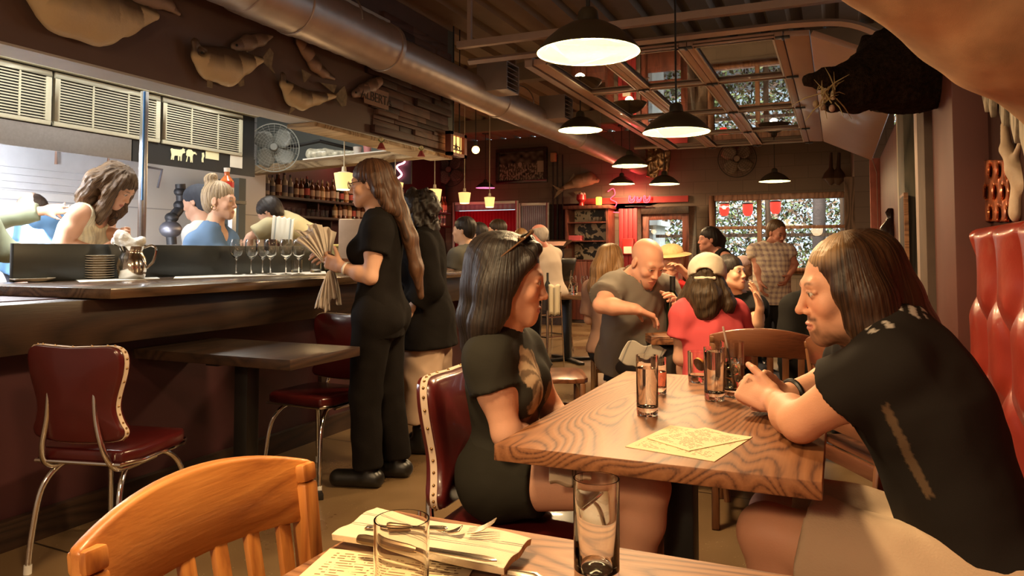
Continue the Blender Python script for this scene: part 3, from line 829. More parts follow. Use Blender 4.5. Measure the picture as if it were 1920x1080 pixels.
c5 = copy_tree(c2); c5['label'] = 'dark wooden chair under the bald man in the grey shirt'; place(c5, -1.66, 4.35, R(-66))
t = thing('wooden_stool', 'low dark wooden stool under the woman in the pink shirt', 'stool', (-.62, 3.86, 0))
MB().lathe([(.001, .42), (.16, .42), (.165, .445), (.15, .46), (.001, .46)], (-.62, 3.86, 0), 28).build('seat', M_brown, t)
for k in range(4):
    a_ = PI / 4 + k * PI / 2; MB().cyl((-.62 + .16 * math.cos(a_), 3.86 + .16 * math.sin(a_), 0), (-.62 + .10 * math.cos(a_), 3.86 + .10 * math.sin(a_), .425), .017, .014, 10).build('leg', M_brownz, t)

# ---- chrome and vinyl diner chair (local, faces +y)
M_vinyl = mat('maroon_vinyl', (.075, .008, .008), .28, var=.15, nscale=6, bmp=.05, coat=.2)
M_vtrim = mat('cream_vinyl_trim', (.62, .48, .36), .5, var=.08)
M_brass = mat('aged_brass', (.35, .2, .08), .3, metal=1)
def diner_chair(label):
    t = thing('diner_chair', label, 'chair', (0, 0, 0), 'chrome and vinyl diner chairs')
    def outline():
        half = [(0, .895), (.12, .90), (.17, .90), (.20, .885), (.212, .85), (.205, .79), (.178, .70), (.172, .65), (.185, .60), (.20, .57), (.195, .545), (.17, .53), (.08, .52), (0, .518)]
        pts = [p.xy for p in bez([(x, z, 0) for x, z in half], 3)]
        return [(p[0], p[1]) for p in pts] + [(-p[0], p[1]) for p in reversed(pts[1:-1])]
    ol = outline()
    def bend(x, z, off): return Vector((x, -.205 - (z - .5) * .10 + off + .55 * x * x, z))
    # backrest: padded loop of the outline
    mb = MB(); vs = []; n = len(ol); fs = []
    rings = [(-.028, .93), (-.024, .985), (0, 1.0), (.024, .985), (.034, .93)]
    cz = .71
    for off, sc in rings:
        for x, z in ol: vs.append(bend(x * sc, cz + (z - cz) * sc, off))
    for i in range(len(rings) - 1):
        for k in range(n): fs.append((i * n + k, i * n + (k + 1) % n, (i + 1) * n + (k + 1) % n, (i + 1) * n + k))
    # filled faces with inner rings
    for base, off, sg in ((0, -.030, -1), (4 * n, .034, 1)):
        prev = base
        for sc in (.6, .3):
            st = len(vs)
            for x, z in ol: vs.append(bend(x * sc, cz + (z - cz) * sc, off + sg * .012 * (1 - sc)))
            for k in range(n):
                f = (prev + k, prev + (k + 1) % n, st + (k + 1) % n, st + k); fs.append(f)
            prev = st
        ci = len(vs); vs.append(bend(0, cz, off + sg * .012))
        for k in range(n): fs.append((prev + k, prev + (k + 1) % n, ci))
    mb.add(vs, fs); bk = mb.build('backrest', M_vinyl, t, autos=60)
    # trim band with studs
    mb = MB(); vs = []; fs = []
    for off in (-.011, .011):
        for sc in (1.0, 1.012):
            for x, z in ol: vs.append(bend(x * sc, cz + (z - cz) * sc, off))
    for k in range(n):
        k2 = (k + 1) % n
        for a, b in ((0, 1), (1, 3), (3, 2), (2, 0)): fs.append((a * n + k, a * n + k2, b * n + k2, b * n + k))
    mb.add(vs, fs); mb.build('edge_trim', M_vtrim, bk)
    mb = MB()
    for k in range(0, n, 2):
        x, z = ol[k]; mb.sphere(bend(x * 1.013, cz + (z - cz) * 1.013, 0), .0048, 6)
    mb.build('nail_heads', M_brass, bk)['kind'] = 'stuff'
    mb = MB().prism([(-.19, -.20), (.19, -.20), (.215, -.12), (.215, .14), (.18, .205), (-.18, .205), (-.215, .14), (-.215, -.12)], (0, 0, .435), (1, 0, 0), (0, 1, 0), .055)
    mb.build('seat', M_vinyl, t, bevel=.016, seg=3)
    MB().tube([(x, y, .438) for x, y in [(-.19, -.205), (.19, -.205), (.22, -.12), (.22, .14), (.185, .21), (-.185, .21), (-.22, .14), (-.22, -.12)]], .008, 8, closed=True).build('seat_band', M_chrome, t)
    for s in (-1, 1):
        MB().tube(bez([(s * .10, -.245, .74), (s * .108, -.243, .62), (s * .135, -.235, .50), (s * .15, -.20, .43), (s * .15, -.13, .405), (s * .15, .05, .405)], 6), .0115, 12).build('back_tube', M_chrome, t)
        for f in (-1, 1):
            l = MB().tube(bez([(s * .13, f * .06, .412), (s * .15, f * .13, .40), (s * .175, f * .19, .32), (s * .19, f * .215, .15), (s * .195, f * .225, .02)], 6), .0115, 12).build('leg', M_chrome, t)
            MB().cyl((s * .195, f * .225, 0), (s * .1945, f * .2245, .035), .015, n=12).build('foot', M_white, l)
    return t
dc = place(diner_chair('red vinyl chrome chair at the left end of the counter, scalloped back towards us'), -2.665, 2.11, R(13)); dc.scale = (.96, .96, .95)
d2 = copy_tree(dc); d2['label'] = 'red vinyl and chrome chair in shadow on the far side of the counter table'; place(d2, -2.58, 3.28, R(178))
d3 = copy_tree(dc); d3['label'] = 'red vinyl chair with a nail-studded back under the black-haired woman'; place(d3, -.835, 1.97, R(-88))

# ---- bar stools
def bar_stool(label):
    t = thing('bar_stool', label, 'stool', (0, 0, 0), 'chrome bar stools')
    MB().prism([(-.19, -.19), (.19, -.19), (.2, .18), (-.2, .18)], (0, 0, .72), (1, 0, 0), (0, 1, 0), .06).build('seat', M_black, t, bevel=.015)
    MB().grid(lambda u_, v_: (-.19 + .38 * u_, -.2 - .09 * v_ + .12 * (u_ - .5) ** 2, .88 + .26 * v_), 10, 4).build('backrest', M_black, t, solid=.035)
    for s in (-1, 1):
        MB().tube(bez([(s * .12, -.26, 1.0), (s * .12, -.23, .85), (s * .13, -.17, .715)], 5), .009, 8).build('back_tube', M_chrome, t)
        for f in (-1, 1): MB().tube(bez([(s * .12, f * .10, .715), (s * .15, f * .14, .66), (s * .2, f * .2, .01)], 5), .011, 10).build('leg', M_chrome, t)
    MB().tube([(-.185, -.185, .22), (.185, -.185, .22), (.185, .185, .22), (-.185, .185, .22)], .009, 8, closed=True).build('foot_ring', M_chrome, t)
    MB().tube([(-.165, -.165, .45), (.165, -.165, .45), (.165, .165, .45), (-.165, .165, .45)], .008, 8, closed=True).build('foot_ring', M_chrome, t)
    return t
STOOLS = [((858, 470), 7.9, 80, 'chrome-legged black bar stool under the guest in the grey t-shirt'), ((905, 470), 8.6, 70, 'chrome-legged black bar stool under the guest with a round logo on the back'), ((955, 470), 9.4, 60, 'chrome-legged black bar stool under the guest in plain dark clothes'), ((1030, 470), 8.9, 60, 'chrome-legged black bar stool under the balding man in pale grey')]
s0 = None
for q, d, rz, lab in STOOLS:
    p = P(*q, d)
    if s0 is None: s0 = bar_stool(lab); st = s0
    else: st = copy_tree(s0); st['label'] = lab
    place(st, p.x, p.y, R(rz))

# ---- booth
def booth():
    t = thing('booth_bench', 'tall button-tufted red leather booth along the right wall', 'bench', (.6, 1.6, 0))
    M_lea = mat('oxblood_leather', (.26, .028, .016), .30, var=.12, nscale=5, bmp=.06, bscale=60, coat=.15)
    y0, y1, z0, z1 = -.3, 3.66, .47, 1.31
    btn = []
    for r in range(0, 3):
        for c in range(-1, 12): btn.append((y1 - .10 - c * .40 + (.20 if r % 2 else 0), z1 - .18 - r * .29))
    B = np.array(btn)
    def fn(u_, v_):
        y = y0 + (y1 - y0) * u_; z = z0 + (z1 - z0) * v_
        d = np.sqrt((B[:, 0] - y) ** 2 + ((B[:, 1] - z) * .9) ** 2); d0 = float(d.min())
        # diagonal and vertical pleats between the buttons
        h = .065 * (1 - math.exp(-(d0 / .10) ** 2))
        kk = (y1 - .10 - y) / .40
        row = (z1 - .18 - z) / .29
        if row < 0 or row > 2: ph = kk if row < 0 else kk
        if row < 0: cr = abs((kk + .5) % 1 - .5) * .40
        elif row > 2: cr = abs((kk + .5) % 1 - .5) * .40
        else:
            a = (kk * 2 + row * 1) % 2; b = (kk * 2 - row * 1) % 2
            if int(row) % 2: pass
            cr = min(abs(a), abs(2 - a), abs(b), abs(2 - b)) * .13
        h *= .55 + .45 * (1 - math.exp(-(cr / .03) ** 2))
        edge = min(1, (z1 - z) / .05, (y1 - y) / .05 + .001); edge = max(0, edge)
        h = h * math.sqrt(max(0, 1 - (1 - edge) ** 2))
        if d0 < .012: h -= .004
        return (.58 - h - .02 * math.sqrt(edge), y, z)
    nu, nv = 520, 110
    mb = MB().grid(fn, nu, nv)
    mb.build('tufted_back', M_lea, t, autos=180)
    MB().box((.57, y0, .42), (.64, y1 + .005, z1 + .0)).build('back_frame', M_lea, t, bevel=.02, seg=3)
    mb = MB()
    for y, z in btn:
        if y0 < y < y1 - .03: mb.sphere((.566, y, z), .011, 6)
    mb.build('buttons', M_lea, t)['kind'] = 'stuff'
    MB().box((.08, y0, .40), (.565, 2.15, .47)).build('seat_cushion', M_lea, t, bevel=.03, seg=3)
    MB().box((.12, y0, 0), (.56, 2.12, .40)).build('base', M_dkwood, t)
booth()
# ================================================================== KITCHEN
M_lcream = mat('cream_metal', (.50, .48, .36), .4, var=.04)
M_dark = mat('near_black', (.012, .012, .012), .6)
M_rawdark = mat('filter_shadow_metal', (.05, .05, .05), .5, metal=.5)
XH = -4.90
M_panel = mat('stainless_panel', (.62, .63, .66), .5, metal=.25, var=.05)
t = thing('extractor_hood', 'long steel extractor hood with cream louvred panels over the kitchen line', 'extractor hood', (-5.4, 2.5, 2.0))
MB().box((XH - .55, -.5, 2.06), (XH, 5.25, 2.45)).build('hood_body', M_band, t)
MB().box((XH - .02, -.5, 2.45), (XH + .06, 5.25, 2.62)).build('hood_top', M_lcream, t, bevel=.005)
ysp = [(.55, 1.5), (1.55, 2.5), (2.55, 3.42), (3.46, 4.28), (4.32, 5.12)]
ysp = [(AX(a, 200, XH).y, AX(b, 200, XH).y) for a, b in ((-330, -115), (-105, 92), (98, 297), (302, 452))]
for ya, yb in ysp:
    l = MB().box((XH + .001, ya, 2.07), (XH + .025, yb, 2.10)).box((XH + .001, ya, 2.40), (XH + .025, yb, 2.44)).box((XH + .001, ya, 2.10), (XH + .025, ya + .04, 2.40)).box((XH + .001, yb - .04, 2.10), (XH + .025, yb, 2.40)).build('louvre_panel', M_lcream, t, bevel=.003)
    mb = MB()
    for k in range(15):
        z = 2.108 + k * .0195; mb.box((XH + .016, ya + .04, z), (XH + .022, yb - .04, z + .0085))
    for k in (1, 2): mb.box((XH + .02, ya + (yb - ya) * k / 3 - .006, 2.10), (XH + .027, ya + (yb - ya) * k / 3 + .006, 2.40))
    mb.build('louvre_slats', M_lcream, l); MB().box((XH + .001, ya + .04, 2.10), (XH + .004, yb - .04, 2.40)).build('filter_backing', M_dark, l)
MB().box((XH - .001, -.5, 1.90), (XH + .012, 3.95, 2.062)).build('steel_apron', M_steel, t)
MB().box((XH - .001, 3.96, 1.90), (XH + .012, 5.25, 2.062)).build('dark_apron', M_band, t)
MB().add([(XH, -.5, 1.90), (XH, 5.25, 1.90), (XK + .02, 5.25, 2.3), (XK + .02, -.5, 2.3)], [(0, 3, 2, 1)]).build('hood_underside', M_panel, t)
mb = MB()
for z in (1.74, 1.80, 1.86, 1.92): mb.box((XK + .01, -.5, z), (XK + .03, 5.2, z + .012))
mb.box((XK + .002, -.5, 1.725), (XK + .01, 5.2, 2.3))
mb.build('back_flashing', M_panel, t)
# animal cut-outs, notices on the dark apron
def flat(poly, o, s, m, name, parent=None, th=.004, u=(0, 1, 0), v=(0, 0, 1)):
    return MB().prism([(a * s, b * s) for a, b in poly], o, u, v, th).build(name, m, parent)
COW = [(0, .9), (.12, 1), (.3, .96), (1.0, .98), (1.25, 1.05), (1.35, 1.2), (1.42, 1.08), (1.55, 1.1), (1.5, .95), (1.6, .82), (1.45, .72), (1.3, .68), (1.22, .45), (1.2, .0), (1.08, 0), (1.06, .38), (.95, .4), (.93, 0), (.82, 0), (.8, .42), (.45, .40), (.38, .25), (.36, 0), (.24, 0), (.24, .3), (.16, .0), (.05, 0), (.12, .45), (.05, .7)]
FOAL = [(.1, 0), (.22, 0), (.35, .6), (.45, .65), (.62, .6), (.68, 0), (.8, 0), (.82, .3), (.9, 0), (1.0, 0), (.98, .7), (1.1, .95), (1.35, 1.0), (1.5, .88), (1.55, 1.02), (1.3, 1.22), (1.05, 1.2), (.8, 1.4), (.4, 1.4), (.15, 1.2), (.1, .7), (.25, .6)]
M_decal = mat('cream_decal', (.75, .72, .45), .6, var=.03)
p = AX(319, 299, XH + .015); tag(flat(COW, p, .092, M_decal, 'cow_cutout', u=(0, 1, .0)), 'cream cow silhouette on the dark hood band', 'decal')
p = AX(347, 303, XH + .015); tag(flat(FOAL, p, .075, M_decal, 'calf_cutout'), 'cream calf silhouette beside the cow silhouette', 'decal')
p = AX(378, 304, XH + .015); tag(flat([(0, 0), (.3, 0), (.25, .5), (.45, .9), (.3, 1.4), (0, 1.3), (.05, .8), (-.05, .4)], p, .06, M_decal, 'small_cutout'), 'tiny cream figure silhouette right of the calf', 'decal')
def paper(name, label, px0, py0, px1, py1, x, m, cat='notice'):
    a, b = AX(px0, py1, x), AX(px1, py0, x)
    return tag(MB().box((x, a.y, a.z), (x + .004, b.y, b.z)).build(name, m), label, cat)
M_paperw = mat('white_paper', (.72, .68, .58), .8, var=.05)
def textpaper(name, col=(.78, .68, .45), ink=(.12, .08, .05), sx=60, sy=70, axis='xy', lim=.5, margin=0):
    """lines of illegible small print"""
    if name in MATS: return MATS[name]
    m, nt, b = newmat(name); tc = nt.nodes.new('ShaderNodeTexCoord'); sp = nt.nodes.new('ShaderNodeSeparateXYZ'); nt.links.new(tc.outputs['Generated'], sp.inputs[0])
    w = node(nt, 'ShaderNodeMath', operation='MULTIPLY'); w.inputs[1].default_value = sy; nt.links.new(sp.outputs[1], w.inputs[0])
    fr_ = node(nt, 'ShaderNodeMath', operation='FRACT'); nt.links.new(w.outputs[0], fr_.inputs[0])
    lt = node(nt, 'ShaderNodeMath', operation='LESS_THAN'); lt.inputs[1].default_value = .42; nt.links.new(fr_.outputs[0], lt.inputs[0])
    fl = node(nt, 'ShaderNodeMath', operation='FLOOR'); nt.links.new(w.outputs[0], fl.inputs[0])
    cb = nt.nodes.new('ShaderNodeCombineXYZ'); xm = node(nt, 'ShaderNodeMath', operation='MULTIPLY'); xm.inputs[1].default_value = sx; nt.links.new(sp.outputs[0], xm.inputs[0])
    nt.links.new(xm.outputs[0], cb.inputs[0]); ym = node(nt, 'ShaderNodeMath', operation='MULTIPLY'); ym.inputs[1].default_value = 7.3; nt.links.new(fl.outputs[0], ym.inputs[0]); nt.links.new(ym.outputs[0], cb.inputs[1])
    n = node(nt, 'ShaderNodeTexNoise', Scale=1.0, Detail=1.0); nt.links.new(cb.outputs[0], n.inputs['Vector'])
    gt = node(nt, 'ShaderNodeMath', operation='GREATER_THAN'); gt.inputs[1].default_value = lim; nt.links.new(n.outputs[0], gt.inputs[0])
    # blocks
    cb2 = nt.nodes.new('ShaderNodeCombineXYZ'); a1 = node(nt, 'ShaderNodeMath', operation='MULTIPLY'); a1.inputs[1].default_value = 2.2; nt.links.new(sp.outputs[0], a1.inputs[0]); a2 = node(nt, 'ShaderNodeMath', operation='MULTIPLY'); a2.inputs[1].default_value = 6; nt.links.new(sp.outputs[1], a2.inputs[0])
    nt.links.new(a1.outputs[0], cb2.inputs[0]); nt.links.new(a2.outputs[0], cb2.inputs[1]); n2 = node(nt, 'ShaderNodeTexNoise', Scale=1.3); nt.links.new(cb2.outputs[0], n2.inputs['Vector'])
    g2 = node(nt, 'ShaderNodeMath', operation='GREATER_THAN'); g2.inputs[1].default_value = .44; nt.links.new(n2.outputs[0], g2.inputs[0])
    cur = lt.outputs[0]
    for o_ in (gt.outputs[0], g2.outputs[0]):
        mu = node(nt, 'ShaderNodeMath', operation='MULTIPLY'); nt.links.new(cur, mu.inputs[0]); nt.links.new(o_, mu.inputs[1]); cur = mu.outputs[0]
    for ax in (0, 1):
        for op, lim_ in (('GREATER_THAN', .07), ('LESS_THAN', .93)):
            q = node(nt, 'ShaderNodeMath', operation=op); q.inputs[1].default_value = lim_; nt.links.new(sp.outputs[ax], q.inputs[0])
            mu = node(nt, 'ShaderNodeMath', operation='MULTIPLY'); nt.links.new(cur, mu.inputs[0]); nt.links.new(q.outputs[0], mu.inputs[1]); cur = mu.outputs[0]
    mx = node(nt, 'ShaderNodeMix', data_type='RGBA'); nt.links.new(cur, mx.inputs[0]); mx.inputs[6].default_value = c4(col); mx.inputs[7].default_value = c4(ink)
    nt.links.new(mx.outputs[2], b.inputs['Base Color']); b.inputs['Roughness'].default_value = .8; MATS[name] = m; return m
paper('paper_notice', 'small blank cream notice right of the animal silhouettes', 385, 285, 410, 297, XH + .012, M_decal)
paper('paper_notice', 'square white printed notice at the right end of the hood band', 431, 294, 454, 313, XH + .012, M_paperw)
# pipes
def pipe(label, pts, r, m, name='pipe', cat='pipe', n=10): return tag(MB().tube([Vector(p) for p in pts], r, n).build(name, m), label, cat)
pp = [AX(105, 308, -6.2), AX(105, 280, -6.2), AX(203, 290, -6.2), AX(203, 306, -6.2)]
pipe('copper fire-suppression pipe bent above the wall tiles left of the cook in cream', pp, .013, mat('copper', (.55, .35, .26), .3, metal=1), 'copper_pipe')
pp = [AX(270, 312, -6.0), AX(304, 318, -6.0), AX(296, 352, -6.0)]
pipe('thin steel pipe hooked down behind the blue-taped pole', pp, .012, mat('grey_pipe', (.3, .3, .35), .4, metal=.8), 'steel_pipe')
t = thing('gas_pipe', 'thick black gas pipe with a valve rising beside the blue scrub cook', 'pipe', AX(325, 455, -5.6))
MB().tube(bez([AX(322, 458, -5.6), AX(320, 425, -5.6), AX(322, 410, -5.6), AX(336, 392, -5.6), AX(340, 378, -5.6), AX(338, 345, -5.6)], 5), .045, 14).build('pipe_run', mat('iron_pipe', (.06, .06, .065), .45, metal=.6), t)
for q, r in (((320, 430), .10), ((322, 408), .062), ((338, 385), .062), ((338, 360), .058)):
    c = AX(*q, -5.6); MB().sphere(c, r, 8, (1, 1, .8)).build('valve' if r > .08 else 'fitting', MATS['grey_pipe'] if r > .08 else MATS['iron_pipe'], t)
tp = thing('support_pole', 'white square pole with blue tape standing between counter and hood', 'pole', (-3.84, 3.17, 1.25))
MB().cbox((-3.845, 3.19, 1.72), (.035, .035, .93)).build('pole_shaft', M_steel, tp, bevel=.003)
MB().cbox((-3.824, 3.172, 1.85), (.006, .012, .66)).build('blue_tape', mat('blue_tape', (.05, .2, .5), .5), tp)
# range line and small kitchen stuff
t = thing('steel_worktop', 'stainless kitchen worktop behind the cooks', 'counter', (-5.6, 2.5, 0))
MB().box((XK + .06, -.5, .9), (-5.2, 5.2, .94)).build('top', M_steel, t, bevel=.003); MB().box((XK + .06, -.5, .1), (-5.25, 5.2, .9)).build('base_cabinet', M_steel, t)
p = AX(104, 405, -5.3)
t = thing('plastic_tub', 'yellow tub with a white lid behind the cook in cream', 'tub', (p.x, p.y, .94))
MB().lathe([(.001, 0), (.085, 0), (.10, p.z - .94), (.001, p.z - .94)], (p.x, p.y, .941), 20).build('body', mat('yellow_plastic', (.75, .5, .06), .4), t)
MB().lathe([(.001, 0), (.108, 0), (.108, .03), (.001, .03)], (p.x, p.y, p.z + .002), 20).build('lid', M_white, t)
# bottle with red label and green tree emblem
p = P(425, 352, 5.6)
t = thing('sauce_bottle', 'bottle with a red label and green tree above the fair-haired cook', 'bottle', p)
MB().lathe([(.001, -.10), (.05, -.10), (.052, .05), (.02, .09), (.02, .14), (.001, .14)], p, 18).build('body', mat('amber_sauce', (.5, .12, .03), .15), t)
MB().lathe([(.053, -.09), (.0535, -.05)], p, 18).build('red_label', mat('label_red', (.6, .02, .02), .5), t)
MB().lathe([(.053, .0), (.0535, .04)], p, 18).build('red_label', MATS['label_red'], t)
MB().lathe([(.0528, -.05), (.0532, .0)], p, 18).build('white_label', M_paperw, t)
f = Vector((-FW.x, -FW.y, 0)).normalized()
MB().prism([(-.018, -.02), (.018, -.02), (.003, .02), (-.003, .02)], p + f * .056 + Vector((0, 0, -.025)), Vector((-f.y, f.x, 0)), (0, 0, 1), .002).build('tree_emblem', mat('emblem_green', (.02, .25, .05), .5), t)
MB().lathe([(.022, .12), (.024, .15), (.001, .15)], p, 14).build('cap', M_white, t)
pb = thing('narrow_shelf', 'narrow shelf post holding the sauce bottle behind the fair-haired cook', 'shelf', (p.x, p.y, 0))
MB().box((p.x - .12, p.y - .08, p.z - .125), (p.x + .12, p.y + .08, p.z - .101)).build('board', M_dkwood, pb); MB().box((p.x - .02, p.y + .04, 0), (p.x + .02, p.y + .08, p.z - .125)).build('post', M_steel, pb)
# big round fan in front of the header wall
def round_fan(name, label, c, r, n_axis, m, m2, guard=26, cat='fan', blades=True, rings=9):
    t = thing(name, label, cat, c, 'round fans'); c = Vector(c)
    ax = Vector(n_axis).normalized(); u = ax.cross(Vector((0, 0, 1))).normalized(); v = u.cross(ax)
    mb = MB()
    for i in range(1, rings + 1):
        rr = r * i / rings; zo = .05 * (1 - (i / rings) ** 2)
        mb.tube([c + ax * zo + (u * math.cos(a) + v * math.sin(a)) * rr for a in np.linspace(0, 2 * PI, 41)[:-1]], r * (.022 if i == rings else .006), 5, closed=True)
    for k in range(guard):
        a = 2 * PI * k / guard; mb.tube([c + ax * .055, c + ax * .04 + (u * math.cos(a) + v * math.sin(a)) * r * .55, c + (u * math.cos(a) + v * math.sin(a)) * r], r * .006, 5)
    mb.build('guard', m, t)
    MB().cyl(c + ax * .035, c + ax * .075, r * .17, r * .14, 24).build('badge', m2, t)
    MB().cyl(c - ax * .16, c - ax * .03, r * .22, r * .2, 20).build('motor', M_dark, t)
    for k in range(4):
        a = 2 * PI * k / 4 + .4; d = u * math.cos(a) + v * math.sin(a); e = u * -math.sin(a) + v * math.cos(a)
        MB().grid(lambda p_, q_: tuple(c + d * r * (.15 + .72 * p_) + e * r * (q_ - .3) * (.3 + .45 * math.sin(PI * min(1, p_ * .8 + .15))) + ax * (-.04 + .05 * q_)), 8, 5).build('blade', m2, t, solid=.003)
    return t
M_fan = mat('fan_wire', (.45, .47, .43), .4, metal=.3); M_fan2 = mat('fan_blade_grey', (.22, .23, .21), .4)
cf = P(514, 277, 7.2)
t = round_fan('wall_fan', 'big round wire-guard fan at the end of the kitchen', cf, .235, (.62, -.78, 0), M_fan, M_fan2, 24)
MB().tube([cf + Vector((-.02, .1, 0)), cf + Vector((.35, .25, .08)), cf + Vector((.55, .62, .02))], .018, 8).build('bracket', M_dark, t)
# shelf with bag and cups
s0_, s1_ = P(572, 301, 7.2), P(730, 284, 7.2)
t = thing('white_shelf', 'thin white shelf under the ceiling recess holding a plastic bag', 'shelf', s0_)
MB().beam(s0_, s1_, .16, .012).build('board', M_white, t)
sdir = (s1_ - s0_).normalized()
o = blob('plastic_bag', [cone(A(s0_ + sdir * .06 + Vector((0, 0, .055))), A(s0_ + sdir * .2 + Vector((0, 0, .05))), .055, .045, .03), cone(A(s0_ + sdir * .2 + Vector((0, 0, .045))), A(s0_ + sdir * .5 + Vector((0, 0, .03))), .035, .015, .03)], .006, mat('clear_plastic_wrap', (.50, .48, .38), .2, var=.4, nscale=30), disp=lambda p: .008 * snoise(p, 70, 3))
tag(o, 'crinkled plastic bag of rolls on the thin white shelf', 'bag')
for k, (f_, cc, lb) in enumerate(((.62, (.6, .55, .5), 'white tub on the thin white shelf'), (.74, (.5, .2, .2), 'pink tub right of the white tub on the thin shelf'))):
    tag(MB().lathe([(.001, 0), (.035, 0), (.042, .07), (.001, .07)], s0_ + (s1_ - s0_) * f_ + Vector((0, 0, .007)), 16).build('tub', mat('tubcol%d' % k, cc, .5)), lb, 'tub')
# ================================================================== SOFFIT DECOR
M_fish = attrmat('varnished_fish', .45, .35, 90, spec=.5)
def fish(label, pts, rad, top, belly, fins=(), tail=None, x=XS, base='mounted_fish', jaw=None, h=.006, plane='x'):
    fnp = (lambda q, off: AX(q[0], q[1], x + off)) if plane == 'x' else (lambda q, off: AY(q[0], q[1], x - off))
    nrm = A((1, 0, 0)) if plane == 'x' else A((0, -1, 0))
    off = max(rad) * .45 + .012; C_ = [A(fnp(p_, off)) for p_ in pts]
    pr = [cone(C_[i], C_[i + 1], rad[i], rad[i + 1], .02, nrm, 2.0) for i in range(len(C_) - 1)]
    subs = []
    if jaw:
        c = A(fnp(jaw[:2], off + .01)); pr.append(cone(C_[0], c, rad[0] * .8, rad[0] * .55, .015, nrm, 1.6))
        m_ = (c + C_[0]) / 2 + A(fnp((jaw[2], jaw[3]), off)) * 0; subs.append(ell(A(fnp((jaw[2], jaw[3]), off + .03)), (rad[0] * .6,) * 3, None, .01, 's'))
    S = np.array(C_)
    def cf(p):
        d = ((p[:, None, :] - S[None]) ** 2).sum(2); i = d.argmin(1); R_ = np.array(rad)[i]
        k = np.clip((p[:, 2] - S[i, 2]) / (R_ + 1e-4) * 1.2 + .45 + .15 * snoise(p, 40, 4), 0, 1)[:, None]
        return A(belly) * (1 - k) + A(top) * k
    o = blob(base, pr, h, M_fish, None, disp=lambda p: .0015 * snoise(p, 120, 3), colfn=cf, subs=subs)
    tag(o, label, 'mounted fish', 'mounted fish on the kitchen soffit' if plane == 'x' else None)
    M_fin = mat('fish_fin', tuple(.6 * (a + b) / 2 for a, b in zip(top, belly)), .5, var=.3, nscale=30)
    for k, poly in enumerate(list(fins) + ([tail] if tail else [])):
        mb = MB(); v = [Vector(fnp(q, off)) for q in poly]; w = Vector(nrm) * .006; n = len(v)
        mb.add(v + [a + w for a in v], [tuple(range(n - 1, -1, -1)), tuple(range(n, 2 * n))] + [(i, (i + 1) % n, (i + 1) % n + n, i + n) for i in range(n)])
        mb.build('tail_fin' if (tail and k == len(fins)) else 'fin', M_fin, o)
    o2 = MB().sphere(Vector(C_[0] + nrm * rad[0] * .55 + A((0, 0, rad[0] * .3))), .008, 6).build('eye', M_dark, o)
    return o
DT, BL = (.09, .055, .035), (.66, .52, .30)
fish('largest mounted fish, cut off by the top left edge of the photo', [(60, -45), (120, 5), (180, 22), (230, 30), (290, 28)], [.10, .155, .165, .10, .03], (.14, .09, .05), BL, fins=[[(135, 40), (143, 60), (150, 45)]])
fish('fish tail with pale underside hanging at the top edge left of the duct', [(250, -12), (290, -2), (315, 8), (335, 25)], [.05, .05, .035, .015], (.2, .13, .1), (.4, .29, .22), fins=[[(262, 8), (255, 22), (272, 18)]])
fish('mounted catfish with a gaping mouth at the left of the trio', [(372, 105), (392, 118), (425, 125), (460, 118), (490, 112)], [.05, .10, .115, .065, .022], DT, BL, jaw=(366, 80, 380, 96),
     fins=[[(388, 142), (388, 163), (397, 165), (397, 142)], [(440, 140), (448, 163), (457, 160), (455, 138)]], tail=[(488, 112), (505, 90), (512, 100), (508, 125), (515, 138)])
fish('small brown fish mounted above the gaping catfish', [(440, 88), (465, 80), (490, 74), (510, 68)], [.03, .05, .04, .012], (.16, .10, .075), (.30, .21, .15), fins=[[(462, 90), (460, 100), (470, 92)]])
fish('fish hanging head-up beside the duct', [(562, 78), (575, 95), (590, 120), (605, 135), (626, 147)], [.04, .055, .055, .04, .015], (.10, .06, .045), (.40, .26, .18), fins=[[(565, 130), (570, 155), (583, 140)], [(600, 155), (625, 175), (630, 160)]])
fish('mounted bass with open mouth and forked tail at the right of the trio', [(533, 158), (548, 178), (565, 186), (595, 184), (628, 180)], [.042, .075, .075, .045, .018], DT, BL, jaw=(530, 142, 543, 150),
     fins=[[(545, 200), (540, 215), (553, 204)]], tail=[(626, 180), (645, 160), (650, 180), (648, 198), (640, 200)])
fish('small fish head above the wooden plank collage', [(664, 176), (680, 170), (697, 162), (712, 152)], [.03, .05, .055, .04], (.16, .10, .075), (.34, .22, .17))
fish('silver jack fish mounted on the far wall with a forked tail', [(1119, 338), (1105, 335), (1085, 340), (1066, 348), (1050, 356)], [.05, .12, .12, .06, .02], (.16, .10, .05), (.48, .34, .22), x=YF, plane='y', h=.01,
     fins=[[(1062, 345), (1076, 325), (1080, 332)], [(1075, 360), (1086, 368), (1090, 358)]], tail=[(1052, 354), (1033, 345), (1046, 357), (1038, 373), (1042, 370), (1056, 358)])
# plank collage at the far end of the soffit face
g = random.Random(5)
t = thing('plank_collage', 'collage of dark scrap wood planks covering the end of the soffit', 'wall panel', (XS, 5.2, 2.6))
cols = [wood('scrap_wood_%d' % i, tuple(x * .5 for x in c), c, rough=.6, axis='y') for i, c in enumerate(((.085, .035, .028), (.12, .055, .04), (.06, .03, .022), (.16, .085, .06)))]
y0_, y1_ = AX(690, 200, XS).y, YS
k = 0
z = ZS + .02
while z < 3.18:
    hh = g.uniform(.035, .085); y = y0_ + g.uniform(-.12, .08) + max(0, (z - 2.9)) * .5
    while y < y1_ - .05:
        L = g.uniform(.2, .7); ye = min(y + L, y1_); dd = g.uniform(.008, .05)
        if k < 95: MB().box((XS + .001, y, z), (XS + .001 + dd, ye - .004, z + hh - .004)).build('plank', cols[g.randrange(4)], t, bevel=.002)
        k += 1; y = ye
    z += hh
a, b = AX(683, 196, XS + .06), AX(722, 182, XS + .06)
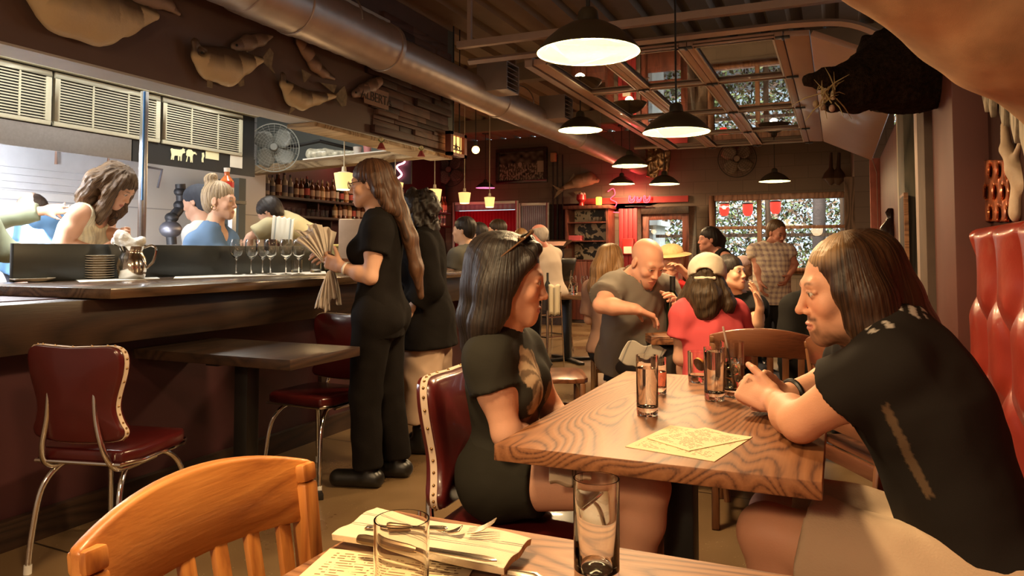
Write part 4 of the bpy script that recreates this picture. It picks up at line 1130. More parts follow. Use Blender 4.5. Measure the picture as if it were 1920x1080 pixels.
t = thing('licence_plate', 'old licence plate with raised letters at the top left of the plank collage', 'sign', (a.x, a.y, a.z))
MB().box((XS + .055, a.y, b.z - .10), (XS + .06, a.y + .34, b.z + .045)).build('plate', mat('rusty_plate', (.28, .16, .11), .5), t)
tc_ = bpy.data.curves.new('plate_text', 'FONT'); tc_.body = 'ALBERTA'; tc_.size = .105; tc_.extrude = .003; tc_.align_x = 'CENTER'
tt_ = bpy.data.objects.new('tmp', tc_); to = bpy.data.objects.new('lettering', bpy.data.meshes.new_from_object(tt_)); bpy.data.objects.remove(tt_); COL.objects.link(to); to.data.materials.clear(); to.data.materials.append(mat('plate_dark_ink', (.04, .02, .015), .6)); to.parent = t
to.rotation_euler = (R(90), 0, R(90)); to.location = Vector((XS + .0605, a.y + .17, b.z - .065)) - Vector((a.x, a.y, a.z))
for q, lb in (((715, 268, XS + .1), 'small skeleton toy with red dress standing on the timber ledge'), ((790, 283, XS + .1), 'little green and red toy figure on the timber ledge')):
    c = AX(*q); t = thing('toy_figure', lb, 'figurine', c)
    MB().lathe([(.001, -.05), (.035, -.05), (.012, 0), (.001, 0)], c, 10).build('skirt', mat('toy_red', (.35, .05, .05), .6), t); MB().sphere(c + Vector((0, 0, .03)), .018, 8).build('head', M_decal, t); MB().tube([c + Vector((0, -.04, .02)), c + Vector((0, 0, 0)), c + Vector((0, .04, .03))], .006, 6).build('arms', mat('toy_green', (.15, .2, .06), .6), t)
# stained-glass lantern sign
def stained():
    a, b = AX(842, 252, XS + .12), AX(876, 298, XS + .12); y0, z1 = a.y, a.z; y1, z0 = max(b.y, y0 + .8), b.z
    z1 = AX(842, 245, XS + .12).z; z0 = AX(842, 290, XS + .12).z; y1 = AX(872, 270, XS + .12).y
    t = thing('stained_glass_lamp', 'glowing orange stained-glass panel in a wooden frame right of the plank collage', 'lamp', (XS + .1, y0, z0))
    mb = MB(); X0, X1 = XS + .08, XS + .14
    mb.box((X0, y0, z0), (X1, y1, z0 + .03)).box((X0, y0, z1 - .03), (X1, y1, z1)).box((X0, y0, z0), (X1, y0 + .05, z1)).box((X0, y1 - .05, z0), (X1, y1, z1)); mb.build('frame', M_redwood, t)
    MB().box((XS + .10, y0 + .05, z0 + .03), (XS + .105, y1 - .05, z1 - .03)).build('glass', emat('amber_art_glass', (1, .42, .12), 1.1), t)
    W = y1 - y0; H = z1 - z0; L_ = MB(); X = XS + .107
    for k in (.25, .5, .75): L_.beam((X, y0 + W * k, z0 + .03), (X, y0 + W * k, z1 - .03), .012, .006, (1, 0, 0))
    for k in (.3,): L_.beam((X, y0 + .05, z0 + H * k), (X, y1 - .05, z0 + H * k), .012, .006, (1, 0, 0))
    for c_ in (.38, .62): L_.tube([(X, y0 + W * (c_ + .12 * math.cos(a_)), z0 + H * (.3 + .16 * math.sin(a_))) for a_ in np.linspace(0, PI, 9)], .006, 5)
    L_.tube([(X, y0 + W * .42, z0 + H * .32), (X, y0 + W * .5, z0 + H * .62), (X, y0 + W * .58, z0 + H * .32)], .006, 5)
    L_.build('lead_lines', M_dark, t)
    MB().box((XS + .099, y0 + .06, z0 + .04), (XS + .1005, y1 - .06, z0 + H * .28)).build('red_glass', mat('dark_red_glass', (.25, .03, .02), .2), t)
    MB().tube([(XS + .11, y0 + .1, z1), (XS + .11, y0 + .1, ZC)], .006, 5).tube([(XS + .11, y1 - .1, z1), (XS + .11, y1 - .1, ZC)], .006, 5).build('hanger', M_dark, t)
stained()
c = P(892, 281, 8.6); t = thing('bare_bulb', 'glowing bare bulb hanging right of the stained-glass panel', 'light bulb', c)
MB().sphere(c, .045, 12).build('bulb', emat('orange_bulb', (1, .50, .10), 7), t); MB().cyl(c + Vector((0, 0, .04)), c + Vector((0, 0, .1)), .02).tube([c + Vector((0, 0, .1)), (c.x, c.y, ZC)], .005, 6).build('socket', M_dark, t)
# ================================================================== FAR WALL
def wallbox(px0, py0, px1, py1, y=YF): a, b = AY(px0, py1, y), AY(px1, py0, y); return a.x, a.z, b.x, b.z
x0, z0, x1, z1 = wallbox(932, 276, 1027, 346)
t = thing('framed_picture', 'large dark framed crowd scene hanging on the far wall', 'picture', ((x0 + x1) / 2, YF, z0))
mb = MB(); w = .06; y0, y1 = YF - .06, YF - .002
mb.box((x0, y0, z0), (x1, y1, z0 + w)).box((x0, y0, z1 - w), (x1, y1, z1)).box((x0, y0, z0 + w), (x0 + w, y1, z1 - w)).box((x1 - w, y0, z0 + w), (x1, y1, z1 - w)); mb.build('frame', M_dkwood, t, bevel=.005)
def pcol(u_, v_):
    n1 = mnoise.noise((u_ * 9, v_ * 7, 0)); n2 = mnoise.noise((u_ * 30, v_ * 12, 3)); k = .12 + .15 * n1 + (.25 if n2 > .15 and v_ < .6 else 0)
    if (u_ - .47) ** 2 * 9 + (v_ - .55) ** 2 * 3 < .02: k = .5
    if abs(v_ - .1 - (u_ - .3) * .8) < .03 and .3 < u_ < .62: k = .4
    if v_ < .4 and abs(math.sin(u_ * 60)) > .8 and n2 > 0: k = .5
    if u_ > .85 and .25 < v_ < .65: k = .55
    k = max(.02, k); return (k * .75, k * .62, k * .48)
colgrid('canvas', lambda u_, v_: (x0 + w + (x1 - x0 - 2 * w) * u_, YF - .03, z0 + w + (z1 - z0 - 2 * w) * v_), 110, 80, pcol, attrmat('glazed_print', .15, spec=.6), t, solid=.004)
# shelving unit with cowhide back
x0, z0, x1, z1 = wallbox(1075, 393, 1153, 500)
SX0, SX1 = x0, x1; ys = YF - .42
t = thing('shelving_unit', 'dark shelving unit with a cowhide-patterned back on the far wall', 'shelf', ((x0 + x1) / 2, YF - .2, 0))
MB().box((x0, ys, 0), (x0 + .04, YF - .01, z1)).build('side_panel', M_redwood, t); MB().box((x1 - .04, ys, 0), (x1, YF - .01, z1)).build('side_panel', M_redwood, t)
MB().box((x0 - .03, ys - .03, z1), (x1 + .03, YF - .01, z1 + .06)).build('top_board', M_redwood, t, bevel=.005)
hide_m, nt, b = newmat('cowhide'); n = node(nt, 'ShaderNodeTexNoise', Scale=9.0, Detail=2.0, Distortion=.8); nt.links.new(coords(nt), n.inputs['Vector']); r = ramp(nt, n.outputs[0], [(.49, (.012, .008, .006)), (.52, (.50, .40, .28))]); nt.links.new(r.outputs[0], b.inputs['Base Color'])
MB().box((x0 + .04, YF - .03, .8), (x1 - .04, YF - .012, z1)).build('hide_back', hide_m, t)
zz = [AY(1100, q, YF - .4).z for q in (416, 451, 487)]
for z in zz: MB().box((x0 + .04, ys, z - .02), (x1 - .04, YF - .03, z)).build('shelf_board', M_redwood, t)
for s_ in (0, 1):
    xa = x0 + .04 + s_ * (x1 - x0 - .08) / 2; MB().box((xa + .003, ys, .06), (xa + (x1 - x0 - .08) / 2 - .003, ys + .02, zz[2] - .03)).build('cabinet_door', M_redwood, t, bevel=.003)
MB().box((x0 + .04, ys + .02, .0), (x1 - .04, YF - .03, .06)).build('plinth', M_dkwood, t)
tag(MB().box((x0 + .05, ys + .03, zz[1] + .001), (x0 + .27, ys + .2, zz[1] + .09)).build('pink_box', mat('pink_cardboard', (.6, .1, .12), .6)), 'pink box lying at the left end of the middle cowhide shelf', 'box')
M_gl = glassmat('clear_glass', (1, 1, 1), 0, 1.45)
for i in range(5):
    px = x0 + .42 + i * .07; tag(MB().lathe([(.001, 0), (.022, 0), (.026, .09), (.024, .09), (.020, .005), (.001, .005)], (px, ys + .1, zz[0] + .001), 12).build('small_glass', M_gl), 'little drinking glass in the row on the top cowhide shelf', 'glass', 'little glasses on the top cowhide shelf')
M_neon = emat('red_neon', (1, .03, .06), 3); M_redobj = mat('red_glazed', (.5, .03, .03), .3)
c = AY(1090, 378, YF - .25); t = thing('skull_planter', 'red vase with a crown-shaped top on the left end of the shelving unit', 'ornament', (c.x, c.y, z1 + .06))
MB().lathe([(.001, 0), (.05, 0), (.04, .06), (.085, .11), (.08, .2), (.06, .2), (.001, .19)], (c.x, c.y, z1 + .061), 18).build('bowl', M_redobj, t)
for a in range(5): MB().sphere((c.x + .05 * math.cos(a * 1.25), c.y + .05 * math.sin(a * 1.25), z1 + .27), .03, 7).build('bud', mat('pale_bud', (.6, .35, .3), .5), t)
c = AY(1123, 388, YF - .25); tag(MB().lathe([(.001, 0), (.05, 0), (.052, .14), (.04, .15), (.001, .13)], (c.x, c.y, z1 + .061), 16).build('candle', emat('yellow_candle', (1, .45, .04), 1.6)), 'glowing yellow candle on top of the shelving unit', 'candle')
x0, z0, x1, z1b = wallbox(1093, 367, 1291, 384)
tag(MB().box((x0, YF - .05, z0), (x1, YF - .004, z1b)).build('sign_board', mat('red_board', (.35, .03, .03), .6)), 'long red board behind the neon birds above shelf and door', 'board')
def neon_bird(px, s, lab):
    c = AY(px, 375, YF - .10); t = thing('neon_rooster', lab, 'neon sign', c, 'neon birds')
    pts = [(-.5, .9), (-.3, 1.0), (-.1, .8), (-.1, .3), (.25, .05), (.6, .3), (.9, .9), (.95, .3), (.7, -.3), (.2, -.6), (-.3, -.5), (-.55, -.1), (-.45, .4)]
    MB().tube(bez([c + Vector((a * s, 0, b_ * s)) for a, b_ in pts + [pts[0]]], 4), .008, 6).build('neon_tube', M_neon, t)
    MB().tube(bez([c + Vector((a * s, 0, b_ * s)) for a, b_ in ((-.2, 0), (.1, -.25), (.4, 0), (.1, .05))], 4), .006, 6).build('neon_wing', M_neon, t)
    MB().box((c.x - .11, YF - .085, c.z - .11), (c.x + .11, YF - .055, c.z - .10)).build('bracket', M_dark, t)
neon_bird(1183, .075, 'left red neon rooster of the three above the door'); neon_bird(1197, .055, 'small middle red neon bird above the door'); neon_bird(1211, .075, 'right red neon rooster of the three above the door')
c = AY(1150, 375, YF - .1); t = thing('neon_dancer', 'red neon figure above the right end of the shelving unit', 'neon sign', c)
MB().tube(bez([c + Vector(v_) for v_ in ((-.1, 0, .15), (0, 0, .2), (.03, 0, .1), (-.05, 0, .02), (.06, 0, -.05), (0, 0, -.15), (-.1, 0, -.2), (.1, 0, -.22))], 5), .008, 6).build('neon_tube', M_neon, t)
x0, z0, x1, z1b = wallbox(1163, 391, 1196, 560)
t = thing('plank_shutter', 'tall red plank shutter between the shelving unit and the glazed door', 'shutter', (x0, YF, 0))
for i in range(4): MB().box((x0 + (x1 - x0) * i / 4, YF - .05, .3), (x0 + (x1 - x0) * (i + 1) / 4 - .006, YF - .01, z1b)).build('board', mat('bright_red_board', (.35, .02, .03), .55), t, bevel=.003)
c = AY(1178, 460, YF - .12); t = thing('paper_dispenser', 'red lit dispenser on the lower part of the plank shutter', 'dispenser', c)
MB().box((c.x - .1, YF - .16, c.z - .16), (c.x + .1, YF - .052, c.z + .12)).build('case', M_redobj, t, bevel=.02); MB().box((c.x - .07, YF - .165, c.z - .14), (c.x + .07, YF - .161, c.z - .02)).build('front', M_paperw, t)
# host stand left of the shelving unit
a = AY(1065, 455, 11.9); t = thing('host_stand', 'dark host stand with a pale paper on its sloping top', 'stand', (a.x - .25, 11.9, 0))
MB().box((a.x - .5, 11.7, 0), (a.x, 12.1, a.z - .1)).build('body', M_dkwood, t); MB().prism([(-.5, 0), (.0, 0), (.0, .45), (-.5, .45)], (a.x, 11.68, a.z - .09), (1, 0, 0), (0, .95, .25), .03).build('top', M_dkwood, t)
tag(MB().prism([(-.45, 0), (-.0, 0), (-.05, .3), (-.4, .3)], (a.x, 11.66, a.z - .055), (1, 0, 0), (0, .95, .25), .004).build('paper_sheet', mat('pink_paper', (.6, .35, .28), .8)), 'pale sheet on the host stand', 'paper')
# wall conduit, string lights, small sconce
for px in (1037, 1045, 1055): pipe('thin conduit running down the far wall left of the jack fish (px order %s)' % {1037: 'leftmost', 1045: 'middle', 1055: 'rightmost'}[px], [AY(px, 290, YF - .03), AY(px, 480, YF - .03)], .012, M_dark, 'conduit')
for o in bpy.data.objects:
    if o.name.startswith('conduit'): o['label'] = 'thin dark conduit running down the far wall left of the jack fish'; o['group'] = 'wall conduits'
a = AY(1038, 295, YF - .06); tag(MB().cbox(a, (.10, .08, .16)).build('wall_sconce', mat('tan_sconce', (.45, .25, .12), .6), bevel=.01), 'small tan box on the conduit beside the framed picture', 'box')
# hanging gold foil bunch
pr = []; g = random.Random(8)
for i in range(16):
    px = g.uniform(1215, 1255); a = A(AY(px, g.uniform(275, 295), YF - .5)); b_ = A(AY(px + g.uniform(-5, 5), g.uniform(305, 332), YF - .5)); pr.append(cone(a, b_, .05, .03, .02))
o = blob('dried_bunch', pr, .014, mat('bronze_foil', (.30, .17, .08), .25, metal=.7, var=.5, nscale=25), disp=lambda p: .016 * snoise(p, 50, 3)); tag(o, 'shiny bronze dried bunch hanging above the neon wall', 'decoration')
c = AY(1382, 298, YF - .15); round_fan('wall_fan', 'dark wall fan high on the far wall beneath the overhead door', c, .30, (.1, -1, 0), M_dark, mat('fan_blade_brown', (.22, .16, .11), .4), 20)
c = AY(842, 318, YF - .15); round_fan('wall_fan', 'dark round fan on the back wall behind the small bar lamps', c, .33, (.2, -1, 0), M_dark, M_soffit, 20)
# pair of gourd-like fishing floats and cable coil right of window
t = thing('hanging_instruments', 'pair of dark long-necked gourds hanging by the upper right of the picture window', 'ornament', AY(1562, 290, 12.1))
for px, dx in ((1558, 0), (1572, 6)):
    a, b_, c_ = AY(px + dx * .2, 286, 12.1), AY(px, 315, 12.1), AY(px - 1, 335, 12.1)
    MB().tube([a, b_, (b_ + c_) / 2, c_, c_ - Vector((0, 0, .1))], [.02, .03, .09, .12, .02], 12).build('gourd', mat('dark_gourd', (.05, .025, .015), .4), t)
a = AY(1601, 385, 11.0); t = thing('cable_coil', 'coil of pale cable hanging right of the picture window', 'cable', a)
for k in range(5): MB().tube([a + Vector((.07 * math.cos(q) * (1 - .1 * k), -.02 * k, .26 * math.sin(q))) for q in np.linspace(0, 2 * PI, 25)[:-1]], .006, 6, closed=True).build('loop', mat('pale_cable', (.30, .2, .14), .6), t)
# objects by the right-hand opening
a = P(1670, 430, 7.0); t = thing('dark_bottle_vase', 'round dark bottle standing on a shelf in the side opening', 'bottle', a)
MB().lathe([(.001, -.16), (.06, -.15), (.10, -.08), (.09, .02), (.04, .08), (.03, .12), (.045, .16), (.02, .2), (.001, .2)], a, 20).build('body', mat('dark_ceramic', (.02, .01, .01), .2), t)
MB().box((a.x - .16, a.y - .1, a.z - .20), (a.x + .1, a.y + .1, a.z - .165)).build('stand_top', M_oldwood, t); MB().box((a.x - .04, a.y - .04, 0), (a.x + .04, a.y + .04, a.z - .2)).build('stand_post', M_oldwood, t)
a, b_ = P(1742, 360, 4.75), P(1752, 500, 4.75)
t = thing('narrow_picture', 'narrow framed picture seen edge-on between the green posts and the column', 'picture', b_)
MB().box((.40, a.y - .02, b_.z), (.425, a.y + .32, a.z)).build('frame', M_oak2, t); MB().box((.398, a.y + .01, b_.z + .02), (.3995, a.y + .29, a.z - .02)).build('print', M_dark, t)
# chrome espresso gadgets behind the long-haired man
for i, (q, r) in enumerate((((1712, 565), .05), ((1728, 572), .055), ((1742, 590), .05))):
    a = P(*q, 4.3); tag(MB().lathe([(.001, -r), (r * .8, -r), (r, 0), (r * .6, r), (.02, r * 1.5), (.001, r * 1.5)], a, 16).build('shiny_pot', M_chrome if i == 0 else M_dark), ['chrome pot on the side ledge behind the shoulder of the long-haired man', 'black pot in the middle of the side ledge', 'black pot nearest the column on the side ledge'][i], 'pot')
a = P(1728, 600, 4.3); t = thing('side_ledge', 'small dark ledge with pots behind the shoulder of the long-haired man', 'shelf', (a.x, a.y, 0)); MB().box((a.x - .16, a.y - .12, a.z + .02), (a.x + .17, a.y + .12, a.z + .045)).build('board', M_dkwood, t); MB().box((a.x - .1, a.y - .1, 0), (a.x + .12, a.y + .1, a.z + .02)).build('cabinet', M_dkwood, t)
# speaker on the column
a = P(1830, 372, 3.5); t = thing('wall_speaker', 'small black speaker box bracketed to the brown column', 'speaker', a)
MB().cbox(a, (.10, .12, .15), Matrix.Rotation(R(20), 3, 'Z')).build('cabinet', M_dark, t, bevel=.01); MB().cbox(a + Vector((-.060, -.02, 0)), (.02, .11, .14), Matrix.Rotation(R(20), 3, 'Z')).build('grille', mat('speaker_grille', (.12, .08, .06), .7), t); MB().tube([a + Vector((0, 0, -.07)), a + Vector((0, .02, -.30)), a + Vector((.05, .2, -.3))], .008, 6).build('cable', M_dark, t)
# ================================================================== TAXIDERMY right
M_fur_b = mat('black_fur', (.022, .013, .008), .9, var=.5, nscale=60, bmp=.8, bscale=180, spec=.1)
def furd(f, amp, seed=2): return lambda p: amp * snoise(p, f, seed) + amp * .6 * snoise(p, f * 2.7, seed + 1)
def Q_(px, py, d): return np.array(P(px, py, d), float)
pr = [cone(Q_(1800, 110, 3.75), Q_(1690, 130, 3.7), .25, .21, .08), cone(Q_(1690, 130, 3.7), Q_(1605, 160, 3.6), .20, .125, .08), cone(Q_(1605, 155, 3.6), Q_(1550, 148, 3.52), .09, .05, .05), cone(Q_(1550, 147, 3.52), Q_(1516, 150, 3.5), .045, .026, .03),
      cone(Q_(1605, 180, 3.58), Q_(1560, 195, 3.52), .07, .04, .04), ell(Q_(1650, 85, 3.65), (.03, .03, .07), None, .03), ell(Q_(1622, 88, 3.75), (.03, .03, .06), None, .03)]
o = blob('boar_mount', pr, .011, M_fur_b, disp=furd(45, .012)); tag(o, 'black furry boar mount with open jaws jutting out under the overhead door', 'taxidermy'); OFF[o.name] = Vector((0, 0, 0))
M_ivory = mat('ivory', (.55, .42, .28), .4)
for q0, q1, q2 in (((1552, 185), (1545, 175), (1549, 166)), ((1566, 190), (1560, 180), (1563, 170))):
    MB().tube(bez([P(*q0, 3.5), P(*q1, 3.48), P(*q2, 3.49)], 4), [.012] * 4 + [.009] * 4 + [.002], 8).build('tusk', M_ivory, o)
g = random.Random(4); mb = MB()
for i in range(26):
    a = P(g.uniform(1530, 1570), g.uniform(165, 195), g.uniform(3.44, 3.52)); d = Vector((g.gauss(0, 1), g.gauss(0, 1), g.gauss(0, 1) + .6)).normalized() * g.uniform(.06, .16); mb.tube([a, a + d * .5 + Vector((0, 0, .01)), a + d], [.003, .003, .001], 5)
tag(mb.build('dried_twigs', mat('dry_twig', (.30, .22, .10), .8)), 'tuft of dried twigs held in the jaws of the boar mount', 'twigs', kind='stuff')
for i, (q, cc) in enumerate((((1542, 200), (.35, .25, .16)), ((1560, 203), (.30, .18, .14)), ((1530, 195), (.22, .14, .07)))):
    tag(MB().sphere(P(*q, 3.47), .014, 8, (1, 1, 1.3)).build('dried_pod', mat('pod%d' % i, cc, .6, bmp=.3)), ['pale dried pod hanging in the middle under the boar jaws', 'pinkish dried pod on the right under the boar jaws', 'brown dried pod on the left under the boar jaws'][i], 'dried pod')
# tan short-haired animal shoulder overhead
pr = [cone(Q_(1640, -125, 1.35), Q_(1900, -8, 1.45), .12, .17, .08), cone(Q_(1900, -8, 1.45), Q_(2070, 115, 1.5), .16, .18, .08), cone(Q_(1900, -100, 1.45), Q_(2080, -60, 1.6), .2, .3, .1)]
o = blob('elk_shoulder_mount', pr, .009, mat('tan_short_fur', (.50, .31, .17), .85, var=.35, nscale=6, bmp=.25, bscale=700, spec=.08, bdist=.003), disp=furd(16, .006)); tag(o, 'large tan-furred animal mount looming overhead in the top right corner', 'taxidermy')
# pale picket ends, antler and amber relief on the booth wall
XW = .60
M_pick = mat('peeling_white_picket', (.42, .36, .27), .8, var=.6, nscale=35, stretch=(1, 1, .25)); g = random.Random(2)
tpk = thing('picket_valance', 'row of peeling white picket ends pointing down on the wall above the booth', 'wall decoration', (XW, 3, 2))
for i, (pxa, pxb, pyb) in enumerate(((1824, 1842, 200), (1854, 1862, 205), (1864, 1874, 215), (1888, 1897, 240), (1908, 1920, 262), (1926, 1940, 290))):
    a = AX(pxa, 100, XW); b_ = AX(pxb, 100, XW); zb = AX((pxa + pxb) / 2, pyb, XW).z; w = abs(a.y - b_.y); y = min(a.y, b_.y)
    MB().prism([(0, zb + .05), (w * .3, zb - .02), (w, zb + .06), (w, 2.35), (0, 2.35)], (XW - .03, y, 0), (0, 1, 0), (0, 0, 1), .02).build('picket', M_pick, tpk, bevel=.002)
struct('trim_13', MB().box((XW, 2.1, 1.3), (.775, 3.70, ZC)), mat('dark_red_wall_panel', (.035, .012, .009), .9, var=.2, spec=.1))
pts = [P(1883, 235, 2.75), P(1888, 280, 2.7), P(1905, 318, 2.65), P(1930, 345, 2.6)]
o = blob('antler', [cone(np.array(pts[i]), np.array(pts[i + 1]), .012 + .008 * i, .02 + .008 * i, .02) for i in range(3)] + [cone(np.array(P(1908, 330, 2.65)), np.array(P(1905, 395, 2.66)), .030, .040, .03, (1, 0, 0), 1.8), cone(np.array(P(1898, 312, 2.67)), np.array(P(1918, 255, 2.6)), .014, .008, .02)], .006, mat('bleached_antler', (.50, .36, .24), .6, bmp=.3), disp=furd(30, .002)); tag(o, 'bleached moose antler on the wall above the booth', 'antler')
o = MB().grid(lambda u_, v_: tuple(AX(1832 + 60 * u_, 300 + 115 * v_, XW - .012 - .01 * math.sin(u_ * 23) * math.sin(v_ * 9))), 40, 30).build('foil_panel', mat('red_gold_foil', (.55, .16, .06), .25, metal=.7, var=.7, nscale=14), solid=.006)
tag(o, 'crinkled red and gold foil panel on the wall behind the wall speaker', 'wall decoration')
# ================================================================== TABLE THINGS
def zat(q, z): return AZ(q[0], q[1], z)
M_water = glassmat('water', (1, 1, 1), 0, 1.33); M_ice = glassmat('ice', (.95, .98, 1), .15, 1.3)
M_tglass = glassmat('tumbler_glass', (.98, .97, .94), 0, 1.5)
def tumbler(label, c, H=.16, r=.032, water=.0, wcol=None, name='water_glass', base=.02, group='tall water glasses'):
    t = thing(name, label, 'glass', c, group); c = Vector(c)
    pr = [(.001, 0), (r * .92, 0), (r * .97, .003), (r, .02), (r * 1.02, H), (r * .96, H), (r * .93, base + .006), (r * .8, base), (.001, base - .003)]
    MB().lathe([(.001, .0005)] + [(a, b_ + .0005) for a, b_ in pr[1:]], c, 48).build('glass_body', M_tglass, t)
    if water: MB().lathe([(.001, base + .001), (r * .78, base + .002), (r * .925, base + .010), (r * .955, water), (.001, water)], c, 40).build('water', wcol or M_water, t)
    return t
TZ = .7505
tumbler('tall water glass standing alone in the middle of the oak table', zat((1214, 778), TZ), .165, .030, .13, base=.022)
tumbler('slim glass of pink drink behind the lone water glass', zat((1237, 738), TZ), .115, .022, .07, glassmat('pink_drink', (.9, .35, .3), 0, 1.33))
t = tumbler('short rocks glass with an orange slice', zat((1312, 716), TZ), .105, .040, 0, base=.02)
c = zat((1312, 716), TZ) + Vector((0, 0, .06))
MB().cyl(c + Vector((-.002, -.003, .0)), c + Vector((.002, .003, .003)), .024, n=24).build('orange_slice', mat('orange_flesh', (.85, .30, .03), .4), t)
tumbler('tall full water glass nearest the clasped hands, in front of the iced drink', zat((1340, 750), TZ), .160, .031, .148, base=.022)
t = tumbler('tall iced drink with a straw beside the clasped hands', zat((1374, 742), TZ), .170, .036, .10, glassmat('pale_drink', (.95, .85, .6), 0, 1.33), base=.02)
c = zat((1374, 742), TZ); g = random.Random(3)
for i in range(7):
    p = c + Vector((g.uniform(-.014, .014), g.uniform(-.014, .014), .035 + i * .012)); MB().cbox(p, (.02, .02, .018), Matrix.Rotation(g.uniform(0, 3), 3, Vector((g.random(), g.random(), 1)))).build('ice_cube', M_ice, t, bevel=.004)
MB().tube([c + Vector((.01, -.01, .03)), c + Vector((-.03, .02, .215))], .0035, 8).build('straw', mat('clear_straw', (.7, .5, .4), .3), t)
tumbler('empty tall glass on the nearest table in front of the woman', Vector((*zat((1119, 1096), TZ).xy, TZ)), .142, .031, 0, base=.02)
tumbler('empty round tumbler standing on the menu of the nearest table', Vector((*zat((752, 1165), TZ).xy, TZ + .003)), .120, .0335, .0, base=.008)
def sheet(name, label, c4_, z, m, cat='menu', th=.0012):
    v = [zat(q, z) for q in c4_]; o_ = v[0]; mb = MB()
    # local frame so the print follows the sheet
    u_ = (v[1] - v[0]); w_ = (v[3] - v[0]); L = u_.length; H = w_.length; ang = math.atan2(u_.y, u_.x)
    me = MB().box((0, 0, 0), (L, H, th)).build(name, m); me.location = o_; me.rotation_euler = (0, 0, ang); return tag(me, label, cat)
M_menu = textpaper('menu_paper', (.74, .60, .36), (.22, .13, .06), 26, 34)
sheet('paper_menu', 'larger printed menu sheet lying under the smaller one on the oak table', [(1338, 866), (1172, 835), (1258, 798), (1405, 820)][1:] + [(1338, 866)] if False else [(1172, 838), (1340, 866), (1405, 820), (1258, 798)], TZ, M_menu)
sheet('paper_menu', 'smaller printed menu sheet lying askew on top of the larger one', [(1213, 822), (1292, 846), (1388, 820), (1310, 799)], TZ + .002, textpaper('menu_paper_small', (.76, .62, .38), (.2, .12, .06), 22, 26, lim=.44))
sheet('paper_menu', 'printed menu sheet under the tumbler on the nearest table', [(540, 1100), (850, 1130), (830, 1055), (638, 1032)], TZ, textpaper('menu_paper_near', (.74, .60, .36), (.22, .13, .06), 22, 16, lim=.46))
sheet('paper_menu', 'blank sheet in front of the bald man', [(1190, 616), (1250, 617), (1247, 602), (1178, 603)], TZ, mat('cream_sheet', (.75, .64, .40), .8), 'paper')
# folded striped napkin with cutlery on the near table
NC = [zat(q, TZ + .012) for q in ((622, 1012), (945, 1075), (996, 1022), (706, 962))]
def bil(u_, v_): return NC[0] * (1 - u_) * (1 - v_) + NC[1] * u_ * (1 - v_) + NC[2] * u_ * v_ + NC[3] * (1 - u_) * v_
def nfn(u_, v_):
    p = bil(u_, v_); p.z = TZ + .016 + .003 * math.sin(u_ * 7 + v_ * 2) * (v_) + .002 * math.sin(v_ * 11 + u_ * 5)
    return p
def ncol(u_, v_):
    for s_ in (.40, .45, .66, .70): 
        if abs(v_ - s_ - .015 * math.sin(u_ * 8)) < .009: return (.22, .19, .16)
    return (.68, .56, .39)
nap = colgrid('striped_napkin', nfn, 60, 110, ncol, M_cloth, solid=.010); tag(nap, 'folded cream napkin with grey stripes under the cutlery on the nearest table', 'napkin')
md = nap.modifiers.new('bev', 'BEVEL'); md.width = .005; md.segments = 3
M_cut = mat('worn_steel', (.55, .45, .33), .22, metal=1)
def knife(label, a, b_, z=TZ + .028):
    a, b_ = zat(a, z), zat(b_, z); d = b_ - a; L = d.length; u_ = d.normalized(); v_ = Vector((-u_.y, u_.x, 0)); t = thing('table_knife', label, 'knife', a, 'table knives')
    MB().prism([(L * .45, -.007), (L * .93, -.009), (L, -.003), (L * .97, .004), (L * .9, .007), (L * .45, .006)], a, u_, v_, .002).build('blade', M_cut, t, bevel=.0006)
    MB().tube([a, a + u_ * L * .05, a + u_ * L * .40, a + u_ * L * .46], [.006, .0075, .0055, .004], 10).build('handle', mat('dark_handle_steel', (.14, .09, .05), .3, metal=.8), t)
knife('table knife with its blade pointing right, nearest the napkin edge', (672, 1010), (934, 1052)); knife('second table knife lying behind on the striped napkin, half behind the tumbler', (720, 988), (840, 991))
def fork():
    a, b_ = zat((838, 990), TZ + .03), zat((930, 996), TZ + .03); b_.z += .004; t = thing('fork', 'fork with curved tines on the striped napkin', 'fork', a)
    u_ = (b_ - a).normalized(); v_ = Vector((-u_.y, u_.x, 0)); L = (b_ - a).length; up = Vector((0, 0, 1))
    MB().grid(lambda s_, r_: tuple(a - u_ * .02 + u_ * L * .55 * s_ + v_ * (r_ - .5) * (.006 + .018 * max(0, (s_ - .5) * 2)) + up * (-.006 * math.sin(s_ * 3.1))), 12, 4).build('neck', M_cut, t, solid=.002)
    for k in range(4): MB().tube([a + u_ * L * (.44 + .5 * q) + v_ * (k - 1.5) * .006 + up * (-.004 + .014 * q * q) for q in (0, .3, .6, .9, 1.1)], [.0017, .0017, .0016, .0013, .0008], 6).build('tine', M_cut, t)
    MB().grid(lambda s_, r_: tuple(a - u_ * .02 - u_ * .11 * s_ + v_ * (r_ - .5) * (.006 + .008 * s_)), 8, 3).build('handle', M_cut, t, solid=.002)
fork()
a = zat((945, 1078), TZ + .004); tag(MB().tube([a, a + Vector((.05, -.01, .004)), a + Vector((.09, -.02, 0))], [.008, .012, .004], 10).build('spoon', M_cut), 'spoon peeking in at the bottom edge of the photo', 'spoon')
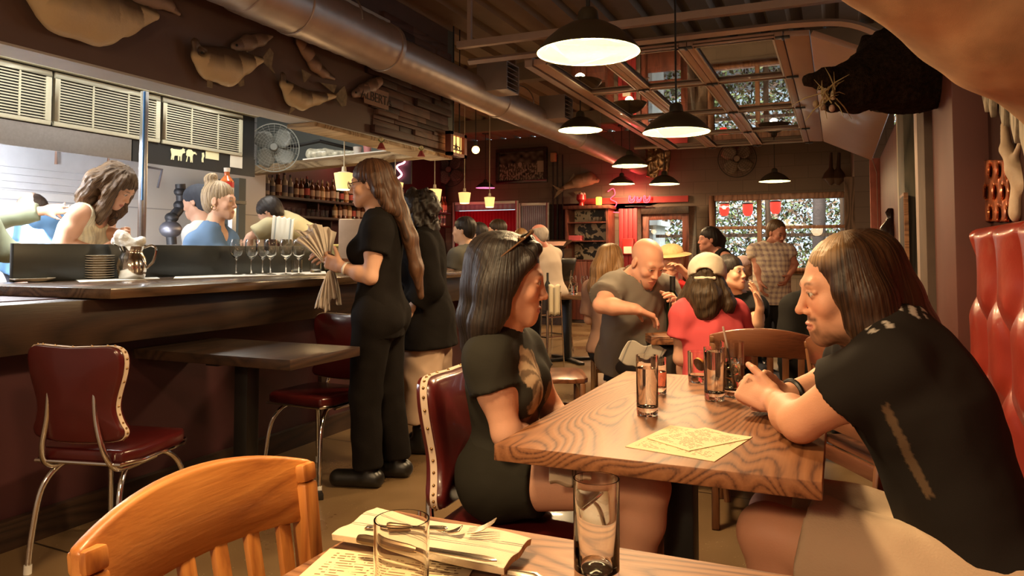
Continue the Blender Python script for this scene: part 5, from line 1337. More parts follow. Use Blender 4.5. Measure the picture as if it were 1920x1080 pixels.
# second table: glass, wine bottle, wine glass, dish
BT = c0 + u * .20 + v * .12
tumbler('water glass in front of the bald man', Vector((*zat((1239, 616), TZ).xy, TZ)), .155, .034, .11)
c = zat((1262, 622), TZ); t = thing('wine_bottle', 'dark wine bottle between the bald man and the woman in pink', 'bottle', c)
MB().lathe([(.001, 0), (.037, 0), (.037, .17), (.030, .21), (.014, .24), (.014, .30), (.016, .30), (.016, .315), (.001, .315)], c, 28).build('bottle_body', mat('dark_green_glass', (.006, .012, .004), .08), t)
MB().lathe([(.0155, .235), (.0165, .318), (.001, .318)], c, 20).build('foil', M_dark, t)
M_wine = glassmat('red_wine', (.35, .01, .02), 0, 1.34)
def wineglass(label, c, s=1.0, wine=False, name='wine_glass', group=None):
    t = thing(name, label, 'wine glass', c, group); c = Vector(c)
    MB().lathe([(a * s, b_ * s) for a, b_ in ((.001, 0), (.034, .001), (.034, .003), (.006, .008), (.0035, .02), (.0035, .085), (.012, .095), (.030, .115), (.038, .145), (.036, .185), (.031, .205), (.030, .205), (.035, .182), (.0365, .145), (.0285, .117), (.010, .098), (.001, .096))], c, 36).build('glass_body', M_tglass, t)
    if wine: MB().lathe([(a * s, b_ * s) for a, b_ in ((.001, .098), (.010, .100), (.0275, .118), (.0355, .142), (.001, .142))], c, 28).build('wine', M_wine, t)
    return t
wineglass('glass of red wine held by the bald man', zat((1262, 632), TZ) + Vector((.03, -.05, 0)), 1.05, True)
c = zat((1227, 612), TZ); tag(MB().lathe([(.001, 0), (.04, 0), (.062, .012), (.058, .014), (.038, .004), (.001, .004)], c + Vector((0, .08, .0)), 24).build('side_plate', M_white), 'small white dish behind the sheet of the bald man', 'plate')
tag(MB().box((c.x - .02, c.y - .09, TZ), (c.x + .12, c.y - .01, TZ + .012)).build('phone', M_dark, bevel=.004), 'dark phone lying at the corner of the bald man\'s table', 'phone')
tumbler('water glass on the table in front of the plaid-shirted man', Vector((-.17, 5.35, TZ)), .15, .036, .09)
c = Vector((-.25, 5.35, TZ)); tag(MB().lathe([(.001, 0), (.03, 0), (.032, .06), (.03, .06), (.028, .004), (.001, .004)], c + Vector((.01, .1, 0)), 16).build('votive_holder', emat('votive', (1, .5, .2), 1.0)), 'small lit votive left of the water glass by the plaid-shirted man', 'candle')
# wine bucket with towel and things on the back table
c = P(1032, 570, 7.6); c.z = .0
t = thing('wine_bucket', 'steel wine bucket on a stand with a cream towel, left of the back table', 'bucket', (c.x, c.y, 0)); zb = .62
MB().lathe([(.001, zb), (.085, zb), (.105, zb + .24), (.112, zb + .245), (.10, zb + .24), (.08, zb + .01), (.001, zb + .01)], (c.x, c.y, 0), 28).build('bucket_body', M_steel, t)
MB().tube([(c.x + .11 * math.cos(a), c.y + .11 * math.sin(a), zb + .18) for a in np.linspace(0, 2 * PI, 25)[:-1]], .006, 6, closed=True).build('ring', M_chrome, t)
for k in range(3): MB().tube([(c.x + .11 * math.cos(k * 2.1), c.y + .11 * math.sin(k * 2.1), zb + .18), (c.x + .15 * math.cos(k * 2.1), c.y + .15 * math.sin(k * 2.1), .0)], .006, 6).build('leg', M_chrome, t)
MB().lathe([(.001, zb + .1), (.03, zb + .1), (.03, zb + .26), (.012, zb + .3), (.012, zb + .38), (.001, zb + .38)], (c.x - .03, c.y, 0), 14).build('bottle', M_dark, t)
o = colgrid('bucket_towel', lambda u_, v_: (c.x + .03 + .11 * u_, c.y - .12 - .01 * math.sin(u_ * 12), zb + .26 - .30 * v_ + .01 * math.sin(u_ * 9)), 20, 12, lambda a, b_: (.72, .62, .45), M_cloth, solid=.012); tag(o, 'cream towel draped over the wine bucket', 'towel')
for i, (dx, lb) in enumerate(((.55, 'wine glass at the left on the back table'), (.68, 'wine glass at the right on the back table'))): wineglass(lb, (-3.22 + dx, 7.75, TZ), 1.0)
tumbler('tumbler with a pale drink on the back table beside the blonde diner', (-2.62, 7.65, TZ), .13, .035, .1, MATS['pale_drink'])
# ================================================================== COUNTER THINGS
CZ = ZT + .0005
sp = AZ(178, 524, ZT)
M_plate = mat('ivory_china', (.66, .58, .45), .25, var=.03, coat=.3)
for i in range(10):
    tag(MB().lathe([(.001, .002), (.05, .002), (.055, 0), (.06, .004), (.098, .011), (.100, .0125), (.097, .0135), (.058, .0065), (.001, .0055)], (sp.x, sp.y, CZ + .004 + i * .0135), 40).build('dinner_plate', M_plate), 'ivory plate in the stack on the counter', 'plate', 'stack of ivory plates on the counter')
p = AZ(247, 524, ZT)
t = thing('steel_pitcher', 'shiny bell-shaped steel water pitcher beside the plate stack', 'pitcher', (p.x, p.y, CZ)); p.z = CZ
M_pit = mat('polished_steel', (.62, .56, .48), .14, metal=1, bmp=.03, bscale=12)
MB().lathe([(.001, 0), (.062, 0), (.066, .006), (.078, .05), (.080, .08), (.070, .125), (.056, .15), (.056, .165), (.068, .19), (.066, .19), (.053, .165), (.053, .15), (.066, .12), (.076, .08), (.062, .01), (.001, .008)], p, 48).build('body', M_pit, t)
hd = Vector((.80, .60, 0)).normalized()
MB().tube(bez([p + hd * .062 + Vector((0, 0, .183)), p + hd * .10 + Vector((0, 0, .195)), p + hd * .125 + Vector((0, 0, .17)), p + hd * .11 + Vector((0, 0, .10)), p + hd * .076 + Vector((0, 0, .065))], 6), .008, 10).build('handle', M_pit, t)
MB().grid(lambda u_, v_: tuple(p - hd * (.05 + .045 * v_) + Vector((-hd.y, hd.x, 0)) * (u_ - .5) * .07 * (1 - .7 * v_) + Vector((0, 0, .178 + .02 * v_ + .04 * (u_ - .5) ** 2))), 10, 6).build('spout', M_pit, t, solid=.003)
pr = [cone(np.array(p) + np.array((0, 0, .17)), np.array(p) + np.array((-.05, -.03, .24)), .045, .04, .04), cone(np.array(p) + np.array((-.05, -.03, .24)), np.array(p) + np.array((-.12, -.02, .22)), .035, .02, .03), cone(np.array(p) + np.array((-.02, 0, .19)), np.array(p) + np.array((.03, .03, .215)), .04, .03, .03)]
o = blob('white_cloth', pr, .005, mat('white_cotton', (.75, .73, .66), .9, bmp=.3, bscale=150), disp=lambda q: .010 * snoise(q, 70, 3) + .004 * snoise(q, 160, 4)); tag(o, 'crumpled white cloth stuffed in the mouth of the steel pitcher', 'cloth')
def mat_on(label, c4_, z, m, th=.004): 
    v = [zat(q, z) for q in c4_]; mb = MB(); n = 4; mb.add(v + [q + Vector((0, 0, th)) for q in v], [(3, 2, 1, 0), (4, 5, 6, 7)] + [(i, (i + 1) % 4, (i + 1) % 4 + 4, i + 4) for i in range(4)]); return tag(mb.build('bar_mat', m), label, 'mat')
M_mat = mat('white_paper_mat', (.70, .68, .62), .8)
mat_on('white mat under the plate stack and pitcher', [(150, 530), (300, 523), (290, 518), (140, 524)], CZ, M_mat, .003)
mat_on('long white mat under the wine glasses', [(325, 523), (612, 514), (610, 509), (330, 517)], CZ, M_mat, .003)
for i, (q, rx, lb) in enumerate((((62, 529), .09, 'flat oval dish at the left end of the counter'), ((105, 526), .10, 'dark-bottomed oval tray left of the plate stack'))):
    c = AZ(*q, ZT); tag(MB().lathe([(.001, 0), (.7, 0), (1, .14), (.96, .15), (.68, .03), (.001, .03)], (0, 0, 0), 32, Matrix(((rx * .7, 0, 0), (0, rx * 1.3, 0), (0, 0, .11)))).build('oval_dish', M_plate), lb, 'dish').location = (c.x, c.y, CZ + .004)
for (px, dd, lb) in ((443, 0, 'wine glass at the left end of the row on the counter'), (471, .0, 'second wine glass from the left on the counter'), (507, 0, 'wine glass in the middle of the counter row'), (536, 0, 'fourth wine glass from the left, behind the left rocks glass'), (560, 0, 'wine glass at the right end of the counter row'), (497, .12, 'wine glass standing behind the middle one')):
    c = AZ(px, 516, ZT); c.x -= dd; c.y += dd * .9; c.z = CZ + .0035; wineglass(lb, c, 1.18, group='wine glasses on the counter')
for px, lb in ((556, 'left cut rocks glass on the counter'), (592, 'right cut rocks glass on the counter next to the napkins')):
    c = AZ(px, 512, ZT); c.z = CZ + .0035; tumbler(lb, c, .095, .042, 0, name='rocks_glass', group='rocks glasses on the counter', base=.02)
# ================================================================== BAR BACK
a1, a2 = AX(475, 362, -6.62), AX(700, 392, -6.62); SZ1 = a1.z; b1 = AX(600, 404, -6.62); SZ2 = b1.z
for nm, y0, y1, z, lb in (('bar_shelf', 7.1, 12.2, SZ1, 'upper bar shelf packed with bottles behind the cooks'), ('bar_shelf', 7.4, 12.2, SZ2 - .02, 'lower bar shelf with bottles and hanging glasses behind the cooks')):
    t = thing(nm, lb, 'shelf', (-6.8, y0, z), 'bar shelves'); MB().box((-6.945, y0, z - .035), (-6.60, y1, z)).build('board', M_dkwood, t, bevel=.003)
    for y in np.arange(y0 + .2, y1, 1.2): MB().box((-6.945, y, z - .16), (-6.75, y + .03, z - .036)).build('bracket', M_dkwood, t)
t = thing('back_bar', 'dark wooden back bar counter under the bottle shelves', 'counter', (-6.6, 9, 0)); MB().box((-6.94, 7.0, 1.02), (-6.35, 12.2, 1.06)).build('top', M_ctop, t); MB().box((-6.94, 7.0, 0), (-6.45, 12.2, 1.02)).build('body', M_dkwood, t)
def bottle_proto(kind, gcol, lcol, H, r):
    t = thing('liquor_bottle', 'x', 'bottle', (0, 0, 0), 'bottles on the bar shelves')
    m = mat('bottle_glass_%d' % kind, gcol, .1, var=.1, coat=.3)
    MB().lathe([(.001, 0), (r, .002), (r, H * .58), (r * .8, H * .66), (r * .33, H * .74), (r * .33, H * .95), (.001, H * .95)], (0, 0, 0), 12).build('glass_body', m, t)
    MB().lathe([(r * 1.02, H * .16), (r * 1.02, H * .46)], (0, 0, 0), 12).build('label_band', mat('bottle_label_%d' % kind, lcol, .6), t)
    MB().lathe([(r * .38, H * .88), (r * .38, H), (.001, H)], (0, 0, 0), 10).build('cap', mat('bottle_cap_%d' % kind, tuple(min(1, x * .6) for x in lcol), .4), t)
    return t
PB = [bottle_proto(0, (.10, .03, .01), (.45, .30, .20), .30, .042), bottle_proto(1, (.02, .015, .012), (.40, .07, .05), .31, .040), bottle_proto(2, (.25, .12, .04), (.6, .42, .25), .28, .045), bottle_proto(3, (.04, .05, .03), (.5, .45, .38), .33, .036), bottle_proto(4, (.35, .30, .25), (.08, .07, .1), .30, .040)]
BL_ = ['amber spirit bottle with a tan label among the bottles on the bar shelves', 'dark spirit bottle with a red label among the bottles on the bar shelves', 'golden spirit bottle with a cream label among the bottles on the bar shelves', 'slim green bottle with a pale label among the bottles on the bar shelves', 'clear spirit bottle with a dark label among the bottles on the bar shelves']
for b_, lb in zip(PB, BL_): b_['label'] = lb
g = random.Random(11); used_ = [0] * 5
def putb(x, y, z):
    k = g.randrange(5)
    if used_[k]: o_ = copy_tree(PB[k])
    else: o_ = PB[k]; used_[k] = 1
    o_.location = (x, y, z + .001); o_.rotation_euler = (0, 0, g.uniform(0, 6)); s_ = g.uniform(.85, 1.08); o_.scale = (s_, s_, s_)
for i in range(44): putb(-6.66 + g.uniform(-.008, .008), 7.25 + i * .112, SZ1)
for i in range(34): putb(-6.82, 7.6 + i * .135, SZ1)
for i in range(30): putb(-6.68, 8.8 + i * .112, SZ2 - .02)
gp = None
def small_glass(x, y, z, up=True):
    global gp
    if gp is None:
        gp = tag(MB().lathe([(.001, 0), (.03, 0), (.036, .10), (.034, .10), (.028, .006), (.001, .006)], (0, 0, 0), 12).build('bar_glass', M_gl), 'clear bar glass on the back bar among its row of twins', 'glass', 'clear glasses at the back bar'); o_ = gp
    else: o_ = copy_tree(gp)
    o_.location = (x, y, z); return o_
for i in range(26): small_glass(-6.5, 7.15 + i * .12, 1.0605)
for i in range(12): small_glass(-6.68, 7.5 + i * .10, SZ2 - .02 + .001)
hg = None
t = thing('glass_rack', 'brass rail with upside-down stemmed glasses behind the fair-haired cook', 'rack', (-6.5, 7.2, 1.5)); MB().tube([(-6.5, 6.95, 1.50), (-6.5, 8.6, 1.50)], .008, 6).tube([(-6.56, 6.95, 1.50), (-6.56, 8.6, 1.50)], .008, 6).tube([(-6.53, 6.97, 1.5), (-6.53, 6.97, SZ1 - .035)], .006, 6).tube([(-6.7, 8.6, 1.5), (-6.5, 8.6, 1.5)], .006, 6).build('rail', M_brass, t)
for i in range(9):
    if hg is None:
        hg = tag(MB().lathe([(.001, 0), (.035, -.001), (.004, -.01), (.004, -.09), (.035, -.13), (.036, -.19), (.034, -.19), (.033, -.13), (.001, -.10)], (0, 0, 0), 14).build('hanging_glass', M_gl), 'stemmed glass hanging upside down from the brass rail', 'wine glass', 'upside-down glasses on the brass rail'); o_ = hg
    else: o_ = copy_tree(hg)
    o_.location = (-6.53, 7.05 + i * .17, 1.513)
# till terminal beside the waitress
c = P(667, 455, 5.6); t = thing('till_screen', 'back of a tan till screen with a curled cable left of the waitress\'s shoulder', 'till', (c.x, c.y, ZT))
MB().cbox((c.x, c.y, ZT + .23), (.26, .02, .36), Matrix.Rotation(YAW, 3, 'Z')).build('screen', mat('tan_plastic', (.36, .25, .17), .5), t, bevel=.008); MB().cbox((c.x, c.y + .03, ZT + .03), (.2, .2, .05), Matrix.Rotation(YAW, 3, 'Z')).build('foot', M_dark, t, bevel=.01)
MB().tube(bez([c + Vector((-.1, 0, .05)), c + Vector((-.09, 0, .16)), c + Vector((0, 0, .07)), c + Vector((.06, .0, .1))], 6), .006, 6).build('cable', M_white, t)
c = P(620, 455, 6.2); t = thing('plastic_caddy', 'olive plastic bin behind the napkins near the till', 'bin', (c.x, c.y, ZT)); MB().cbox((c.x, c.y, ZT + .11), (.30, .2, .2), Matrix.Rotation(YAW, 3, 'Z')).build('bin_body', mat('olive_plastic', (.2, .17, .06), .5), t, bevel=.02); MB().cbox((c.x, c.y, ZT + .215), (.32, .22, .02), Matrix.Rotation(YAW, 3, 'Z')).build('rim', mat('yellow_rim', (.45, .38, .12), .5), t, bevel=.006)
# neon guitar-like sign near the bar lamps and bottle-shaped ornament
c = P(748, 312, 8.8); t = thing('neon_sign', 'small pink and white neon sign behind the waitress\'s head', 'neon sign', c)
MB().tube(bez([c + Vector(v_) for v_ in ((0, 0, .14), (.08, 0, .05), (-.03, 0, 0), (.04, 0, -.1), (-.06, 0, -.16))], 5), .010, 6).build('neon_tube', emat('pink_neon', (1, .25, .35), 6), t); MB().cbox(c + Vector((0, .04, 0)), (.3, .02, .42)).build('backing', M_dark, t); MB().tube([c + Vector((0, .05, .2)), (c.x, c.y + .05, ZC)], .006, 6).build('hanger', M_dark, t)
c = AZ(801, 507, ZT) + Vector((-.03, 0, .2015)); tag(MB().lathe([(.001, -.2), (.05, -.2), (.05, .02), (.03, .1), (.045, .16), (.001, .17)], c, 14).build('carved_figure', mat('carved_wood', (.30, .17, .11), .6, bmp=.5)), 'small carved figure standing at the bar left of the guest in grey', 'figurine')
# ================================================================== PEOPLE
UP = np.array([0, 0, 1.0])
def A(v): return np.array(v, float)
def fr(f, up=UP):
    f = unit(f); r = unit(np.cross(f, up)); u = np.cross(r, f); return np.stack([r, f, u], 1)
def dirang(deg, pitch=0):
    a, p = R(deg), R(pitch); return A((math.cos(a) * math.cos(p), math.sin(a) * math.cos(p), math.sin(p)))
def Q(px, py, d): return A(P(px, py, d))
def skel(neck, yaw, pose='sit', s=1.0, lean=0, side=0, tl=.53, w=1.0, turn=None, **over):
    f = dirang(yaw); r = np.cross(f, UP)
    T = unit(UP * math.cos(R(lean)) + f * math.sin(R(lean)) + r * math.sin(R(side)))
    J = dict(neck=A(neck), f=f, r=r, T=T, fT=unit(np.cross(T, r)), s=s, w=w, pose=pose)
    n = J['neck']
    J['shR'] = n - T * .05 * s + r * .175 * s * w; J['shL'] = n - T * .05 * s - r * .175 * s * w
    J['pelvis'] = n - T * tl * s
    for k, v in over.items():
        if k in ('pelvis', 'shR', 'shL'): J[k] = A(v)
    p = J['pelvis']; T = unit(n - p); J['T'] = T; J['fT'] = unit(np.cross(T, r))
    J['chest'] = n - (n - p) * .33; J['waist'] = n - (n - p) * .70
    for sd, sg in (('R', 1), ('L', -1)):
        hp = p + r * .085 * sg * s * w - UP * .03 * s
        J['hp' + sd] = hp
        if pose == 'sit':
            J['kn' + sd] = hp + f * .42 * s + r * .06 * sg - UP * .02
            J['an' + sd] = J['kn' + sd] * A((1, 1, 0)) + UP * .09 - f * .03
            J['el' + sd] = J['sh' + sd] - UP * .27 * s + r * .05 * sg + f * .05
            J['wr' + sd] = J['el' + sd] + f * .22 * s - UP * .04 - r * .06 * sg
        else:
            L = max(.5, hp[2] - .09)
            J['kn' + sd] = hp - UP * L * .5 + f * .03 + r * .01 * sg; J['an' + sd] = hp - UP * L + r * .015 * sg
            J['el' + sd] = J['sh' + sd] - UP * .28 * s + r * .04 * sg - f * .03
            J['wr' + sd] = J['el' + sd] - UP * .24 * s + f * .08
    for k, v in over.items():
        if k in J and k not in ('f', 'r'): J[k] = A(v)
    J['over'] = over
    return J
def torso_prims(J, sex='f', fat=0, bust=.0):
    s, w, r, fT, T = J['s'], J['w'], J['r'], J['fT'], J['T']
    n, c, wa, p = J['neck'], J['chest'], J['waist'], J['pelvis']
    sx = (J['shR'] - J['shL']); sx = unit(sx)
    o = []
    ww = .128 if sex == 'f' else .145
    o.append(cone(p, wa, .158 * s * w + fat * .6, (ww + fat) * s * w, .05, fT, 1.42 - fat * 3, tag='torso'))
    o.append(cone(wa, c, (ww + fat) * s * w, (.148 if sex == 'f' else .165) * s * w + fat * .5, .05, fT, 1.45 - fat * 2, tag='torso'))
    o.append(cone(c, n - T * .075 * s, (.148 if sex == 'f' else .165) * s * w, .12 * s * w, .05, fT, 1.5, tag='torso'))
    for sd in ('R', 'L'):
        o.append(cone(n - T * .075 * s, J['sh' + sd] - T * .01, .07 * s, .058 * s, .04, tag='torso'))
        o.append(cone(n - T * .005 + T * .02, J['sh' + sd] + T * .0, .04 * s, .042 * s, .05, tag='torso'))
        sg = 1 if sd == 'R' else -1
        o.append(ell(p - fT * .05 * s + r * .07 * sg * s - T * .03, (.09 * s * w, .09 * s, .10 * s), J_M(J), .05, tag='torso'))
        if sex == 'f': o.append(ell(c + fT * .085 * s + r * .075 * sg * s - T * .02, (.062 * s, .055 * s + bust, .06 * s), J_M(J), .035, tag='torso'))
        else: o.append(ell(c + fT * .06 * s + r * .07 * sg * s, (.08 * s, .05 * s, .06 * s), J_M(J), .04, tag='torso'))
    if fat: o.append(ell(wa + fT * (.03 + fat), (.13 * s, .10 * s + fat, .13 * s), J_M(J), .05, tag='torso'))
    return o
def J_M(J): return np.stack([J['r'], J['fT'], J['T']], 1)
def arm_prims(J, sd, k=1.0):
    s = J['s'] * k; sh, el, wr = J['sh' + sd], J['el' + sd], J['wr' + sd]
    m = el + (wr - el) * .35
    return [cone(sh, sh + (el - sh) * .45, .052 * s, .050 * s, .03), cone(sh + (el - sh) * .45, el, .049 * s, .037 * s, .02),
            cone(el, m, .039 * s, .041 * s, .02), cone(m, wr, .041 * s, .026 * s, .02)]
def leg_prims(J, sd, k=1.0):
    s = J['s'] * k; hp, kn, an = J['hp' + sd], J['kn' + sd], J['an' + sd]
    m = kn + (an - kn) * .3; f = J['f']; t = an + f * .15 * s - UP * (an[2] - .035)*0
    t = np.array([t[0], t[1], max(.035, an[2] - .055)])
    hl = an - f * .03; hl = np.array([hl[0], hl[1], max(.04, an[2] - .05)])
    return [cone(hp, kn, .088 * s, .056 * s, .05), cone(kn, m, .054 * s, .057 * s, .02), cone(m - f * .01, an, .056 * s, .036 * s, .02),
            cone(hl, t, .036 * s, .032 * s, .02)]
def hand_prims(wr, d, n, side, curl=.35, spread=.12, curls=None, k=1.0, thumb=None):
    """d: wrist to knuckles, n: direction the palm faces, side: towards the thumb"""
    d = unit(d); n = unit(n - d * (n @ d)); side = unit(np.cross(d, n)) * (1 if np.cross(d, n) @ side > 0 else -1)
    M = np.stack([side, d, n], 1); o = [rbox(wr + d * .052 * k, (.038 * k, .046 * k, .0135 * k), .012 * k, M, .014), cone(wr - d * .01, wr + d * .03 * k, .025 * k, .022 * k, .02, n, 1.4)]
    lens = (.070, .078, .073, .058)
    for i in range(4):
        b = wr + d * (.094 - .006 * abs(i - 1)) * k + side * (.028 - .0185 * i) * k
        dd = unit(d + side * spread * (1.5 - i) * .5); c = (curls[i] if curls else curl)
        L = lens[i] * k; p0 = b; rr = (.0088, .0088, .0084, .0075)[i] * k
        for j, fr_ in enumerate((.45, .30, .25)):
            ang = c * (1.1, 1.3, .9)[j]
            dd = unit(dd * math.cos(ang) + n * math.sin(ang)); 
            n_ = n; p1 = p0 + dd * L * fr_; o.append(cone(p0, p1, rr * (1 - .06 * j), rr * (.92 - .06 * j), .003)); p0 = p1
            # palm normal turns with the finger
            nn = unit(n - dd * (n @ dd)) if abs(n @ dd) < .98 else -d
            if ang > .01: n = nn
        n = M[:, 2]
    tb = wr + d * .022 * k + side * .026 * k; td = unit(thumb) if thumb is not None else unit(d * .62 + side * .62 + n * .35)
    t1 = tb + td * .038 * k; td2 = unit(td + d * .35 + n * .15); t2 = t1 + td2 * .029 * k; t3 = t2 + unit(td2 + d * .2 + n * .2) * .021 * k
    o += [cone(tb, t1, .0140 * k, .0112 * k, .012), cone(t1, t2, .0105 * k, .0095 * k, .003), cone(t2, t3, .0095 * k, .0075 * k, .003)]
    return o
def head_prims(c, M, hs=1.0, sex='f', neckb=None, nose=1.0, jaw=1.0):
    L = lambda x, y, z: c + M @ (A((x, y, z)) * hs)
    def E(x, y, z, rx, ry, rz, k, op='u'): return ell(L(x, y, z), (rx * hs, ry * hs, rz * hs), M, k * hs, op)
    o = [E(0, -.020, .034, .073, .094, .082, .0), E(0, .026, -.028, .056, .055, .078, .035)]
    jw = .050 * jaw
    for sg in (1, -1):
        o += [cone(L(sg * jw, -.004, -.056), L(sg * .014, .058, -.102), .017 * hs, .011 * hs, .03 * hs)]
        o += [E(sg * .037, .056, -.028, .021, .02, .022, .02)]
    o += [E(0, .063, -.100, .018 * jaw, .016, .015, .020), E(0, .064, -.072, .033, .022, .030, .02)]
    o += [cone(L(-.034, .070, .019), L(.034, .070, .019), .013 * hs, .013 * hs, .018 * hs)]
    for sg in (1, -1): o += [E(sg * .031, .092, .000, .017, .013, .011, .012, 's')]
    for sg in (1, -1): o += [E(sg * .0305, .0705, .000, .0135, .0135, .0125, .002)]
    for sg in (1, -1): o += [cone(L(sg * .018, .0805, .0058), L(sg * .044, .0725, .0045), .0046 * hs, .0046 * hs, .003 * hs)]
    nl = .0985 + .008 * (nose - 1) * 3
    o += [cone(L(0, .078, .012), L(0, nl - .005, -.028), .0075 * hs, .0095 * hs, .010 * hs), E(0, nl - .001, -.035, .0098, .010, .0085, .008)]
    for sg in (1, -1): o += [E(sg * .0118, .087, -.039, .0068, .009, .0066, .006)]
    o += [E(0, .0835, -.0655, .0225, .0085, .0048, .003), E(0, .0820, -.0760, .0195, .0085, .0055, .003), E(0, .096, -.0706, .024, .010, .0014, .002, 's')]
    for sg in (1, -1):
        o += [E(sg * .075, -.012, -.008, .008, .018, .030, .006), E(sg * .083, -.008, -.004, .004, .010, .018, .003, 's')]
    if neckb is not None:
        nr = (.048 if sex == 'f' else .060) * hs
        o += [cone(neckb - UP * .01, L(0, -.022, -.075), nr * 1.12, nr, .03), cone(neckb + M[:, 1] * .02, L(0, .0, -.080), nr * .7, nr * .45, .03)]
    return o
def skin_color(heads, base, lips=(.42, .13, .10), brow=(.04, .025, .015), iris=(.08, .05, .03), beard=0, bcol=(.05, .03, .02), blush=.12):
    c, M, hs = heads
    base = A(base)
    def fn(p):
        col = np.tile(base, (len(p), 1)) * (1 + .07 * snoise(p, 35, 3)[:, None])
        q = (p - c) @ M / hs; x, y, z = q[:, 0], q[:, 1], q[:, 2]; ax = np.abs(x)
        hm = (np.linalg.norm(q, axis=1) < .15)
        def mix(m, cc, a=1.0): 
            col[m] = col[m] * (1 - a) + A(cc) * a
        b = np.exp(-(((ax - .04) / .018) ** 2 + ((z + .03) / .02) ** 2)) * (y > .03) * hm
        col[:] = col * (1 - b[:, None] * blush) + A((base[0] * 1.05, base[1] * .6, base[2] * .55)) * b[:, None] * blush
        tip = np.exp(-((x / .012) ** 2 + ((z + .036) / .012) ** 2)) * (y > .09) * hm * .25
        col[:] = col * (1 - tip[:, None]) + A((base[0], base[1] * .6, base[2] * .5)) * tip[:, None]
        if beard:
            ss = lambda v, e0, e1: np.clip((v - e0) / (e1 - e0), 0, 1)
            jit = .5 + .5 * np.clip(snoise(p, 260, 9), -1, 1); edge = .006 * snoise(p, 110, 12)
            low = ss(-z + edge, .050, .072) * ss(y, -.03, .0) * hm
            lipm = 1 - ss(((x / .026) ** 2 + ((z + .071) / .012) ** 2), .8, 1.3) * 1.0
            dens = .35 + .65 * np.maximum(ss(-z, .080, .095), ss(.036 - ax, 0, .008) * ss(y, .05, .07))
            a = low * dens * beard * (.55 + .45 * jit) * (1 - lipm)
            mo = np.exp(-((z + .056) / .006) ** 2) * ss(.036 - ax, 0, .008) * ss(y, .06, .07) * hm; a = np.maximum(a, mo * min(1, beard * 1.6) * (.6 + .4 * jit))
            col[:] = col * (1 - a[:, None]) + A(bcol) * a[:, None]
        mix(hm & (((x / .0235) ** 2 + ((z + .0705) / .0105) ** 2) < 1) & (y > .082), lips, .85)
        bw = np.exp(-((z - (.021 + .004 * np.sin((ax - .015) * 90))) / .0036) ** 2) * np.clip((ax - .011) / .006, 0, 1) * np.clip((.050 - ax) / .010, 0, 1) * (y > .05) * hm * .85; col[:] = col * (1 - bw[:, None]) + A(brow) * bw[:, None]
        eye = hm & (((ax - .0305) / .0120) ** 2 + ((z - .0005) / .0048) ** 2 < 1) & (y > .070)
        mix(hm & (((ax - .0305) / .0150) ** 2 + ((z - .0012) / .0064) ** 2 < 1) & (y > .062) & ~eye, brow, .55)
        mix(eye, (.50, .45, .40)); ir = eye & (((ax - .0305) ** 2 + (z - .0005) ** 2) < .0056 ** 2); mix(ir, iris)
        mix(eye & (((ax - .0305) ** 2 + (z - .0005) ** 2) < .0028 ** 2), (.01, .01, .01))
        return col
    return fn
M_skin = attrmat('skin', .52, .12, 260, sss=.0, spec=.35)
def strand(c, M, amp=.004, N=34, seed=1):
    g = np.random.default_rng(seed); ph = g.uniform(0, 6, 4)
    def fn(p):
        q = (p - c) @ M; az = np.arctan2(q[:, 0], q[:, 1] + .02)
        w = np.sin(az * N + 2.2 * np.sin(q[:, 2] * 16 + ph[0]) + ph[1]) * .5 + np.sin(az * (N * 2 + 5) + 3 * np.sin(q[:, 2] * 23 + ph[2]) + ph[3]) * .35
        return amp * (w - .2)
    return fn
def hairmat(name, c1, c2, rough=.46, st=(26, 26, 5), spec=.3, c3=None):
    if name in MATS: return MATS[name]
    m, nt, b = newmat(name); at_ = node(nt, 'ShaderNodeAttribute', attribute_name='Strand'); mp_ = node(nt, 'ShaderNodeMapping'); mp_.inputs['Scale'].default_value = st; nt.links.new(at_.outputs['Vector'], mp_.inputs[0]); v = mp_.outputs[0]
    n = node(nt, 'ShaderNodeTexNoise', Scale=1.0, Detail=3.5); nt.links.new(v, n.inputs['Vector'])
    r = ramp(nt, n.outputs[0], [(.35, c1), (.68, c2)]); nt.links.new(r.outputs[0], b.inputs['Base Color'])
    b.inputs['Roughness'].default_value = rough; b.inputs['Specular IOR Level'].default_value = spec
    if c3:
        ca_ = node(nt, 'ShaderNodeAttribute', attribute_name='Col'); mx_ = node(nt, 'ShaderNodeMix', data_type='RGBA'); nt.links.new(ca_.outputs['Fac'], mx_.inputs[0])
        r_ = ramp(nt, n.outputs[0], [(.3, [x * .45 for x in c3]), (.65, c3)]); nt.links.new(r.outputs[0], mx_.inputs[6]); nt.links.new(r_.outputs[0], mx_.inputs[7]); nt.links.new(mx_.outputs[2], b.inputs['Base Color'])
    bump(nt, b, n.outputs[0], .7, .003); MATS[name] = m; return m
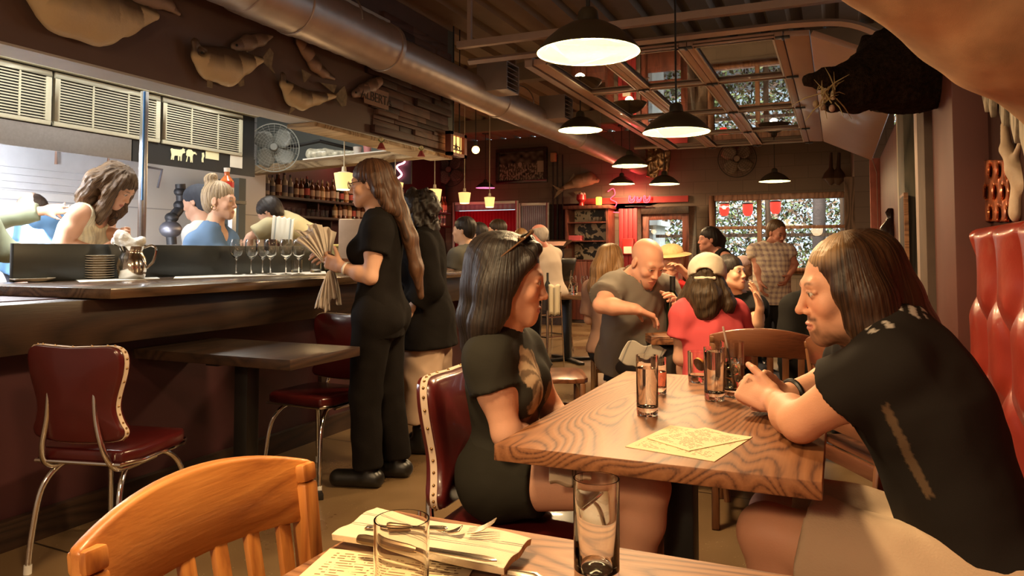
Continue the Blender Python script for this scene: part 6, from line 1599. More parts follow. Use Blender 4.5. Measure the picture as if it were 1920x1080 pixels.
def hair(parent, c, M, hs, h, m, style, name='hair', amp=.004, N=30, extra=(), k=.03, cut=True, seed=1, cap=(.083, .103, .090), cz=.044, curl=0, front=.0, cuts=(), tint=None):
    L = lambda x, y, z: c + M @ (A((x, y, z)) * hs)
    pr = [ell(L(0, -.024 + front, cz), tuple(v * hs for v in cap), M, .0)]
    if style in ('bob', 'long', 'short', 'pony'):
        pr.append(ell(L(0, -.055, -.005), (.078 * hs, .062 * hs, .085 * hs), M, .03))
    for e in extra:
        pts = [L(*q) if len(q) == 3 and not isinstance(q, np.ndarray) else q for q in e['p']]
        rr = e['r']; w = M[:, e.get('ax', 0)] if e.get('fl') else None
        for i in range(len(pts) - 1): pr.append(cone(pts[i], pts[i + 1], rr[i] * hs, rr[i + 1] * hs, e.get('k', .025), w, e.get('fl', 1)))
    subs = []
    if cut: subs.append(ell(L(0, .118, -.052), (.062 * hs, .075 * hs, .105 * hs), M, .012, 's'))
    for q in cuts: subs.append(ell(L(*q[:3]), tuple(v * hs for v in q[3:6]), M, .01, 's'))
    d1 = strand(c, M, amp, N, seed)
    def disp(p):
        o = d1(p)
        if curl: o = o + curl * snoise(p, 75, seed + 5) + curl * .5 * snoise(p, 170, seed + 6)
        return o
    def sco(p):
        q = (p - c) @ M / hs; az = np.arctan2(q[:, 0], q[:, 1] + .02); rr = np.hypot(q[:, 0], q[:, 1] + .02)
        ln = np.where(q[:, 2] > .05, rr, .12 + (.05 - q[:, 2]))
        return np.stack([np.cos(az), np.sin(az), ln], 1)
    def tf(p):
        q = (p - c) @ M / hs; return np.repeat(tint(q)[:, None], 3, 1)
    return blob(name, pr, h, m, parent, disp=disp, subs=subs, strandfn=sco, colfn=tf if tint else None)
def person(label, J, head, skin=(.50, .25, .15), h=.01, hands=True, sex='f', fat=0, hs=1.0, colkw={}, fine=None, handspec={}, hk={}, feet=True, bust=0, armk=1.0, group=None, legk=1.0):
    c, M = head
    pr = torso_prims(J, sex, fat, bust)
    for sd in 'RL': pr += arm_prims(J, sd, armk) + leg_prims(J, sd, legk)
    hp = head_prims(c, M, hs, sex, J['neck'], **hk)
    hd = []
    for sd in 'RL':
        el, wr = J['el' + sd], J['wr' + sd]; sp = handspec.get(sd, {})
        if sp is None: continue
        d = sp.get('d', unit(wr - el)); sg = 1 if sd == 'R' else -1
        n = sp.get('n', -UP if J['pose'] == 'sit' else -J['r'] * sg); side = sp.get('side', J['f'] * .3 - J['r'] * sg)
        hd.append(hand_prims(wr, A(d), A(n), A(side), **{k_: v_ for k_, v_ in sp.items() if k_ in ('curl', 'spread', 'curls', 'thumb')}, k=sp.get('k', 1.0) * (1.0 if sex == 'f' else 1.08)))
    allp = pr + hp + [q for g in hd for q in g]
    regions = []
    if fine:
        regions.append((c - A((.15, .15, .20)) * hs, c + A((.15, .15, .15)) * hs, fine))
        for g in hd:
            lo, hi = pbounds(g); regions.append((lo + .004, hi - .004, fine))
    lo, hi = pbounds(allp); fd = Field(lo, hi, h)
    for p in allp: fd.prim(p)
    pts, q = fd.mesh(); V = [pts]; Qd = []
    keep = np.ones(len(q), bool)
    for lo, hi, hf in regions:
        ins = ((pts > lo + h * 2) & (pts < hi - h * 2)).all(1); keep &= ~ins[q].all(1)
    Qd.append(q[keep]); off = len(pts)
    for lo, hi, hf in regions:
        f2 = Field(lo, hi, hf)
        for p in allp: f2.prim(p)
        p2, q2 = f2.mesh(); V.append(p2); Qd.append(q2 + off); off += len(p2)
    pts = np.concatenate(V); q = np.concatenate(Qd)
    used = np.unique(q); mp = np.full(len(pts), -1); mp[used] = np.arange(len(used)); pts = pts[used]; q = mp[q]
    o = npmesh('person', pts, q, M_skin, None, skin_color((c, M, hs), skin, **colkw)(pts))
    tag(o, label, 'person', group); OFF[o.name] = Vector((0, 0, 0)); return o
def folds(amp=.005, f=28, seed=1, T=None):
    def fn(p):
        r = 1 - np.abs(snoise(p * A((1, 1, .55)), f * .8, seed)) * 2
        return -amp * .9 * r + amp * .5 * snoise(p, f * 2.2, seed + 1)
    return fn
def smin_into(f, g, k):
    hh = np.maximum(k - np.abs(f - g), 0) / k
    return np.minimum(f, g) - hh * hh * k * .25
def limb_union(fd, chains, infl, k):
    """chains: (prims, end point, axis); every sleeve or trouser leg ends in a clean flat cut"""
    for pr, e, ax in chains:
        lo, hi = pbounds(pr, infl); a = np.maximum(np.floor((lo - fd.lo) / fd.h).astype(int), 0); b = np.minimum(np.ceil((hi - fd.lo) / fd.h).astype(int) + 1, fd.n)
        g = Field(fd.lo + a * fd.h, fd.lo + (b - 2) * fd.h, fd.h)
        for p in pr: g.prim(p, infl)
        g.plane(e, ax)
        n = np.minimum(g.n, fd.n - a); sl = tuple(slice(a[i], a[i] + n[i]) for i in range(3)); gs = g.f[tuple(slice(0, n[i]) for i in range(3))]
        fd.f[sl] = smin_into(fd.f[sl], gs, k)
def shirt(parent, J, m, h, name='shirt', infl=.010, sleeve=.5, hem=.10, sex='f', fat=0, bust=0, loose=.01, neckr=.066, col=None, fold=.005, seed=1, vneck=0, slr=.012, ff=28, coat=None, skirt=0, square=0, armk=1.0):
    pr = [dict(p) for p in torso_prims(J, sex, fat, bust)]
    if hem > 0: pr.append(cone(J['pelvis'], J['pelvis'] - J['T'] * hem if J['pose'] == 'stand' else J['pelvis'] - J['T'] * min(hem, .06), (.160 * J['s'] * J['w'] + fat * .6) + skirt * .5, .165 * J['s'] * J['w'] + fat * .6 + skirt, .03, J['fT'], 1.35))
    n, T = J['neck'], J['T']; chains = []
    for sd in 'RL':
        if sleeve <= 0: continue
        sh, el, wr = J['sh' + sd], J['el' + sd], J['wr' + sd]; s = J['s'] * armk
        if sleeve <= 1:
            e = sh + (el - sh) * sleeve; ax = unit(el - sh); chains.append(([cone(sh, e + ax * .05, .054 * s, (.050 + slr) * s, .03)], e, ax))
        else:
            e = el + (wr - el) * (sleeve - 1); ax = unit(wr - el); chains.append(([cone(sh, el, .056 * s, .05 * s, .03), cone(el, e + ax * .04, .048 * s, .040 * s, .03)], e, ax))
    lo, hi = pbounds(pr + [p for c_ in chains for p in c_[0]], infl); fd = Field(lo, hi, h)
    for p in pr: fd.prim(p, infl)
    limb_union(fd, chains, infl, .03)
    fd.disp(folds(fold, ff, seed))
    fd.prim(cone(n - T * .02 + J['fT'] * .012, n + T * .13, neckr * J['s'], neckr * J['s'] * 1.05, .006, op='s'))
    if vneck: fd.prim(cone(n + J['fT'] * .10, n + J['fT'] * .13 - T * vneck, neckr * .75, .012, .006, op='s'))
    if sleeve <= 0:
        for sd in 'RL': fd.prim(cone(J['sh' + sd] + (J['sh' + sd] - n) * .28 + T * .03, J['sh' + sd] + (J['sh' + sd] - n) * .22 - T * .10, .075, .06, .01, op='s'))
    if hem > 0: fd.plane(J['pelvis'] - T * hem * (1 if J['pose'] == 'stand' else .5), -T)
    pts, q = fd.mesh()
    c = None
    if callable(col): c = col(pts)
    elif col is not None: c = np.tile(A(col), (len(pts), 1)) * (1 + .05 * snoise(pts, 14, seed)[:, None])
    return npmesh(name, pts, q, m, parent, c, 2)
def pants(parent, J, m, h, name='trousers', infl=.012, to=1.0, sex='f', col=None, fold=.006, seed=4, wide=0, fat=0, feet=False, flare=0):
    pr = [cone(J['pelvis'] + J['T'] * .06, J['pelvis'], (.14 + fat) * J['s'] * J['w'], .160 * J['s'] * J['w'] + fat, .03, J['fT'], 1.38)]
    chains = []
    for sd in 'RL':
        s = J['s']; hp, kn, an = J['hp' + sd], J['kn' + sd], J['an' + sd]; sg = 1 if sd == 'R' else -1
        pr.append(ell(J['pelvis'] - J['fT'] * .05 * s + J['r'] * .07 * sg * s - J['T'] * .03, (.09 * s, .09 * s, .10 * s), J_M(J), .05))
        if to <= .5:
            e = hp + (kn - hp) * to * 2; ax = unit(kn - hp); chains.append(([cone(hp, e + ax * .05, .094 * s + wide * .4, .080 * s + wide, .04)], e, ax))
        else:
            e = kn + (an - kn) * (to - .5) * 2; ax = unit(an - kn)
            chains.append(([cone(hp, kn, .092 * s + wide * .5, .062 * s + wide * .8, .04), cone(kn, e + ax * .04, .060 * s + wide * .8, .05 * s + wide + flare, .02)], e, ax))
    lo, hi = pbounds(pr + [p for c_ in chains for p in c_[0]], infl); fd = Field(lo, hi, h)
    for p in pr: fd.prim(p, infl)
    limb_union(fd, chains, infl, .04)
    fd.disp(folds(fold, 26, seed))
    pts, q = fd.mesh(); c = None
    if callable(col): c = col(pts)
    elif col is not None: c = np.tile(A(col), (len(pts), 1)) * (1 + .05 * snoise(pts, 14, seed)[:, None])
    return npmesh(name, pts, q, m, parent, c, 2)
def shoes(parent, J, m, h, boot=.0):
    for sd in 'RL':
        an = J['an' + sd]; f = J['f']; t = A((an[0] + f[0] * .16, an[1] + f[1] * .16, .042)); hl = A((an[0] - f[0] * .04, an[1] - f[1] * .04, .046))
        pr = [cone(hl, t, .044, .040, .02), cone(an, A((an[0], an[1], .05)), .046, .046, .02), cone(hl + UP * .0, t, .040, .04, .02)]
        if boot: pr.append(cone(an + UP * boot, an, .055, .05, .03))
        blob('shoe', pr, h, m, parent, planes=[(A((0, 0, .004)), -UP)])
def headframe(c, yaw, pitch=0, roll=0):
    f = dirang(yaw, pitch); M = fr(f)
    if roll:
        a = R(roll); r, u = M[:, 0], M[:, 2]; M = np.stack([r * math.cos(a) + u * math.sin(a), f, u * math.cos(a) - r * math.sin(a)], 1)
    return A(c), M
M_knit = attrmat('clothing_fabric', .85, .10, 500, spec=.12, sheen=0)
M_blk = mat('black_cotton', (.010, .008, .007), .9, var=.15, bmp=.2, bscale=300, spec=.1)
H_black = hairmat('black_hair', (.008, .006, .006), (.03, .020, .015))
H_dkbr = hairmat('dark_brown_hair', (.012, .007, .004), (.05, .026, .013))
H_brown = hairmat('brown_hair', (.05, .026, .012), (.16, .09, .045))
H_blond = hairmat('dark_blonde_hair', (.13, .065, .025), (.36, .20, .085))
M_shoe = mat('black_leather_shoe', (.01, .009, .008), .35)
# ---- woman at the table
def woman_table():
    yaw = 10
    neck = Q(936, 634, 2.08)
    pel = Q(952, 868, 2.10)
    J = skel(neck, yaw, 'sit', .88, w=.90, pelvis=pel, shR=Q(915, 672, 1.97), shL=Q(975, 655, 2.22),
             elR=Q(950, 812, 1.94), wrR=Q(1030, 850, 2.06), elL=Q(1030, 765, 2.24), wrL=Q(1080, 838, 2.15),
             knR=Q(1215, 912, 1.86), knL=Q(1225, 900, 2.05), anR=Q(1190, 1130, 1.9), anL=Q(1215, 1100, 2.1))
    c, M = headframe(Q(957, 524, 2.06), 20, -7)
    b = person('black-haired woman in a dark printed t-shirt sitting on a red studded chair in profile', J, (c, M), (.66, .35, .23), .006, fine=.003, hs=1.03, bust=-.008, armk=1.12, legk=1.10,
               colkw=dict(blush=.35, lips=(.45, .14, .12)), hk=dict(nose=1.0), handspec=dict(R=dict(n=-UP), L=dict(n=-UP)))
    n = A(J['neck'])
    def pc(p):
        col = np.tile(A((.028, .026, .020)), (len(p), 1))
        M2 = J_M(J); q = (p - J['chest']) @ M2; x, y, z = q[:, 0], q[:, 1], q[:, 2]
        nz = snoise(p, 60, 5); nz2 = snoise(p, 150, 8)
        m1 = (y > 0) & (((x - .05) / (.065 + .015 * nz)) ** 2 + ((z - .01) / (.085 + .02 * nz)) ** 2 < 1)
        pet = np.sin(np.arctan2(z - .01, x - .05) * 7 + 6 * np.hypot(x - .05, z - .01) / .05); col[m1] = np.where((pet > -.3)[m1, None], A((.46, .32, .20)), A((.20, .13, .08))) * (.75 + .35 * nz2[m1, None])
        m2 = (y > 0) & (((x - .05) / (.075 + .02 * nz)) ** 2 + ((z + .115) / (.040 + .012 * nz)) ** 2 < 1)
        col[m2] = A((.24, .12, .07)) * (.7 + .5 * nz2[m2, None])
        m3 = (y > 0) & (((x - .07) / .06) ** 2 + ((z + .185 + .3 * x) / (.022 + .008 * nz)) ** 2 < 1)
        col[m3] = A((.50, .30, .24)) * (.8 + .3 * nz2[m3, None])
        m4 = (y > 0) & (((x + .06) / .03) ** 2 + ((z + .05) / (.03)) ** 2 < 1) & (nz > .1)
        col[m4] = (.16, .11, .07)
        return col
    shirt(b, J, M_knit, .006, 't_shirt', .010, .42, .12, bust=-.008, col=pc, fold=.004, seed=3, neckr=.064, slr=.014, armk=1.08)
    pants(b, J, M_knit, .008, 'shorts', .012, .14, wide=.010, col=(.020, .018, .013))
    # straight black bob with sunglasses pushed up
    L = lambda x, y, z: (x, y, z)
    ex = [dict(p=[(sg * .058, .000, .07), (sg * .082, -.006, .0), (sg * .085, -.020, -.08), (sg * .080, -.032, -.145)], r=[.030, .031, .030, .018], fl=1.8, ax=0) for sg in (1, -1)]
    ex += [dict(p=[(sg * .055, -.040, .06), (sg * .080, -.045, -.03), (sg * .084, -.052, -.12), (sg * .080, -.058, -.185)], r=[.040, .038, .037, .024], fl=1.5, ax=0) for sg in (1, -1)]
    ex += [dict(p=[(0, -.070, .06), (0, -.080, -.03), (0, -.083, -.11), (0, -.080, -.19)], r=[.05, .048, .046, .034])]
    ex += [dict(p=[(.0, .035, .112), (.036, .060, .092), (.062, .050, .060), (.076, .022, .020)], r=[.012, .012, .012, .012], k=.02),
           dict(p=[(.0, .035, .112), (-.036, .060, .092), (-.062, .050, .060), (-.076, .022, .020)], r=[.012, .012, .012, .012], k=.02),
           ]
    hair(b, c, M, 1.03, .0042, H_black, 'bob', extra=ex, amp=.0014, N=60, cap=(.081, .101, .088), cz=.042, front=-.004, cuts=[])
    # sunglasses
    g = MB()
    for sg in (1, -1):
        pts = [c + M @ (A((sg * (.034 + .026 * math.cos(a)), .028 + .018 * math.sin(a) * .9, .128 + .012 * math.sin(a) - .012 * abs(math.cos(a)) * (1 if math.cos(a) * sg > -9 else 1))) * 1.03) for a in np.linspace(0, 2 * PI, 17)[:-1]]
        g.tube(pts, .0032, 8, closed=True)
        g.tube([c + M @ (A(q) * 1.03) for q in ((sg * .060, .030, .116), (sg * .082, .0, .085), (sg * .089, -.035, .050))], .0028, 6)
    g.tube([c + M @ (A(q) * 1.03) for q in ((-.010, .036, .134), (0, .04, .139), (.010, .036, .134))], .003, 6)
    s = g.build('sunglasses', mat('tortoise_frame', (.12, .06, .03), .2)); tag(s, 'tortoiseshell sunglasses pushed up on the black hair of the seated woman', 'sunglasses')
    lens = MB()
    for sg in (1, -1):
        cc = c + M @ (A((sg * .034, .028, .126)) * 1.03)
        pts = [c + M @ (A((sg * (.034 + .024 * math.cos(a)), .028 + .016 * math.sin(a), .127 + .011 * math.sin(a) - .010 * abs(math.cos(a)))) * 1.03) for a in np.linspace(0, 2 * PI, 17)[:-1]]
        n0 = len(lens.v); lens.v += [tuple(cc)] + [tuple(p) for p in pts]
        for i in range(16): lens.f.append((n0, n0 + 1 + i, n0 + 1 + (i + 1) % 16)); lens.mi.append(0)
    lens.build('lens', mat('dark_lens', (.01, .008, .006), .05), s, solid=.002)
    # collar necklace and cord
    T = J['T']; nk = J['neck']
    MB().tube([nk + M_(J) @ A((.060 * math.cos(a), .060 * math.sin(a) + .012, .010 - .03 * math.sin(a))) for a in np.linspace(0, 2 * PI, 25)[:-1]], .0022, 6, closed=True).build('necklace', mat('dark_necklace', (.02, .01, .01), .3), b)
    # folded napkin on the thigh
    def fn(u_, v_):
        base = Q(1030 + 75 * u_, 870 + 6 * u_ + 36 * v_, 1.80 - .03 * v_); return base + UP * .004 * math.sin(u_ * 9)
    def cf(u_, v_): return (.12, .09, .07) if (.55 < u_ < .60 or .66 < u_ < .70) else (.62, .50, .36)
    o = colgrid('folded_napkin', fn, 24, 14, cf, M_cloth, solid=.022); tag(o, 'folded cream napkin with dark stripes on the thigh of the black-haired woman', 'napkin')
    md = o.modifiers.new('bv', 'BEVEL'); md.width = .006; md.segments = 2
def M_(J): return np.stack([J['r'], J['f'], UP], 1)
woman_table()

# ---- long-haired man leaning on the table
def man_table():
    yaw = 192
    J = skel(Q(1672, 615, 1.70), yaw, 'sit', 1.06, pelvis=Q(1850, 1080, 1.56), shL=Q(1672, 688, 1.57), shR=Q(1625, 650, 1.95),
             elL=Q(1500, 792, 1.72), wrL=Q(1452, 752, 1.98), elR=Q(1590, 705, 2.22), wrR=Q(1470, 742, 2.11),
             knL=Q(1440, 1000, 1.74), knR=Q(1455, 965, 1.98), anL=Q(1500, 1200, 1.72), anR=Q(1480, 1130, 2.0))
    c, M = headframe(Q(1582, 542, 1.74), 196, -8)
    FL = RT_ = A(RT)
    b = person('long-haired man in a black t-shirt leaning on the oak table with clasped hands', J, (c, M), (.64, .32, .20), .006, fine=.0028, hs=1.06, sex='m', armk=1.08, legk=1.15,
               colkw=dict(beard=1.0, bcol=(.06, .025, .012), lips=(.45, .16, .12), brow=(.12, .055, .03), blush=.3), hk=dict(nose=1.12, jaw=.95),
               handspec=dict(L=dict(d=Q(1395, 725, 2.05) - Q(1452, 752, 1.98), n=-(A((.40, -.91, 0)) * 1.0) + A((0, 0, -.25)), side=UP, curls=[.85, .95, .95, .95], spread=.04, thumb=A((-.5, .25, .55))),
                             R=dict(d=Q(1392, 738, 2.09) - Q(1470, 742, 2.11), n=A((.38, -.90, -.2)), side=UP, curls=[1.0, 1.0, 1.0, 1.0], spread=.04)))
    def sc(p):
        col = np.tile(A((.016, .013, .011)), (len(p), 1))
        a_, b_ = Q(1690, 778, 1.42), Q(1772, 955, 1.42); ab = b_ - a_; q = p - a_; nrm_ = unit(A((.25, -1, 0)))
        q = q - np.outer(q @ nrm_, nrm_); ab = ab - (ab @ nrm_) * nrm_; t = (q @ ab) / (ab @ ab); dd = np.linalg.norm(q - np.outer(t, ab), axis=1)
        near = (p - J['chest']) @ nrm_ > 0
        col[(t > 0) & (t < 1) & (dd < .0070) & near] = (.11, .07, .04)
        cz = (p - J['neck']); m_ = (np.abs(cz @ J['T'] - .02) < .02) & (cz @ nrm_ > .05) & (np.sin(p @ J['f'] * 200) > .2); col[m_ & (snoise(p, 90, 2) > 0)] = (.4, .36, .32)
        return col
    sh = shirt(b, J, M_knit, .007, 't_shirt', .012, .50, .13, sex='m', col=sc, fold=.006, seed=5, neckr=.075, slr=.03)
    pants(b, J, attrmat('linen', .9, .3, 200), .009, 'shorts', .016, .40, sex='m', col=(.55, .40, .27), wide=.018, fold=.010)
    # stripe-like seam of the shirt's side and small white collar print
    ex = [dict(p=[(sg * .055, -.02, .06), (sg * .082, -.030, -.02), (sg * .088, -.045, -.10), (sg * .090, -.075, -.18)], r=[.040, .045, .046, .036], fl=1.3, ax=0) for sg in (1, -1)]
    ex += [dict(p=[(sg * .055, .018, .07), (sg * .080, .016, .0), (sg * .083, .002, -.07), (sg * .084, -.025, -.14)], r=[.026, .026, .027, .022], fl=1.7, ax=0) for sg in (1, -1)]
    ex += [dict(p=[(0, -.07, .06), (0, -.095, -.03), (0, -.115, -.11), (0, -.150, -.19)], r=[.06, .062, .064, .05])]
    hr = hair(b, c, M, 1.06, .0045, hairmat('long_brown_hair', (.012, .005, .003), (.060, .026, .011), c3=(.50, .30, .14)), 'long', extra=ex, front=-.007, tint=lambda q: np.clip((q[:, 1] + q[:, 2] * 1.0 - .085) / .05, 0, 1) * np.clip((q[:, 2] - .045) / .03, 0, 1) * .85, amp=.0016, N=60, cap=(.081, .101, .086), cz=.042)  # front-top tint: lighter strands and sunlight both put into the colour
    ex2 = [dict(p=[(sg * .004, .020, .121), (sg * .022, .058, .107), (sg * .044, .068, .070), (sg * .058, .058, .040)], r=[.010, .011, .009, .005], k=.02) for sg in (1, -1)]
    ex2 += [dict(p=[(sg * .02, -.02, .122), (sg * .040, .02, .110), (sg * .056, .050, .082), (sg * .064, .048, .050)], r=[.009, .010, .009, .005], k=.02) for sg in (1, -1)]
    L = lambda x, y, z: c + M @ (A((x, y, z)) * 1.06)
    pr = []
    for e in ex2:
        pts = [L(*q) for q in e['p']]
        for i in range(3): pr.append(cone(pts[i], pts[i + 1], e['r'][i] * 1.06, e['r'][i + 1] * 1.06, .02))
    0 and blob('fringe', pr, .0035, hairmat('sunlit_fringe', (.22, .11, .045), (.55, .36, .18)), b, disp=strand(c, M, .003, 60, 4))
    # watch strap
    w = J['wrR']; ax = unit(J['elR'] - w); u1 = unit(np.cross(ax, UP)); u2 = np.cross(ax, u1)
    MB().tube([w + ax * .035 + (u1 * math.cos(a) + u2 * math.sin(a)) * .034 for a in np.linspace(0, 2 * PI, 21)[:-1]], .009, 8, closed=True).build('watch_strap', M_black, b)
man_table()

# ---- waitress
def waitress():
    yaw = 196
    d = 3.85
    J = skel(Q(712, 408, d), yaw, 'stand', .95, tl=.50, shL=Q(708, 432, d - .13), shR=Q(712, 430, d + .17),
             elL=Q(694, 520, d - .18), wrL=Q(640, 500, d - .12), elR=Q(660, 505, d + .2), wrR=Q(628, 490, d + .08),
             anL=A(AZ(690, 880, .09)), anR=A(AZ(745, 862, .09)))
    J['knL'] = (J['hpL'] + J['anL']) / 2 + J['f'] * .03; J['knR'] = (J['hpR'] + J['anR']) / 2 + J['f'] * .02
    c, M = headframe(Q(692, 345, d), 204, -5)
    b = person('waitress in black with glasses and waist-long brown hair standing at the counter', J, (c, M), (.62, .36, .25), .008, fine=.0045, hs=1.0, sex='f',
               handspec=dict(L=dict(n=A((.4, .9, 0)), side=UP, curls=[.5, .5, .5, .5]), R=dict(n=A((-.4, -.9, 0)), side=UP, curls=[.5] * 4)), hk=dict(nose=1.1))
    shirt(b, J, M_blk, .009, 't_shirt', .012, .50, .14, loose=.02, fold=.005, seed=8, slr=.02)
    pants(b, J, M_blk, .010, 'trousers', .014, .98, wide=.012)
    shoes(b, J, M_shoe, .008)
    ex = [dict(p=[(0, -.085, .05), (0, -.12, -.04), (0, -.15, -.16), (.0, -.19, -.30), (0, -.21, -.46), (0, -.22, -.60)], r=[.055, .055, .050, .048, .042, .02], fl=1.3, ax=1)]
    ex += [dict(p=[(sg * .07, -.03, .03), (sg * .075, -.06, -.05), (sg * .05, -.10, -.14)], r=[.025, .028, .03]) for sg in (1, -1)]
    hair(b, c, M, 1.0, .007, hairmat('chestnut_hair', (.03, .014, .008), (.13, .06, .03)), 'pony', extra=ex, amp=.004, N=26)
    g = MB()
    for sg in (1, -1):
        g.tube([c + M @ A((sg * (.033 + .021 * math.cos(a)), .098, -.002 + .018 * math.sin(a))) for a in np.linspace(0, 2 * PI, 15)[:-1]], .0022, 6, closed=True)
        g.tube([c + M @ A(q) for q in ((sg * .054, .098, .004), (sg * .078, .05, .008), (sg * .080, -.005, .006))], .002, 6)
    g.tube([c + M @ A(q) for q in ((-.012, .098, .002), (0, .103, .006), (.012, .098, .002))], .002, 6)
    g.build('eyeglasses', M_black, b)
    w = J['wrL']; ax = unit(J['elL'] - w); u1 = unit(np.cross(ax, UP)); u2 = np.cross(ax, u1)
    MB().tube([w + ax * .03 + (u1 * math.cos(a) + u2 * math.sin(a)) * .030 for a in np.linspace(0, 2 * PI, 17)[:-1]], .006, 8, closed=True).build('bracelet', M_white, b)
    # bundle of napkins held in the hands
    nb = thing('linen_bundle', 'crumpled bundle of white napkins in the hands of the waitress', 'napkins', tuple(Q(620, 495, d)))
    g = random.Random(6)
    for (ea, eb, hx, hy, dz) in (((552, 436), (600, 418), 618, 496, -.02), ((575, 424), (628, 432), 620, 494, .02), ((556, 452), (590, 430), 614, 500, -.06), ((590, 574), (622, 584), 616, 500, -.05), ((606, 560), (640, 570), 624, 500, -.01), ((596, 582), (630, 560), 620, 498, -.08)):
        ph = g.uniform(0, 6); H = Q(hx, hy, d + dz); ax = A(FW)
        def fn(u_, v_, ea=ea, eb=eb, H=H, ph=ph, dz=dz):
            E_ = Q(ea[0] + (eb[0] - ea[0]) * u_, ea[1] + (eb[1] - ea[1]) * u_ + 4 * math.sin(u_ * 9 + ph), d + dz)
            s_ = .12 + .88 * v_; C_ = H * (1 - s_) + E_ * s_
            return C_ + ax * (.018 * math.sin(u_ * 22 + ph) * (.3 + .7 * v_) + .02 * math.sin(v_ * 3.1 + ph)) + A(UPV) * .015 * math.sin(v_ * 3.14)
        colgrid('napkin', fn, 40, 16, lambda a_, b_: (.68, .60, .52), M_cloth, nb, solid=.004)
waitress()
def curly():
    d = 4.62
    J = skel(Q(795, 448, d), 200, 'stand', .93, tl=.50, lean=2, elL=Q(805, 540, d - .2), wrL=Q(770, 580, d - .22), elR=Q(775, 540, d + .2), wrR=Q(755, 560, d + .1),
             anL=A(AZ(790, 822, .09)), anR=A(AZ(825, 808, .09)))
    J['knL'] = (J['hpL'] + J['anL']) / 2; J['knR'] = (J['hpR'] + J['anR']) / 2
    c, M = headframe(Q(778, 402, d), 200, 0)
    b = person('person with curly black hair, a black sweater and wide beige trousers behind the waitress', J, (c, M), (.62, .38, .27), .010, fine=.0055, hs=1.0)
    shirt(b, J, M_blk, .011, 'sweater', .040, 1.75, .20, fold=.007, seed=11, skirt=.06, neckr=.07)
    pants(b, J, M_knit, .011, 'trousers', .016, .86, col=(.50, .35, .25), wide=.05, fold=.012)
    shoes(b, J, M_shoe, .009, .06)
    hair(b, c, M, 1.0, .008, H_black, 'short', cap=(.115, .128, .110), cz=.05, curl=.024, amp=.002, extra=[dict(p=[(0, -.06, 0), (0, -.08, -.09)], r=[.09, .08]), dict(p=[(-.07, -.01, 0), (-.08, -.03, -.07)], r=[.045, .04]), dict(p=[(.07, -.01, 0), (.08, -.03, -.07)], r=[.045, .04])])
curly()
# ---- cooks
def cook_cream():
    d = 4.62
    J = skel(Q(172, 395, d), 15, 'stand', .98, lean=30, shR=Q(150, 400, d - .16), shL=Q(196, 400, d + .12), elR=Q(118, 462, d - .2), wrR=Q(185, 470, d - .1),
             elL=Q(205, 440, d + .1), wrL=Q(228, 438, d), pelvis=Q(120, 505, d))
    for sd in 'RL':
        J['hp' + sd] = J['pelvis'] + J['r'] * (.085 if sd == 'R' else -.085); J['an' + sd] = J['hp' + sd] * A((1, 1, 0)) + UP * .09; J['kn' + sd] = (J['hp' + sd] + J['an' + sd]) / 2
    c, M = headframe(Q(222, 352, d), 22, -38)
    b = person('cook with long wavy brown hair and a cream tank top bending over her work', J, (c, M), (.66, .37, .24), .009, fine=.005, hs=1.03, bust=.01)
    def tc(p): 
        q = (p - J['chest']) @ J_M(J); return np.tile(A((.78, .74, .55)), (len(p), 1)) * (1 - .18 * (np.sin(q[:, 0] * 260) > .3))[:, None]
    shirt(b, J, M_knit, .008, 'tank_top', .008, 0, .10, bust=.01, col=tc, fold=.002, neckr=.105)
    MB().tube([J['shR'] + A((0, 0, .05)) * 1 - J['r'] * .055 + J['fT'] * -.02, J['neck'] + J['r'] * .09 + J['fT'] * .03 - J['T'] * .0, J['chest'] + J['r'] * .075 + J['fT'] * .125 + J['T'] * .04], .009, 8).build('strap', M_cream, b)
    pants(b, J, M_blk, .012, 'trousers', .014, 1.0)
    ex = [dict(p=[(sg * .065, .02, .06), (sg * .085, .02, -.03), (sg * .08, .045, -.12), (sg * .06, .07, -.21)], r=[.035, .04, .04, .02], fl=1.2, ax=0) for sg in (1, -1)]
    ex += [dict(p=[(sg * .05, -.06, .06), (sg * .085, -.09, -.03), (sg * .085, -.08, -.14), (sg * .06, -.03, -.25)], r=[.05, .055, .05, .025]) for sg in (1, -1)]
    ex += [dict(p=[(0, -.09, .06), (0, -.13, -.04), (0, -.12, -.14)], r=[.06, .065, .04])]
    hair(b, c, M, 1.03, .0065, hairmat('wavy_brown_hair', (.025, .014, .008), (.19, .115, .06), st=(60, 60, 14)), 'long', extra=ex, amp=.006, N=22, curl=.009)
cook_cream()
def cook_blue():
    d = 5.45
    J = skel(Q(400, 428, d), 24, 'stand', 1.06, tl=.5, lean=6, w=1.0, shR=Q(368, 455, d - .1), shL=Q(426, 450, d + .1), elR=Q(360, 510, d - .1), elL=Q(440, 510, d + .1))
    c, M = headframe(Q(414, 377, d), 22, -2)
    b = person('cook in a blue v-neck scrub top with her fair hair in a bun', J, (c, M), (.66, .38, .25), .010, fine=.0055, hs=1.14)
    shirt(b, J, M_knit, .010, 'scrub_top', .014, .35, .14, col=(.13, .21, .34), fold=.006, seed=21, vneck=.10)
    pants(b, J, M_blk, .014, 'trousers', .014, 1.0)
    hair(b, c, M, 1.14, .007, hairmat('ash_blonde_hair', (.14, .09, .05), (.55, .42, .26)), 'short', cap=(.080, .100, .088), amp=.004, N=24, extra=[dict(p=[(.0, -.06, .10), (0, -.075, .135)], r=[.03, .04]), dict(p=[(.02, -.055, .155), (-.02, -.06, .16)], r=[.02, .02])])
    MB().tube([c + M @ A((.088, -.01 + .016 * math.cos(a), -.055 + .016 * math.sin(a))) for a in np.linspace(0, 2 * PI, 13)[:-1]], .003, 6, closed=True).build('hoop_earring', M_brass, b)
cook_blue()
